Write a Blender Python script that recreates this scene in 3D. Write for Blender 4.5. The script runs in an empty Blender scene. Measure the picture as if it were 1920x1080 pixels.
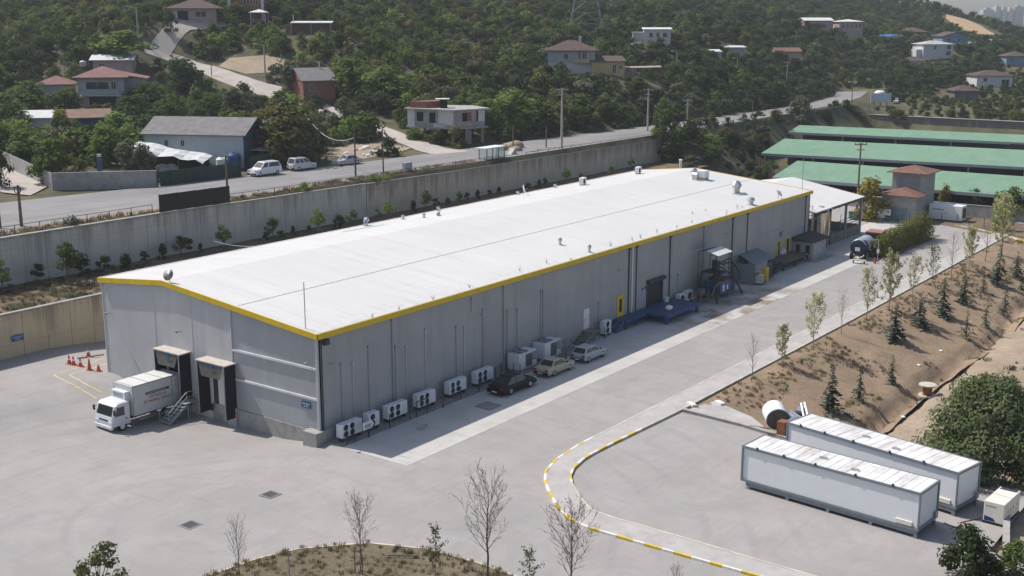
import bpy, math, random
import numpy as np
from mathutils import Vector, Matrix

S = bpy.context.scene
COL = S.collection
R = math.radians
# ------------------------------------------------------------------ camera
F, PIT, AZ = 2240.0, R(12.79), R(53.75)          # focal length in photo pixels (1920 wide), pitch, heading
CAM = np.array((-60.47, -62.3, 31.5))
cam = bpy.data.cameras.new('camera'); cam.sensor_width = 36; cam.lens = 36 * F / 1920
cam.clip_start = 1; cam.clip_end = 6000
co = bpy.data.objects.new('camera', cam); COL.objects.link(co)
co.location = CAM; co.rotation_euler = (math.pi / 2 - PIT, 0, -AZ)
S.camera = co
# ------------------------------------------------------------------ sky and sun
SUN = Vector((-0.92, 6.26, 8.5)).normalized()
w = bpy.data.worlds.new('World'); S.world = w; w.use_nodes = True
nt = w.node_tree; bg = nt.nodes['Background']
sky = nt.nodes.new('ShaderNodeTexSky'); sky.sky_type = 'NISHITA'; sky.sun_disc = False
sky.sun_elevation = math.asin(SUN.z); sky.sun_rotation = math.atan2(SUN.x, SUN.y)
sky.air_density = 1.0; sky.dust_density = 2.0; sky.ozone_density = 1.0; sky.altitude = 100
nt.links.new(sky.outputs[0], bg.inputs[0]); bg.inputs[1].default_value = 0.105
sl = bpy.data.lights.new('sun', 'SUN'); sl.energy = 3.9; sl.angle = R(0.53); sl.color = (1.0, 0.955, 0.9)
so = bpy.data.objects.new('sun', sl); COL.objects.link(so); so.location = (0, 0, 120)
so.rotation_euler = (-SUN).to_track_quat('-Z', 'Y').to_euler()
S.view_settings.view_transform = 'Standard'; S.view_settings.look = 'None'
S.view_settings.gamma = 1; S.view_settings.exposure = 0.36
S.cycles.max_bounces = 6; S.cycles.transparent_max_bounces = 8; S.cycles.volume_bounces = 0
S.cycles.use_adaptive_sampling = True
S.cycles.volume_step_rate = 4

# ------------------------------------------------------------------ picture <-> place
cA, sA, cP, sP = math.cos(AZ), math.sin(AZ), math.cos(PIT), math.sin(PIT)
def ray(px, py):
    r = (px - 960) / F; u = (540 - py) / F
    y = cP + u * sP; z = -sP + u * cP
    return np.array((r * cA + y * sA, -r * sA + y * cA, z))
def gp(px, py, z=0.0):
    d = ray(px, py); return CAM + d * ((z - CAM[2]) / d[2])
def wy(px, py, y0=0.15):
    d = ray(px, py); return CAM + d * ((y0 - CAM[1]) / d[1])
def wx(px, py, x0=0.1):
    d = ray(px, py); return CAM + d * ((x0 - CAM[0]) / d[0])
def at(px, py, D):
    d = ray(px, py); return CAM + d * (D / (d[0] * sA + d[1] * cA))
def dist(p):
    return (p[0] - CAM[0]) * sA + (p[1] - CAM[1]) * cA
def zat(p, py):
    return at(960, py, dist(p))[2]
RGT = np.array((cA, -sA, 0.0)); FWD = np.array((sA, cA, 0.0))

# ------------------------------------------------------------------ tags, empties, copies
def tag(o, label=None, cat=None, group=None, kind=None):
    for k, v in (('label', label), ('category', cat), ('group', group), ('kind', kind)):
        if v: o[k] = v
    return o
def thing(name, label, cat, loc=(0, 0, 0), rz=0.0, group=None, sc=1.0):
    o = bpy.data.objects.new(name, None); COL.objects.link(o)
    o.location = [float(c) for c in loc]; o.rotation_euler = (0, 0, rz); o.empty_display_size = .5
    if sc != 1.0: o.scale = (sc, sc, sc)
    return tag(o, label, cat, group)
def dup(root, loc=None, rz=None, label=None, group=None, sc=None, name=None):
    r = root.copy(); COL.objects.link(r)
    if loc is not None: r.location = [float(c) for c in loc]
    if rz is not None: r.rotation_euler = (0, 0, rz)
    if sc is not None: r.scale = (sc, sc, sc) if not hasattr(sc, '__len__') else sc
    if label: r['label'] = label
    if group: r['group'] = group
    for ch in [c for c in root.children]:
        c = ch.copy(); COL.objects.link(c); c.parent = r
        for g in [c2 for c2 in ch.children]:
            d = g.copy(); COL.objects.link(d); d.parent = c
    return r

# ------------------------------------------------------------------ mesh builder
class MB:
    def __init__(s): s.v = []; s.f = []; s.m = []
    def add(s, vs, fs, m=0):
        n = len(s.v); s.v += [tuple(float(c) for c in v) for v in vs]
        s.f += [tuple(i + n for i in f) for f in fs]; s.m += [m] * len(fs); return s
    def box(s, a, b, m=0):
        x0, y0, z0 = a; x1, y1, z1 = b
        if x0 > x1: x0, x1 = x1, x0
        if y0 > y1: y0, y1 = y1, y0
        if z0 > z1: z0, z1 = z1, z0
        return s.add([(x0, y0, z0), (x1, y0, z0), (x1, y1, z0), (x0, y1, z0), (x0, y0, z1), (x1, y0, z1), (x1, y1, z1), (x0, y1, z1)],
                     [(3, 2, 1, 0), (4, 5, 6, 7), (0, 1, 5, 4), (1, 2, 6, 5), (2, 3, 7, 6), (3, 0, 4, 7)], m)
    def cbox(s, c, size, rz=0, m=0):
        ca, sa = math.cos(rz), math.sin(rz); hx, hy, hz = size[0] / 2, size[1] / 2, size[2] / 2
        vs = [(c[0] + x * hx * ca - y * hy * sa, c[1] + x * hx * sa + y * hy * ca, c[2] + z * hz)
              for x, y, z in ((-1, -1, -1), (1, -1, -1), (1, 1, -1), (-1, 1, -1), (-1, -1, 1), (1, -1, 1), (1, 1, 1), (-1, 1, 1))]
        return s.add(vs, [(3, 2, 1, 0), (4, 5, 6, 7), (0, 1, 5, 4), (1, 2, 6, 5), (2, 3, 7, 6), (3, 0, 4, 7)], m)
    def quad(s, *p, m=0): return s.add(p, [tuple(range(len(p)))], m)
    def prism(s, poly, z0, z1, m=0):
        n = len(poly)
        vs = [(p[0], p[1], z0) for p in poly] + [(p[0], p[1], z1) for p in poly]
        fs = [tuple(range(n - 1, -1, -1)), tuple(range(n, 2 * n))] + [(i, (i + 1) % n, n + (i + 1) % n, n + i) for i in range(n)]
        return s.add(vs, fs, m)
    def ext(s, poly, d, m=0):
        """a 3D polygon extruded along vector d"""
        n = len(poly); d = np.array(d, float)
        vs = [tuple(p) for p in poly] + [tuple(np.array(p, float) + d) for p in poly]
        fs = [tuple(range(n - 1, -1, -1)), tuple(range(n, 2 * n))] + [(i, (i + 1) % n, n + (i + 1) % n, n + i) for i in range(n)]
        return s.add(vs, fs, m)
    def tube(s, p0, p1, r0, r1=None, n=6, m=0, caps=True):
        r1 = r0 if r1 is None else r1
        p0 = np.array(p0, float); p1 = np.array(p1, float); d = p1 - p0; L = np.linalg.norm(d)
        if L < 1e-6: return s
        d /= L; a = np.array((0, 0, 1.0)) if abs(d[2]) < .9 else np.array((1.0, 0, 0))
        u = np.cross(d, a); u /= np.linalg.norm(u); v = np.cross(d, u)
        vs = []
        for p, r in ((p0, r0), (p1, r1)):
            for i in range(n):
                t = 2 * math.pi * i / n; vs.append(p + r * (math.cos(t) * u + math.sin(t) * v))
        fs = [(i, n + i, n + (i + 1) % n, (i + 1) % n) for i in range(n)]
        if caps: fs += [tuple(range(n)), tuple(range(2 * n - 1, n - 1, -1))]
        return s.add(vs, fs, m)
    def path(s, pts, r, n=6, m=0):
        for a, b in zip(pts, pts[1:]): s.tube(a, b, r, r, n, m)
        return s
    def lathe(s, prof, c=(0, 0, 0), n=16, m=0, axis='z'):
        vs = []; k = len(prof)
        for r, h in prof:
            for i in range(n):
                t = 2 * math.pi * i / n; x, y = r * math.cos(t), r * math.sin(t)
                if axis == 'z': vs.append((c[0] + x, c[1] + y, c[2] + h))
                elif axis == 'y': vs.append((c[0] + x, c[1] + h, c[2] - y))
                else: vs.append((c[0] + h, c[1] + x, c[2] + y))
        fs = [(j * n + i, j * n + (i + 1) % n, (j + 1) * n + (i + 1) % n, (j + 1) * n + i) for j in range(k - 1) for i in range(n)]
        fs += [tuple(range(n - 1, -1, -1)), tuple(range((k - 1) * n, k * n))]
        return s.add(vs, fs, m)
    def build(s, name, mats, parent=None, world=False, smooth=False, bevel=0.0, label=None):
        if not isinstance(mats, (list, tuple)): mats = [mats]
        v = np.array(s.v, float)
        if world and parent is not None:
            root = parent
            while root.parent is not None: root = root.parent
            l = np.array(root.location); a = -root.rotation_euler[2]
            q = v - l; v = np.stack([q[:, 0] * math.cos(a) - q[:, 1] * math.sin(a), q[:, 0] * math.sin(a) + q[:, 1] * math.cos(a), q[:, 2]], 1)
            v /= root.scale[0]
        me = bpy.data.meshes.new(name); me.from_pydata([tuple(p) for p in v], [], s.f)
        for mt in mats: me.materials.append(mt)
        if len(mats) > 1: me.polygons.foreach_set('material_index', s.m)
        if smooth: me.polygons.foreach_set('use_smooth', [True] * len(me.polygons))
        me.update()
        o = bpy.data.objects.new(name, me); COL.objects.link(o)
        if parent is not None: o.parent = parent
        if bevel > 0:
            b = o.modifiers.new('bevel', 'BEVEL'); b.width = bevel; b.segments = 2; b.limit_method = 'ANGLE'; b.angle_limit = R(35)
        if label: o['label'] = label
        return o
def arrmesh(name, V, Fq, mat, smooth=False):
    """mesh from numpy arrays: V (n,3), Fq (m,4) or (m,3)"""
    me = bpy.data.meshes.new(name); k = Fq.shape[1]
    me.vertices.add(len(V)); me.vertices.foreach_set('co', np.ascontiguousarray(V, np.float32).ravel())
    me.loops.add(len(Fq) * k); me.loops.foreach_set('vertex_index', np.ascontiguousarray(Fq, np.int32).ravel())
    me.polygons.add(len(Fq)); me.polygons.foreach_set('loop_start', np.arange(0, len(Fq) * k, k, dtype=np.int32))
    if smooth: me.polygons.foreach_set('use_smooth', np.ones(len(Fq), bool))
    me.materials.append(mat); me.update(calc_edges=True)
    return me
def text_mesh(txt, size, mat, name, parent, origin, xdir, zdir, align='CENTER'):
    """flat lettering: txt laid with its baseline along xdir and its up along zdir"""
    c = bpy.data.curves.new(name, 'FONT'); c.body = txt; c.size = size; c.align_x = align; c.align_y = 'CENTER'; c.extrude = .002
    t = bpy.data.objects.new(name, c); COL.objects.link(t)
    dg = bpy.context.evaluated_depsgraph_get(); me = bpy.data.meshes.new_from_object(t.evaluated_get(dg))
    bpy.data.objects.remove(t)
    x = Vector(xdir).normalized(); z = Vector(zdir).normalized(); n = x.cross(z)
    M4 = Matrix((x, z, n)).transposed().to_4x4(); M4.translation = Vector(origin)
    me.transform(M4); me.materials.clear(); me.materials.append(mat)
    o = bpy.data.objects.new(name, me); COL.objects.link(o); o.parent = parent
    return o
# ------------------------------------------------------------------ materials
class NT:
    def __init__(s, name):
        s.mat = bpy.data.materials.new(name); s.mat.use_nodes = True; s.t = s.mat.node_tree; s.t.nodes.clear()
        s.out = s.n('ShaderNodeOutputMaterial')
    def n(s, typ, **kw):
        nd = s.t.nodes.new(typ)
        for k, v in kw.items(): setattr(nd, k, v)
        return nd
    def l(s, a, b): s.t.links.new(a, b)
    def val(s, x, sock):
        if hasattr(x, 'is_linked') or hasattr(x, 'links'): s.l(x, sock)
        else: sock.default_value = x
    def math(s, op, a, b=0.0, c=None, clamp=False):
        m = s.n('ShaderNodeMath', operation=op, use_clamp=clamp); s.val(a, m.inputs[0]); s.val(b, m.inputs[1])
        if c is not None: s.val(c, m.inputs[2])
        return m.outputs[0]
    def co(s, scale=(1, 1, 1), obj=True, loc=(0, 0, 0)):
        tc = s.n('ShaderNodeTexCoord'); mp = s.n('ShaderNodeMapping'); mp.inputs['Scale'].default_value = scale; mp.inputs['Location'].default_value = loc
        s.l(tc.outputs['Object'], mp.inputs[0]); return mp.outputs[0]
    def noise(s, scale=1.0, detail=4, rough=.55, vec=None, dist=0.0):
        nz = s.n('ShaderNodeTexNoise'); nz.inputs['Scale'].default_value = scale; nz.inputs['Detail'].default_value = detail
        nz.inputs['Roughness'].default_value = rough; nz.inputs['Distortion'].default_value = dist
        s.l(vec if vec is not None else s.co(), nz.inputs['Vector']); return nz.outputs['Fac']
    def ramp(s, fac, lo, hi, a=0.0, b=1.0):
        m = s.n('ShaderNodeMapRange', clamp=True); s.val(fac, m.inputs[0])
        m.inputs[1].default_value = lo; m.inputs[2].default_value = hi; m.inputs[3].default_value = a; m.inputs[4].default_value = b
        return m.outputs[0]
    def mix(s, fac, a, b, mode='MIX'):
        m = s.n('ShaderNodeMix', data_type='RGBA', blend_type=mode); s.val(fac, m.inputs[0])
        for x, i in ((a, 6), (b, 7)):
            if isinstance(x, (tuple, list)): m.inputs[i].default_value = (*x[:3], 1)
            else: s.l(x, m.inputs[i])
        return m.outputs[2]
    def xyz(s):
        tc = s.n('ShaderNodeTexCoord'); sp = s.n('ShaderNodeSeparateXYZ'); s.l(tc.outputs['Object'], sp.inputs[0]); return sp.outputs
    def rnd(s): return s.n('ShaderNodeObjectInfo').outputs['Random']
    def bsdf(s, col, rough=.8, metal=0.0, spec=.3, bump=None, bstr=.3, bdist=.05, alpha=None):
        b = s.n('ShaderNodeBsdfPrincipled')
        if isinstance(col, (tuple, list)): b.inputs['Base Color'].default_value = (*col[:3], 1)
        else: s.l(col, b.inputs['Base Color'])
        s.val(rough, b.inputs['Roughness']); s.val(metal, b.inputs['Metallic']); b.inputs['Specular IOR Level'].default_value = spec
        if bump is not None:
            bp = s.n('ShaderNodeBump'); bp.inputs['Strength'].default_value = bstr; bp.inputs['Distance'].default_value = bdist
            s.l(bump, bp.inputs['Height']); s.l(bp.outputs[0], b.inputs['Normal'])
        s.l(b.outputs[0], s.out.inputs[0]); return b
def pm(name, col, rough=.8, metal=0.0, var=.12, vs=.8, dirt=0.0, dcol=None, spec=.3, rnd=0.0, bump=0.0):
    """painted or mineral surface: base colour broken by two noises, optional dirt patches, optional per-object tint"""
    t = NT(name); n1 = t.noise(vs, 5); n2 = t.noise(vs * 9, 3)
    c = t.mix(t.ramp(n1, .3, .7), tuple(x * (1 - var) for x in col), tuple(min(1, x * (1 + var)) for x in col))
    c = t.mix(t.ramp(n2, .35, .65, 0, var * 1.2), c, tuple(x * .75 for x in col))
    if dirt > 0: c = t.mix(t.ramp(t.noise(vs * 2.3, 6, .65), .5, .72, 0, dirt), c, dcol or (.12, .1, .08))
    if rnd > 0:
        c = t.mix(t.math('MULTIPLY', t.rnd(), rnd), c, tuple(x * .45 for x in col))
    t.bsdf(c, rough, metal, spec, t.noise(vs * 12, 4) if bump else None, bump, .03)
    return t.mat
def leafmat(name, col, col2, trans=.3, vs=.6, rv=.35):
    """foliage: two leaf tints in clumps, each plant its own shade"""
    t = NT(name); n1 = t.noise(vs, 3)
    c = t.mix(t.ramp(n1, .35, .65), col, col2)
    r = t.rnd()
    c = t.mix(t.math('MULTIPLY', r, rv), c, (col[0] * 1.35 + .012, col[1] * 1.05 + .012, col[2] * .95))
    hs = t.n('ShaderNodeHueSaturation'); t.l(c, hs.inputs['Color'])
    t.l(t.ramp(t.math('FRACT', t.math('MULTIPLY', r, 7.31)), 0, 1, 1 - rv, 1 + rv), hs.inputs['Value'])
    d = t.n('ShaderNodeBsdfDiffuse'); tr = t.n('ShaderNodeBsdfTranslucent'); mx = t.n('ShaderNodeMixShader')
    t.l(hs.outputs[0], d.inputs[0]); t.l(hs.outputs[0], tr.inputs[0]); mx.inputs[0].default_value = trans
    t.l(d.outputs[0], mx.inputs[1]); t.l(tr.outputs[0], mx.inputs[2]); t.l(mx.outputs[0], t.out.inputs[0])
    return t.mat
def glass(name, col=(.02, .025, .03), rough=.08):
    t = NT(name); t.bsdf(col, rough, 0, .8); return t.mat

# asphalt yard: pale worn asphalt, patches, sweeping tyre marks
t = NT('yard_asphalt')
big = t.noise(.06, 4, .5); mid = t.noise(.35, 5, .6)
strk = t.noise(1.0, 4, .6, t.co((.07, .6, 1)), 3.5); strk2 = t.noise(1.0, 4, .6, t.co((.35, .07, 1)), 4.0)
c = t.mix(t.ramp(big, .3, .7), (.28, .262, .25), (.345, .322, .308))
c = t.mix(t.ramp(mid, .35, .7, 0, .55), c, (.24, .223, .214))
c = t.mix(t.ramp(t.noise(.13, 6, .7, dist=1.5), .45, .7, 0, .5), c, (.37, .348, .336))
c = t.mix(t.ramp(t.noise(.9, 5, .75), .56, .74, 0, .35), c, (.2, .188, .182))
c = t.mix(t.ramp(strk, .52, .72, 0, .22), c, (.18, .172, .172))
c = t.mix(t.ramp(strk2, .53, .72, 0, .2), c, (.2, .19, .188))
wv = t.n('ShaderNodeTexWave', wave_type='RINGS', rings_direction='Z'); wv.inputs['Scale'].default_value = .11; wv.inputs['Distortion'].default_value = 5; wv.inputs['Detail'].default_value = 2; wv.inputs['Detail Scale'].default_value = .4
t.l(t.co((1, 1, 1), loc=(14, 6, 0)), wv.inputs[0])
c = t.mix(t.math('MULTIPLY', t.ramp(wv.outputs['Fac'], .8, 1, 0, .22), t.ramp(t.noise(.12, 3), .4, .65)), c, (.17, .16, .158))
c = t.mix(t.ramp(t.noise(9, 3), .3, .7, 0, .16), c, (.44, .42, .4))
vor = t.n('ShaderNodeTexVoronoi', feature='DISTANCE_TO_EDGE'); vor.inputs['Scale'].default_value = .085; vor.inputs['Randomness'].default_value = 1
t.l(t.co(), vor.inputs['Vector'])
crk = t.math('MULTIPLY', t.ramp(vor.outputs[0], 0, .0025, .22, 0), t.ramp(t.noise(.15, 2), .45, .6))
c = t.mix(crk, c, (.1, .1, .1))
t.bsdf(c, .92, 0, .2, t.noise(25, 3), .15, .02); M_ASPH = t.mat
# upper public road: greyer, wheel lanes along its length
t = NT('road_asphalt'); n1 = t.noise(.25, 4)
ln = t.noise(1, 4, .6, t.co((.02, .5, 1)))
c = t.mix(t.ramp(n1, .3, .7), (.215, .205, .2), (.275, .262, .256)); c = t.mix(t.ramp(ln, .42, .65, 0, .6), c, (.15, .15, .155))
t.bsdf(c, .93, 0, .2); M_ROAD = t.mat
# concrete apron: pale slabs with joints
t = NT('apron_concrete'); x, y, z = t.xyz(); n1 = t.noise(.3, 5, .6)
c = t.mix(t.ramp(n1, .3, .7), (.41, .395, .375), (.5, .48, .455))
j = t.ramp(t.math('ABSOLUTE', t.math('SUBTRACT', t.math('FRACT', t.math('DIVIDE', x, 5.2)), .5)), .004, .007, .45, 0)
c = t.mix(j, c, (.2, .19, .18))
c = t.mix(t.ramp(t.noise(.5, 5, .65), .55, .75, 0, .4), c, (.3, .28, .25))
wet = t.math('MULTIPLY', t.ramp(t.noise(.28, 4, .6), .42, .58), t.math('MULTIPLY', t.ramp(x, 44, 52), t.ramp(x, 76, 66)))
c = t.mix(t.math('MULTIPLY', wet, .75), c, (.17, .125, .075))
t.bsdf(c, .9, 0, .2); M_APRON = t.mat
M_KERBTOP = pm('sidewalk_concrete', (.4, .375, .36), .9, var=.12, vs=.5, dirt=.35, dcol=(.25, .22, .2))
# retaining wall concrete: board joints, drips from the coping, rust, damp base
def wallmat(name, base, dark, rust, ztop, zbot, jx, axis=0, drip=1.0):
    t = NT(name); q = t.xyz(); u = q[axis]; z = q[2]
    n1 = t.noise(.35, 5, .6)
    c = t.mix(t.ramp(n1, .3, .7), tuple(k * .88 for k in base), base)
    sc = (.85, .85, .05)
    d1 = t.noise(1.0, 5, .7, t.co(sc)); d2 = t.noise(2.3, 4, .7, t.co(sc, loc=(7, 3, 1)))
    hgt = t.ramp(z, zbot, ztop)
    thr = t.math('ADD', d1, t.math('MULTIPLY', hgt, .3 * drip))
    c = t.mix(t.ramp(thr, .68, .9, 0, .7), c, dark)
    c = t.mix(t.math('MULTIPLY', t.ramp(d2, .5, .66), t.ramp(hgt, .1, .9, .05, .5)), c, rust)
    c = t.mix(t.math('MULTIPLY', t.ramp(z, ztop - .35, ztop - .05), t.ramp(t.noise(1.5, 3), .35, .6, 0, .7)), c, dark)
    fr = t.math('FRACT', t.math('DIVIDE', u, jx))
    c = t.mix(t.ramp(t.math('ABSOLUTE', t.math('SUBTRACT', fr, .5)), .009, .016, .75, 0), c, dark)
    hz = t.math('FRACT', t.math('DIVIDE', t.math('SUBTRACT', z, zbot), 2.45))
    c = t.mix(t.ramp(t.math('ABSOLUTE', t.math('SUBTRACT', hz, .5)), .006, .012, .4, 0), c, dark)
    hole = t.n('ShaderNodeTexVoronoi'); hole.inputs['Scale'].default_value = .9; t.l(t.co(), hole.inputs['Vector'])
    c = t.mix(t.ramp(hole.outputs['Distance'], .05, .09, .5, 0), c, dark)
    t.bsdf(c, .92, 0, .2, t.noise(6, 4), .2, .03); return t.mat
M_RET = wallmat('retaining_wall_concrete', (.54, .515, .465), (.19, .175, .15), (.36, .27, .19), 10.0, 5.0, 2.5)
M_BEIGE = wallmat('beige_wall_concrete', (.56, .47, .315), (.17, .135, .1), (.33, .23, .13), 5.2, 1.0, 2.5)
M_CONC = pm('plain_concrete', (.34, .33, .31), .92, var=.15, vs=.7, dirt=.5, dcol=(.14, .13, .12))
# factory walls
def facmat(name, col, stain):
    t = NT(name); c = t.mix(t.ramp(t.noise(.25, 5, .6), .3, .7), tuple(k * .9 for k in col), tuple(k * 1.06 for k in col))
    c = t.mix(t.ramp(t.noise(1, 5, .65, t.co((.9, .9, .06))), .5, .75, 0, stain), c, tuple(k * .62 for k in col))
    c = t.mix(t.ramp(t.noise(1.6, 4, .6), .58, .72, 0, stain * .7), c, tuple(k * .72 for k in col))
    t.bsdf(c, .85, 0, .25, t.noise(8, 3), .08, .02); return t.mat
M_WALL = facmat('grey_render', (.372, .364, .36), .38)
M_FRONT = facmat('front_render', (.49, .484, .484), .35)
M_FRONTD = facmat('front_panel', (.37, .375, .385), .35)
t = NT('white_roof'); x, y, z = t.xyz()
c = t.mix(t.ramp(t.noise(.12, 4), .3, .7), (.58, .564, .54), (.62, .604, .58))
c = t.mix(t.ramp(t.noise(1, 5, .7, t.co((1.2, .05, 1))), .52, .75, 0, .5), c, (.45, .44, .42))
c = t.mix(t.math('MULTIPLY', t.ramp(y, 3.2, 0), t.ramp(t.noise(1.4, 5, .7), .48, .7, 0, .5)), c, (.33, .3, .27))
wn = t.n('ShaderNodeTexWhiteNoise', noise_dimensions='1D'); t.l(t.math('FLOOR', x), wn.inputs['W'])
c = t.mix(t.math('MULTIPLY', wn.outputs['Value'], .14), c, (.42, .415, .41))
for yl_ in (4.45, 13.3, 22.1): c = t.mix(t.ramp(t.math('ABSOLUTE', t.math('SUBTRACT', y, yl_)), 0, .06, .22, 0), c, (.3, .3, .3))
rib = t.ramp(t.math('ABSOLUTE', t.math('SUBTRACT', t.math('FRACT', x), .5)), .0, .07, 1, 0)
c = t.mix(t.math('MULTIPLY', rib, .16), c, (.3, .3, .3))
t.bsdf(c, .5, 0, .3, rib, .35, .04); M_ROOF = t.mat
M_YEL = pm('yellow_fascia', (.68, .47, .02), .55, var=.1, vs=1.2, dirt=.2, dcol=(.4, .3, .1))
M_YELP = pm('yellow_paint', (.72, .5, .04), .6, var=.1, vs=2, dirt=.25, dcol=(.3, .22, .08))
M_WHITEP = pm('white_paint', (.74, .73, .7), .6, var=.06, vs=2, dirt=.25, dcol=(.4, .38, .35))
M_WHITE = pm('white_steel', (.72, .73, .73), .45, var=.025, vs=1.0, dirt=.1, dcol=(.55, .53, .5))
M_CREAM = pm('cream_steel', (.7, .67, .6), .5, var=.05, vs=1.5, dirt=.25, dcol=(.4, .36, .3))
M_GREYS = pm('grey_steel', (.33, .34, .36), .5, metal=.2, var=.1, vs=2)
M_GALV = pm('galvanised_steel', (.5, .51, .53), .38, metal=.75, var=.12, vs=3)
M_DARKS = pm('dark_steel', (.05, .052, .058), .6, var=.15, vs=3)
M_BLACK = pm('black_rubber', (.018, .018, .019), .8, var=.1, vs=4)
M_BLUES = pm('blue_steel', (.035, .085, .22), .5, var=.15, vs=1.5, dirt=.3, dcol=(.05, .06, .09))
M_BLUESIGN = pm('blue_sign', (.03, .09, .22), .5, var=.05)
M_RUST = pm('rusty_steel', (.24, .1, .05), .85, var=.3, vs=2)
M_WOOD = pm('weathered_wood', (.17, .12, .085), .9, var=.25, vs=3)
M_POLE = pm('concrete_pole', (.42, .4, .37), .9, var=.12, vs=2)
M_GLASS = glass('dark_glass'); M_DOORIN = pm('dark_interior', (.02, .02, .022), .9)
M_STAINLESS = pm('stainless_tank', (.62, .58, .5), .25, metal=1, var=.06, vs=1)
M_GREENR = None
t = NT('green_roof_sheet'); x, y, z = t.xyz()
c = t.mix(t.ramp(t.noise(.3, 4), .3, .7), (.145, .25, .162), (.185, .298, .198))
c = t.mix(t.ramp(t.noise(1, 5, .7, t.co((.08, 1.5, 1))), .5, .72, 0, .4), c, (.26, .36, .26))
rib = t.ramp(t.math('ABSOLUTE', t.math('SUBTRACT', t.math('FRACT', t.math('DIVIDE', y, .9)), .5)), 0, .12, 1, 0)
c = t.mix(t.math('MULTIPLY', rib, .18), c, (.09, .22, .14))
t.bsdf(c, .5, 0, .3, rib, .3, .05); M_GREENR = t.mat
M_GREENF = pm('green_frame', (.1, .24, .16), .6)
def tilemat(name, col):
    t = NT(name); x, y, z = t.xyz()
    c = t.mix(t.ramp(t.noise(1.2, 4), .3, .7), tuple(k * .75 for k in col), tuple(k * 1.15 for k in col))
    r = t.ramp(t.math('ABSOLUTE', t.math('SUBTRACT', t.math('FRACT', t.math('MULTIPLY', z, 5.5)), .5)), 0, .16, 1, 0)
    c = t.mix(t.math('MULTIPLY', r, .35), c, tuple(k * .4 for k in col))
    c = t.mix(t.ramp(t.noise(3, 4, .7), .5, .7, 0, .5), c, (.13, .11, .09))
    t.bsdf(c, .85, 0, .2, t.noise(9, 2), .4, .05); return t.mat
M_TILE = tilemat('roof_tile', (.19, .105, .08)); M_TILEB = tilemat('brown_roof_tile', (.105, .072, .065)); M_TILEP = tilemat('pink_roof_tile', (.25, .135, .12))
M_ROOF2 = pm('white_shed_roof', (.6, .585, .565), .6, var=.05, vs=.4, dirt=.15, dcol=(.42, .4, .38))
M_ETER = pm('fibre_cement_sheet', (.2, .19, .185), .9, var=.2, vs=1, dirt=.5, dcol=(.1, .095, .09))
M_BRICK = pm('brick', (.25, .11, .075), .9, var=.25, vs=2, dirt=.3)
M_HW = pm('house_white', (.55, .55, .54), .85, var=.08, vs=.6, dirt=.35, dcol=(.3, .29, .28))
M_HG = pm('house_grey', (.36, .37, .38), .88, var=.12, vs=.6, dirt=.4, dcol=(.2, .2, .2))
M_HP = pm('house_pink', (.42, .31, .29), .88, var=.1, vs=.6, dirt=.3)
M_HY = pm('house_ochre', (.48, .37, .19), .88, var=.1, vs=.6, dirt=.35)
M_HB = pm('house_blue', (.2, .27, .36), .85, var=.1, vs=.6, dirt=.3)
M_NAVY = pm('navy_sheet', (.03, .075, .125), .6, var=.15, vs=1)
M_SHEETW = pm('white_sheet_roof', (.58, .58, .57), .6, var=.07, vs=.8, dirt=.3, dcol=(.45, .43, .4))
M_GREENFENCE = pm('dark_green_sheet', (.025, .05, .035), .7, var=.2, vs=1)
# ground covers
def soil(name, a, b, g, gsc=.5, gamt=.6):
    t = NT(name); c = t.mix(t.ramp(t.noise(.25, 5, .6), .35, .65), a, b)
    c = t.mix(t.ramp(t.noise(gsc, 6, .68), .46, .62, 0, gamt), c, g)
    c = t.mix(t.ramp(t.noise(2.6, 6, .7), .4, .7, 0, .55), c, tuple(k * .55 for k in a))
    c = t.mix(t.ramp(t.noise(11, 3, .7), .55, .75, 0, .5), c, tuple(min(1, k * 1.5) for k in b))
    t.bsdf(c, .97, 0, .1, t.noise(5, 6, .7), .6, .12); return t.mat
M_SLOPE = soil('dry_slope_soil', (.27, .195, .135), (.345, .255, .175), (.165, .135, .08))
M_DIRT = soil('pale_dirt', (.33, .26, .19), (.4, .32, .24), (.2, .17, .1), .2, .4)
M_STRIP = soil('strip_soil', (.16, .12, .085), (.24, .185, .125), (.085, .07, .05), .3, .7)
M_ISL = soil('island_soil', (.15, .125, .085), (.22, .18, .125), (.1, .095, .055))
M_HILL = soil('hill_soil', (.085, .085, .05), (.17, .14, .09), (.05, .062, .032), .12, .85)
M_TRACK = pm('track_dust', (.42, .375, .335), .95, var=.12, vs=.4, dirt=.4, dcol=(.28, .25, .22))
# foliage
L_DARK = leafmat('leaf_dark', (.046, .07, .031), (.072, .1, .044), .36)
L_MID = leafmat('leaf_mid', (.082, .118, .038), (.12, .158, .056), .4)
L_LIGHT = leafmat('leaf_light', (.125, .19, .045), (.165, .22, .07), .35)
L_YEL = leafmat('leaf_yellow', (.2, .19, .045), (.27, .24, .06), .35)
L_PALE = leafmat('leaf_pale', (.38, .38, .18), (.46, .45, .25), .4, rv=.15)
L_OLIVE = leafmat('leaf_olive', (.09, .105, .062), (.13, .142, .09), .32)
L_OCHRE = leafmat('leaf_ochre', (.135, .125, .05), (.11, .118, .05), .35)
L_HEDGE = leafmat('leaf_hedge', (.115, .145, .04), (.2, .2, .06), .3, vs=.9)
L_BIG = leafmat('leaf_big_tree', (.075, .105, .04), (.13, .15, .08), .3, vs=.35)
L_CON = leafmat('needle', (.05, .075, .058), (.085, .115, .09), .2, rv=.2)
L_DRY = leafmat('dry_grass_blade', (.26, .2, .11), (.2, .165, .09), .3, rv=.3)
L_RED = leafmat('leaf_reddish', (.17, .1, .05), (.2, .13, .07), .3, rv=.15)
M_BARK = pm('bark', (.14, .115, .095), .95, var=.2, vs=4)
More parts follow.
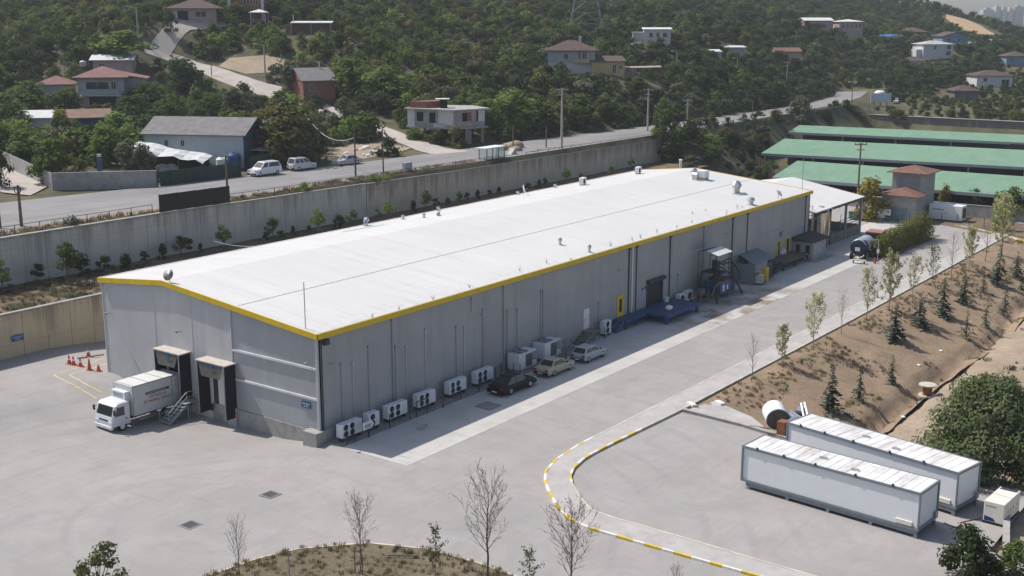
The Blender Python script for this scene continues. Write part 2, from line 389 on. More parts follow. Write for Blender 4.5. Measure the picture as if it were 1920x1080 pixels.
M_BARKP = pm('pale_bark', (.25, .215, .185), .95, var=.2, vs=4)
# ------------------------------------------------------------------ the lie of the land
def sstep(t): t = np.clip(t, 0, 1); return t * t * (3 - 2 * t)
# photo points (column, row, metres ahead of the camera) that fix the hillside
HP = [(360, 40, 274), (310, 60, 262), (180, 202, 224), (60, 240, 205), (585, 192, 236), (400, 146, 250), (300, 102, 262), (490, 30, 285), (600, 63, 268),
      (500, 182, 240), (1070, 138, 262), (1145, 140, 262), (1222, 84, 310), (1540, 62, 440), (1600, 80, 440), (1755, 110, 432), (1785, 92, 450),
      (1862, 162, 372), (1905, 125, 420), (1720, 128, 425), (1475, 112, 360), (1860, 85, 520), (1820, 80, 540), (1715, 78, 470), (1652, 196, 322), (1810, 190, 335), (1850, 206, 312),
      (1500, 202, 318), (1915, 200, 320),
      (0, 100, 262), (0, 0, 340), (200, 50, 290), (480, 0, 330), (760, 100, 285), (750, 0, 380), (960, 100, 300), (1000, 0, 430), (1300, 50, 370), (1400, 0, 540), (1600, 4, 640), (1690, 6, 670), (1735, 10, 680), (1765, 22, 680), (1790, 32, 690),
      (1850, 50, 700), (1900, 62, 640), (1930, 72, 640), (2000, 90, 600), (2200, 110, 600),
      (0, -120, 520), (480, -140, 540), (960, -110, 640), (1400, -70, 760), (1600, -26, 800), (-400, 30, 300), (-300, -120, 480),
      (1700, 40, 760), (1800, 60, 860), (1950, 90, 900)] + [(px, py, D) for D, py in ((1300, 58), (2000, 46), (3200, 40)) for px in (1200, 1600, 1850, 2100)]
RDN = [(-120, 52.5), (-60, 52.3), (0, 51.4), (27, 51.2), (57, 50.6), (87, 48.9), (136, 48.3), (190, 48.6), (232, 51), (262, 56), (290, 64)]     # near edge of the public road
RDF = [(-120, 74), (-60, 72.5), (0, 70.0), (17, 69.5), (37, 66.4), (67, 63.0), (106, 61.6), (153, 58.6), (190, 57.4), (232, 58.2), (262, 63.5), (286, 72)]
ctl = [at(*p) for p in HP]
for x, y in RDF: ctl += [np.array((x, y, 10.0)), np.array((x, y + 2.5, 10.0))]
for x, y in RDN: ctl.append(np.array((x, y, 10.0)))
for x in (150, 180, 210, 240): ctl.append(np.array((x, 40., 7.5)))
ctl += [np.array((252., 30., 7.2)), np.array((256., 10., 7.2)), np.array((270., -20., 7.4)), np.array((290., -60., 7.4)), np.array((-120., 130., 26.)), np.array((-160., 60., 10.))]
ctl = np.array(ctl)
_k = 1e-2
def _phi(d): return np.sqrt(d * d + 36.0)
_D = _phi(np.hypot(ctl[:, None, 0] - ctl[None, :, 0], ctl[:, None, 1] - ctl[None, :, 1]))
_P = np.stack([np.ones(len(ctl)), ctl[:, 0] / 300, ctl[:, 1] / 300], 1)
_A = np.block([[_D + np.eye(len(ctl)) * .6, _P], [_P.T, np.zeros((3, 3))]])
_w = np.linalg.solve(_A, np.concatenate([ctl[:, 2], np.zeros(3)]))
def rbf(x, y):
    x = np.asarray(x, float); y = np.asarray(y, float); s = x.shape; X = x.ravel(); Y = y.ravel()
    o = np.empty(len(X))
    for i in range(0, len(X), 20000):
        a, b = X[i:i + 20000], Y[i:i + 20000]
        o[i:i + 20000] = _phi(np.hypot(a[:, None] - ctl[None, :, 0], b[:, None] - ctl[None, :, 1])) @ _w[:-3] + _w[-3] + _w[-2] * a / 300 + _w[-1] * b / 300
    return o.reshape(s)
def roadmask(x, y):
    n = np.interp(x, [p[0] for p in RDN], [p[1] for p in RDN]); f = np.interp(x, [p[0] for p in RDF], [p[1] for p in RDF])
    return n, f
def terrain(x, y):
    x = np.asarray(x, float); y = np.asarray(y, float)
    h = rbf(x, y)
    n, f = roadmask(x, y)
    dr = np.maximum(np.maximum(n - y, y - f), 0)
    k = 1 - sstep((dr - 1.5) / 6); k = np.where((x < 285), k, 0)
    h = h * (1 - k) + 9.93 * k                                    # the road bench
    low = np.where(y > 27, -.6 + 1.4 * sstep((y - 27) / 9), -.6)
    low = np.where(x < 110, -2.0, low)                           # under the yard
    low = np.where((y < -18.5), -4.5, low)
    wall = (x < 137.5)
    hs = np.where(y < 37.2, low, np.where(y < 48.2, 5.0, h))          # west of the wall's end: yard, planted strip, road
    b0 = np.interp(x, [137, 150, 166, 190, 240], [23, 30, 40, 45, 46]); t = sstep((y - b0) / np.maximum(48.5 - b0, 1))   # east of it: a bank falling to the sheds
    low = np.where(x > 150, np.maximum(low, 3.4 * sstep((x - 157) / 30) - .3 * (x < 170)), low)
    he = np.where(y < 48.2, low * (1 - t) + 9.6 * t, h)
    k2 = sstep((x - 238) / 4)                                     # far retaining wall
    he = he * (1 - k2) + np.where(y < 48.2, np.maximum(h, 6.8), h) * k2
    return np.where(wall, hs, he)
def hp(px, py, dz=0.0, d0=150., d1=1400.):
    """where the sight line through a photo pixel meets the land"""
    d = ray(px, py); d = d / (d[0] * sA + d[1] * cA); ts = np.linspace(d0, d1, 2500)
    P3 = CAM[None] + ts[:, None] * d[None]; g = terrain(P3[:, 0], P3[:, 1]) + dz
    i = np.argmax(P3[:, 2] <= g); p = P3[i if P3[i, 2] <= g[i] else -1].copy(); p[2] = terrain(p[0], p[1]); return p
def tz(x, y): return float(terrain(np.array([x]), np.array([y]))[0])

def gridmesh(name, xs, ys, zf, mat, keep=None, smooth=True):
    X, Y = np.meshgrid(xs, ys, indexing='ij'); Z = zf(X, Y); nx, ny = X.shape
    V = np.stack([X, Y, Z], -1).reshape(-1, 3)
    I, J = np.meshgrid(np.arange(nx - 1), np.arange(ny - 1), indexing='ij'); a = (I * ny + J).ravel()
    Q = np.stack([a, a + ny, a + ny + 1, a + 1], 1)
    if keep is not None:
        cx = (X[:-1, :-1] + X[1:, 1:]).ravel() / 2; cy = (Y[:-1, :-1] + Y[1:, 1:]).ravel() / 2; Q = Q[keep(cx, cy)]
    o = bpy.data.objects.new(name, arrmesh(name, V, Q, mat, smooth)); COL.objects.link(o); o['kind'] = 'structure'; return o
def grow(a, b, s0, k):
    o = [a]
    while o[-1] < b: o.append(o[-1] + s0); s0 *= k
    return o
xs = np.array([-400, -300, -220, -160] + list(np.arange(-120, 136, 3.0)) + [136, 137.3, 137.7] + list(np.arange(140, 300, 3.0)) + grow(300, 4200, 4, 1.06))
ys = np.array([-1500, -900, -500, -300, -200, -150, -100, -80, -60, -45, -30, -18.6, -18.4, -10, 0, 10, 20, 24, 28, 32, 37.08, 37.3, 42, 48.1, 48.3, 50] + list(np.arange(52, 260, 3.0)) + grow(260, 3600, 4, 1.06))
gridmesh('ground', xs, ys, terrain, M_HILL)

# yard: a dip in front of the loading docks, a rise towards the back wall
def yard(x, y):
    x = np.asarray(x, float); y = np.asarray(y, float)
    front = sstep((12 - x) / 12) * sstep((x + 45) / 25)
    rise = .95 * sstep((y - 20.5) / 5.5) * front
    rise = np.where(y > 26, rise + .1 * sstep((y - 26) / 10), rise)
    dip = -.62 * sstep((21.5 - y) / 5) * sstep((y + 1.0) / 6) * sstep((3 - x) / 3) * sstep((x + 14) / 9)
    side = -.25 * sstep((-x) / 2) * sstep((x + 12) / 8) * sstep((3.5 - y) / 4) * sstep((y + 6) / 4)
    return rise + dip + side
def yz(x, y): return float(yard(np.array([x]), np.array([y]))[0])
lot_edge = lambda x: -46.0 + (x - 13) * .3
yx = np.array(sorted(set(list(np.arange(-90, 23, 1.5)) + [23.0] + list(np.arange(24, 240, 4.0)))))
yy = np.array(sorted(set(list(np.arange(-64, -18.4, 2.0)) + [-18.4] + list(np.arange(-17, 37, 1.5)) + [36.95])))
gridmesh('yard', yx, yy, yard, M_ASPH, keep=lambda x, y: ~((x > 23) & (y < -18.4) & (x < 128)) & ~((y < -46.5) & (x > 11)) & ~((x > 137) & (y > 26)))
# concrete apron along the factory's shaded side
m = MB(); m.box((.35, -8.35, -.2), (122, .6, .012)); m.box((100, -1.2, -.2), (136, 1.9, .008)); m.build('apron', M_APRON)['kind'] = 'structure'

# kerbed sidewalk: runs beside the yard road and swings round the parking lot
OUT = [(123, -16.7), (60, -16.6), (22, -16.3), (15, -16.2), (11.2, -16.15), (7.6, -16.5), (5.2, -17.2), (3.7, -18.2), (2.4, -19.4), (.7, -21.2), (-.6, -23.0), (-1.0, -24.6), (-1, -29.2), (-.9, -34.3), (-.8, -40), (-.8, -60)]
INN = [(123, -18.6), (60, -18.6), (23.2, -18.3), (16.4, -18.0), (12.7, -17.85), (10.1, -17.8), (8.6, -17.9), (6.8, -18.3), (5.4, -18.95), (4.2, -19.9), (2.5, -21.7), (1.2, -23.4), (1.0, -25.2), (.95, -30.5), (.8, -35.9), (.8, -40), (.8, -60)]
def resample(pts, step):
    p = np.array(pts, float); L = np.r_[0, np.cumsum(np.hypot(*np.diff(p, axis=0).T))]; n = int(L[-1] / step)
    s = np.linspace(0, L[-1], n + 1); return np.stack([np.interp(s, L, p[:, 0]), np.interp(s, L, p[:, 1])], 1)
KZ = .16
def ribbon(mb, a, b, z0, z1, m=0):
    n = len(a); vs = [(*p, z1) for p in a] + [(*p, z1) for p in b] + [(*p, z0) for p in a] + [(*p, z0) for p in b]
    fs = []
    for i in range(n - 1):
        fs += [(i, i + 1, n + i + 1, n + i), (2 * n + i, 2 * n + i + 1, i + 1, i), (n + i, n + i + 1, 3 * n + i + 1, 3 * n + i)]
    mb.add(vs, fs, m)
def offs(p, d):
    t = np.gradient(p, axis=0); t /= np.maximum(np.hypot(t[:, 0], t[:, 1]), 1e-6)[:, None]; return p + d * np.stack([-t[:, 1], t[:, 0]], 1)
oa = resample(OUT, .8); ia = resample(INN, .8); k = 160
oa_ = resample(OUT, np.hypot(*np.diff(np.array(OUT), axis=0).T).sum() / k); ia_ = resample(INN, np.hypot(*np.diff(np.array(INN), axis=0).T).sum() / k)
n_ = min(len(oa_), len(ia_)); m = MB(); ribbon(m, offs(oa_, .0)[:n_], ia_[:n_], -.3, KZ - .012)
m.build('sidewalk', M_KERBTOP)['kind'] = 'structure'
def kerb(name, pts, side, seg, x_from, x_to, cols, wid=.17, z=KZ):
    p = resample(pts, .4); q = offs(p, side * wid); m = MB(); L = 0
    for i in range(len(p) - 1):
        L += np.hypot(*(p[i + 1] - p[i])); ci = int(L / seg) % 2 if (x_from <= p[i][0] <= x_to) else 2
        a, b, c, d = p[i], p[i + 1], q[i + 1], q[i]
        m.add([(*a, z), (*b, z), (*c, z), (*d, z), (*a, -.25), (*b, -.25), (*c, -.25), (*d, -.25)], [(0, 1, 2, 3), (4, 5, 1, 0), (7, 6, 2, 3)], ci)
    o = m.build(name, cols); o['kind'] = 'structure'; return o
M_KY = pm('kerb_yellow', (.6, .44, .05), .8, var=.15, vs=2, dirt=.45, dcol=(.3, .26, .2)); M_KW = pm('kerb_white', (.68, .67, .63), .8, var=.1, vs=2, dirt=.4, dcol=(.35, .32, .29))
M_KC = pm('kerb_concrete', (.36, .34, .32), .9, var=.15, vs=1.5, dirt=.4, dcol=(.2, .18, .16))
M_KFADE = pm('kerb_faded', (.5, .465, .37), .85, var=.25, vs=.7, dirt=.75, dcol=(.36, .33, .3))
kerb('outer_kerb', OUT, -1, 1.05, -5, 13, [M_KY, M_KW, M_KFADE]); kerb('inner_kerb', INN, 1, 1.05, 4.6, 17.3, [M_KY, M_KW, M_KFADE], z=KZ + .01)
# traffic island in front of the camera
cx, cy, rr = -19.5, -24.0, 10.6
pts = []
for px, py in ((330, 1100), (400, 1078), (480, 1050), (560, 1031), (690, 1020), (800, 1031), (900, 1058), (975, 1085), (1040, 1120)): pts.append(gp(px, py)[:2])
isl = resample(pts, .5)
m = MB(); n = len(isl); far = [(p[0] - 16, p[1] - 7) for p in isl]
vs = [(*p, .1) for p in isl] + [(*(p * .8 + np.array(f) * .2), .22) for p, f in zip(isl, far)] + [(*f, .15) for f in far]
m.add(vs, [(j * n + i, j * n + i + 1, (j + 1) * n + i + 1, (j + 1) * n + i) for j in range(2) for i in range(n - 1)]); m.build('island', M_ISL, smooth=True)['kind'] = 'structure'
kerb('island_kerb', pts, -1, 1.0, 999, 999, [M_KY, M_KW, M_KFADE], z=.14)

# dry bank between the yard road and the ditch, and the pale dirt flat below it
rs = np.random.RandomState(5)
def vnoise(x, y, s, seed):
    r = np.random.RandomState(seed).rand(64, 64); u = x / s; v = y / s; i = np.floor(u).astype(int); j = np.floor(v).astype(int)
    fu = sstep(u - i); fv = sstep(v - j); g = lambda a, b: r[a % 64, b % 64]
    return (g(i, j) * (1 - fu) + g(i + 1, j) * fu) * (1 - fv) + (g(i, j + 1) * (1 - fu) + g(i + 1, j + 1) * fu) * fv
def slope(x, y):
    x = np.asarray(x, float); y = np.asarray(y, float)
    d = np.maximum(-18.6 - y, 0); edge = -30.4 + .9 * np.sin(x * .16) + 2.0 * (vnoise(x, y, 5, 3) - .5) + .9 * (vnoise(x, y, 2, 13) - .5)
    w0 = -18.6 - edge
    h = -2.3 * sstep(d / np.maximum(w0, 1)) ** 1.0
    k = np.exp(-((y - edge) / .8) ** 2) * (.5 + 1.3 * vnoise(x, y, 3.1, 12))
    h = h - k + .35 * (vnoise(x, y, 4.5, 1) - .5) * sstep(d / 3) + .22 * (vnoise(x, y, 1.6, 2) - .5) * sstep(d / 2)
    lot = sstep((25.5 - x) / 3.5)                                # level pad beside the parking lot
    h = h * (1 - lot * np.maximum(sstep((y + 31) / 3), .85 * sstep((-37 - y) / 5))) + .02
    return h
gridmesh('dry_slope', np.arange(22.6, 150, 1.0), np.arange(-60, -18.2, .7), slope, M_SLOPE, keep=lambda x, y: y > -31.2)
gridmesh('dirt_flat', np.arange(9.5, 150, 1.5), np.arange(-110, -29.4, 1.5), lambda x, y: slope(x, y) - .06, M_DIRT, keep=lambda x, y: (y < -30.9) & ((x > 23) | (y < -44.5)))
def sz(x, y): return float(slope(np.array([x]), np.array([y]))[0])
def sp(px, py):
    """photo pixel -> point on the dry bank"""
    p = gp(px, py, 0)
    for _ in range(12):
        p = gp(px, py, sz(p[0], p[1]))
    return p
# planted strip between the two retaining walls
gridmesh('planting_strip', np.arange(-80, 138, 2.0), np.array([37.2, 39, 41, 43, 45, 47, 47.95]), lambda x, y: 5.03 + .12 * (vnoise(x, y, 3, 7) - .5), M_STRIP)
# public road, its verge, the lane up the hill and the ramp at the left
def strip_sheet(name, A, B, zf, mat, lift=.05, nseg=4, step=4.0):
    k = int(max(np.hypot(*np.diff(np.array(A), axis=0).T).sum() / step, 4)); L = lambda P: resample(P, np.hypot(*np.diff(np.array(P), axis=0).T).sum() / k)[:k + 1]
    a, b = L(A), L(B); n = min(len(a), len(b)); a, b = a[:n], b[:n]
    V = np.concatenate([np.c_[(a * (1 - t) + b * t), np.zeros(n)] for t in np.linspace(0, 1, nseg + 1)]); V[:, 2] = zf(V[:, 0], V[:, 1]) + lift
    Q = np.array([(j * n + i, (j + 1) * n + i, (j + 1) * n + i + 1, j * n + i + 1) for j in range(nseg) for i in range(n - 1)])
    o = bpy.data.objects.new(name, arrmesh(name, V, Q, mat)); COL.objects.link(o); o['kind'] = 'structure'; return o
strip_sheet('road', RDN, RDF, lambda x, y: np.full_like(x, 9.98), M_ROAD)
VER = [(x, max(48.4, 48.6)) for x, y in RDN[:-4]]; VN = [(x, y + .15) for x, y in RDN[:-4]]
strip_sheet('verge', VER, VN, lambda x, y: 9.62 + .36 * sstep((y - 48.4) / 2.6) - .45 * sstep((x - 60) / 75), M_DIRT, lift=.06)
def band(name, pix, w, mat, lift=.12, dz=0):
    c = np.array([hp(a, b)[:2] for a, b in pix]); c = resample(c, 2.0); t = np.gradient(c, axis=0); t /= np.hypot(*t.T)[:, None]; nn = np.stack([-t[:, 1], t[:, 0]], 1)
    ww = np.interp(np.linspace(0, 1, len(c)), np.linspace(0, 1, len(w)), w)[:, None]
    V = np.concatenate([np.c_[c + nn * ww * s, np.zeros(len(c))] for s in (-1, -.5, 0, .5, 1)]); V[:, 2] = terrain(V[:, 0], V[:, 1]) + lift
    n = len(c); Q = np.array([(j * n + i, j * n + i + 1, (j + 1) * n + i + 1, (j + 1) * n + i) for j in range(4) for i in range(n - 1)])
    o = bpy.data.objects.new(name, arrmesh(name, V, Q, mat)); COL.objects.link(o); o['kind'] = 'structure'; return c
LANE = band('hill_lane', [(850, 288), (800, 278), (740, 256), (690, 236), (640, 218), (580, 196), (520, 176), (470, 162), (430, 148), (390, 132), (340, 114), (300, 102), (270, 92)], [3.6, 2.6, 2.1, 2.1, 2.2, 2.6, 2.4, 2.0, 1.8], M_TRACK)
LANE2 = band('upper_track', [(300, 95), (318, 72), (330, 56), (345, 46), (400, 41), (440, 42)], [1.8, 1.8, 2.4, 3, 2.5], M_TRACK, .14)
RAMP = band('side_ramp', [(85, 398), (50, 368), (20, 345), (-30, 312)], [4.2, 3.4, 3.0, 3.0], M_TRACK, .14)
LOTP = band('bare_lot', [(640, 296), (700, 276), (760, 283)], [3.5, 5, 2.5], M_DIRT, .1)
band('bare_patch', [(420, 118), (480, 124), (545, 128)], [2, 4, 2], M_DIRT, .1)
band('bare_hillside', [(1792, 32), (1810, 45), (1832, 60), (1850, 72), (1890, 78)], [5, 9, 9, 12, 6], pm('ochre_earth', (.42, .3, .17), .95, var=.2, vs=.1), .3)
band('bare_crest', [(1640, 0), (1680, 5), (1720, 12), (1770, 18)], [3, 6, 5, 3], pm('ochre_crest', (.36, .28, .17), .95, var=.2, vs=.1), .3)
def marking(name, pts, w, mat, zf=None, lift=.012):
    p = resample(pts, 1.0); q = offs(p, w); z = (zf or yard)
    V = np.concatenate([np.c_[p, z(p[:, 0], p[:, 1]) + lift], np.c_[q, z(q[:, 0], q[:, 1]) + lift]]); n = len(p)
    o = bpy.data.objects.new(name, arrmesh(name, V, np.array([(i, i + 1, n + i + 1, n + i) for i in range(n - 1)]), mat)); COL.objects.link(o); o['kind'] = 'structure'; return o
def yp(px, py):
    p = gp(px, py, 0)
    for _ in range(10): p = gp(px, py, yz(p[0], p[1]))
    return p
M_FADEY = pm('faded_yellow_line', (.6, .5, .24), .9, var=.2, vs=2, dirt=.5, dcol=(.32, .3, .28))
marking('bay_marking', [yp(202, 667)[:2], yp(165, 684)[:2], yp(97, 703)[:2], yp(140, 725)[:2], yp(180, 748)[:2]], .13, M_FADEY)
marking('inner_bay_marking', [yp(204, 679)[:2], yp(172, 692)[:2], yp(125, 702)[:2], yp(160, 722)[:2], yp(190, 737)[:2]], .13, M_FADEY)
# ------------------------------------------------------------------ the factory
wh = thing('warehouse', 'long grey factory hall with a low white gabled roof and yellow eaves', 'factory')
LX, RY, RZ, EZ, BY, BZ = 93.2, 17.8, 10.28, 8.5, 26.5, 9.4       # length, ridge, eaves
X0, Y0 = .12, .15
def rz(y): return EZ + (RZ - EZ) * y / RY if y <= RY else RZ + (BZ - RZ) * (y - RY) / (BY - RY)
FL = .82                                                          # floor level
# long shaded wall, with the cut for the roller door
m = MB()
def wallx(m, x0, x1, z0, z1, y=Y0, d=.25): m.box((x0, y, z0), (x1, y + d, z1))
wallx(m, X0, 49.3, FL, 8.3); wallx(m, 52.55, LX - .05, FL, 8.3); wallx(m, 49.3, 52.55, 3.6, 8.3)
m.build('wall', M_WALL, wh, world=True)
m = MB(); m.box((X0 + .3, BY - .35, 0), (LX - .05, BY - .1, 9.1)); m.build('wall', M_WALL, wh, world=True)
# gable wall: three smooth bays to the left, two panelled bays to the right, openings for two docks
def gpoly(y0, y1, z0, top=-.16):
    ys_ = [y0] + ([RY] if y0 < RY < y1 else []) + [y1]
    return [(y0, z0), (y1, z0)] + [(y, rz(y) + top) for y in reversed(ys_)]
D1, D2 = (15.15, 17.85), (9.75, 12.45)                            # dock openings across y
m = MB()
def bay(y0, y1, z0, x=X0, mi=0):
    p = gpoly(y0, y1, z0); m.ext([(x, a, b) for a, b in p], (.25, 0, 0), mi)
bay(19.28, 26.3, -.4); bay(14.52, 19.24, 4.0); bay(9.78, 14.48, 4.0)
for a, b in ((14.52, D1[0]), (D1[1], 19.24), (D2[1], 14.48)): m.box((X0, a, -.9), (X0 + .25, b, 4.0))
m.box((X0 + .12, 9.7, 0), (X0 + .2, 26.2, 8.4), 1) if False else None
bay(Y0, 9.68, FL, X0 + .06, 1)
m.build('wall', [M_FRONT, M_FRONTD], wh, world=True)
for y in (14.5, 19.26): m = MB(); m.ext([(X0 - .02, y - .05, -.7 if y < 19 else 0), (X0 - .02, y + .05, -.7 if y < 19 else 0), (X0 - .02, y + .05, rz(y) - .3), (X0 - .02, y - .05, rz(y) - .3)], (.05, 0, 0)); m.build('panel_joint', M_FRONT, wh, world=True)
for b_ in (((X0 - .05, 9.64, FL), (X0 + .1, 9.8, rz(9.7) - .3)), ((X0 - .06, Y0 - .04, FL), (X0 + .12, Y0 + .16, 8.2)), ((X0 - .05, 26.22, -.2), (X0 + .1, 26.36, 9.1))): m = MB(); m.box(*b_); m.build('corner_trim', M_FRONT, wh, world=True)
m = MB()
for z in (5.72, 3.33): m.box((X0 - .05, .32, z - .09), (X0 + .06, 9.64, z + .09))
m.build('wall_ledge', pm('ledge_paint', (.6, .6, .6), .8), wh, world=True)
m = MB(); m.ext([(LX - .3, a, b) for a, b in gpoly(Y0, 26.3, 0)], (.25, 0, 0)); m.build('wall', M_WALL, wh, world=True)
# plinth, corner block, dock pit wall
m = MB(); m.box((X0 + .1, .3, -1.2), (X0 + .3, 9.4, FL)); m.box((X0 - .02, 1.25, -.7), (X0 + .1, 9.35, FL - .02)); m.box((X0 - .75, -.2, -.7), (X0 + 1.1, 1.25, FL + .12))
m.box((X0 - .25, 9.35, -1.2), (X0 + .1, 10.35, FL + .1)); m.box((X0 + .02, 9.4, -1.2), (X0 + .35, 18.6, FL)); m.box((X0 + 1, -.02 + Y0 - .06, -.3), (49.25, Y0 + .2, FL)); m.box((52.6, Y0 - .08, -.3), (LX, Y0 + .2, FL))
m.build('plinth', M_CONC, wh, world=True)
# roof, fascia, gutters
m = MB(); t_ = .14
for ya, yb in ((-.05, RY), (RY, BY)):
    m.add([(-.02, ya, rz(max(ya, 0)) if ya > 0 else EZ), (LX + .1, ya, rz(max(ya, 0)) if ya > 0 else EZ), (LX + .1, yb, rz(yb)), (-.02, yb, rz(yb)),
           (-.02, ya, EZ - t_ if ya < 1 else rz(ya) - t_), (LX + .1, ya, EZ - t_ if ya < 1 else rz(ya) - t_), (LX + .1, yb, rz(yb) - t_), (-.02, yb, rz(yb) - t_)],
          [(0, 1, 2, 3), (7, 6, 5, 4), (4, 5, 1, 0), (6, 7, 3, 2), (7, 4, 0, 3), (5, 6, 2, 1)])
roof = m.build('roof', M_ROOF, wh, world=True)
t = NT('seam_dashes'); sx_, sy_, sz_ = t.xyz(); t.bsdf(t.mix(t.ramp(t.math('FRACT', t.math('DIVIDE', sx_, .62)), .56, .6), (.4, .39, .38), (.56, .55, .53)), .6); M_SEAM = t.mat
m = MB(); m.box((.3, 8.87, rz(8.87) + .003), (LX - .3, 8.93, rz(8.93) + .025))
m.build('roof_seam', M_SEAM, roof)
m = MB(); h = .42
for i in range(39):                                                # long fascia in 2.4 m lengths
    a = -.1 + i * 2.4; b = min(a + 2.385, LX + .14); m.box((a, -.14, EZ - h + .03), (b, -.05, EZ + .05))
def gfas(x, d):
    yy_ = list(np.arange(-.14, BY + .1, 1.6)) + [BY + .1]
    for a, b in zip(yy_, yy_[1:]):
        b2 = b - .012
        seg = [(x, a, rz(max(a, 0)) - h + .04), (x, b2, rz(min(b2, BY)) - h + .04), (x, b2, rz(min(b2, BY)) + .06), (x, a, rz(max(a, 0)) + .06)]
        if a < RY < b2:
            m.ext([(x, a, rz(a) - h + .04), (x, RY, RZ - h + .04), (x, RY, RZ + .06), (x, a, rz(a) + .06)], (d, 0, 0))
            m.ext([(x, RY, RZ - h + .04), (x, b2, rz(b2) - h + .04), (x, b2, rz(b2) + .06), (x, RY, RZ + .06)], (d, 0, 0))
        else: m.ext(seg, (d, 0, 0))
gfas(-.12, .09); gfas(LX + .11, .07)
m.build('fascia', M_YEL, wh, world=True)
m = MB(); m.box((0, BY, BZ - .3), (LX, BY + .12, BZ + .04)); m.tube((0, -.03, EZ + .045), (LX, -.03, EZ + .045), .03, n=5); m.build('gutter', pm('eave_edge', (.72, .66, .6), .6), wh, world=True)
# rain pipes and refrigerant risers on the long wall (column, top row, foot row)
for px, a, b, r, mt in ((605, 648, 806, .05, M_DARKS), (737, 600, 762, .06, M_GREYS), (945, 538, 690, .06, M_GREYS), (1179, 466, 600, .07, M_DARKS), (1193, 461, 595, .06, M_DARKS), (1185, 466, 597, .1, M_WHITE),
                        (1256, 441, 562, .07, M_DARKS), (1319, 428, 530, .06, M_GREYS), (1373, 408, 505, .07, M_DARKS), (1401, 402, 482, .06, M_DARKS), (1510, 372, 438, .06, M_DARKS)):
    p = wy(px, (a + b) / 2, .05); x = p[0]; m = MB(); m.tube((x, .05, 8.12), (x, .05, .25), r, n=6)
    if r < .1: m.cbox((x, .02, 8.0), (.3, .2, .24))
    m.build('rain_pipe', mt, wh, world=True)
for px, a, b in ((639, 683, 790), (661, 681, 784), (690, 651, 772), (741, 650, 753), (761, 650, 746), (797, 618, 728), (855, 613, 706), (870, 614, 704), (905, 581, 688), (970, 580, 662), (1014, 545, 648), (1018, 547, 646), (1122, 568, 607), (951, 583, 672), (1271, 515, 548), (884, 560, 585)):
    p = wy(px, a, .1); q = wy(px, b, .1); m = MB(); m.tube((p[0], .09, p[2]), (p[0], .09, max(q[2], .4)), .035, n=5); m.cbox((p[0], .09, p[2]), (.14, .16, .2)); m.build('riser_pipe', M_GALV if px in (661, 761, 797, 870) else M_GREYS, wh, world=True)
# little lamps and cameras
for px, py, fx in ((206, 588, 1), (338, 622, 1), (580, 682, 1), (617, 682, 0), (897, 590, 0), (1158, 506, 0), (1359, 438, 0)):
    p = wx(px, py, .0) if fx else wy(px, py, .05); m = MB()
    if fx: m.tube((.1, p[1], p[2]), (-.35, p[1], p[2] + .1), .03); m.cbox((-.4, p[1], p[2] + .08), (.22, .2, .16))
    else: m.tube((p[0], .1, p[2]), (p[0] + .1, -.25, p[2]), .03); m.cbox((p[0] + .12, -.25, p[2]), (.3, .14, .12))
    m.build('wall_lamp', M_GREYS, wh, world=True)
m = MB(); m.cbox((.9, -.05, 7.75), (.5, .3, .4)); m.build('flood_lamp', M_DARKS, wh, world=True)
# doors
def door(name, x0, x1, z0, z1, mat, fmat=None, inner=None, hand=True):
    m = MB(); y = Y0 - .05
    d = None
    if fmat:
        f = .16; m.box((x0 - f, y - .05, z0), (x0, Y0, z1 + f)); m.box((x1, y - .05, z0), (x1 + f, Y0, z1 + f)); m.box((x0, y - .05, z1), (x1, Y0, z1 + f)); d0 = m.build('door_frame', fmat, wh, world=True)
    m = MB(); m.box((x0, y, z0), (x1, Y0, z1)); d = m.build('door', mat, wh, world=True)
    if inner: m = MB(); m.box(inner[0], inner[1]); m.build('door_window', M_GLASS, d, world=True)
    if hand: m = MB(); m.cbox((x0 + .12, y - .04, (z0 + z1) / 2 - .05), (.06, .06, .14)); m.build('handle', M_GREYS, d, world=True)
door('door', 36.72, 37.72, 1.05, 3.12, M_WHITEP)
door('door', 43.25, 44.2, 1.02, 3.15, M_YELP, M_YELP, ((43.5, Y0 - .07, 1.5), (43.98, Y0 - .03, 2.9)))
door('door', 83.0, 83.75, 1.15, 3.0, pm('brown_door', (.12, .09, .03), .8), M_YELP)
door('door', 85.75, 86.6, 1.15, 3.0, M_DOORIN, M_YELP, hand=False)
m = MB(); m.box((49.35, Y0 + .12, FL), (52.5, Y0 + .2, 3.6)); rd = m.build('roller_door', pm('roller_brown', (.06, .05, .045), .8), wh, world=True)
for xa in (49.12, 52.52): m = MB(); m.box((xa, Y0 - .06, FL), (xa + .22, Y0 + .1, 3.7)); m.build('door_frame', M_NAVY, rd, world=True)
m = MB(); m.box((49.1, Y0 - .45, 3.65), (52.8, Y0 - .01, 3.85)); m.tube((49.1, Y0 - .3, 3.6), (52.8, Y0 - .3, 3.6), .14, n=8); m.build('door_canopy', M_DARKS, rd, world=True)
p = wy(1456, 440); text_mesh('G2', 1.1, M_BLUESIGN, 'lettering', wh, (p[0], Y0 - .012, p[2]), (1, 0, 0), (0, 0, 1)) if False else None
p = wy(1464, 439, Y0); m = MB()
for a, b, c, d in ((-.45, -.25, -.35, .35), (-.25, .05, .2, .35), (-.25, .05, -.1, .05), (-.25, .05, -.35, -.2), (.15, .3, -.35, .35), (.3, .55, .2, .35), (.3, .5, -.12, .02)): m.box((p[0] + a, Y0 - .015, p[2] + c), (p[0] + b, Y0 - .002, p[2] + d))
m.build('wall_number', M_BLUESIGN, wh, world=True)
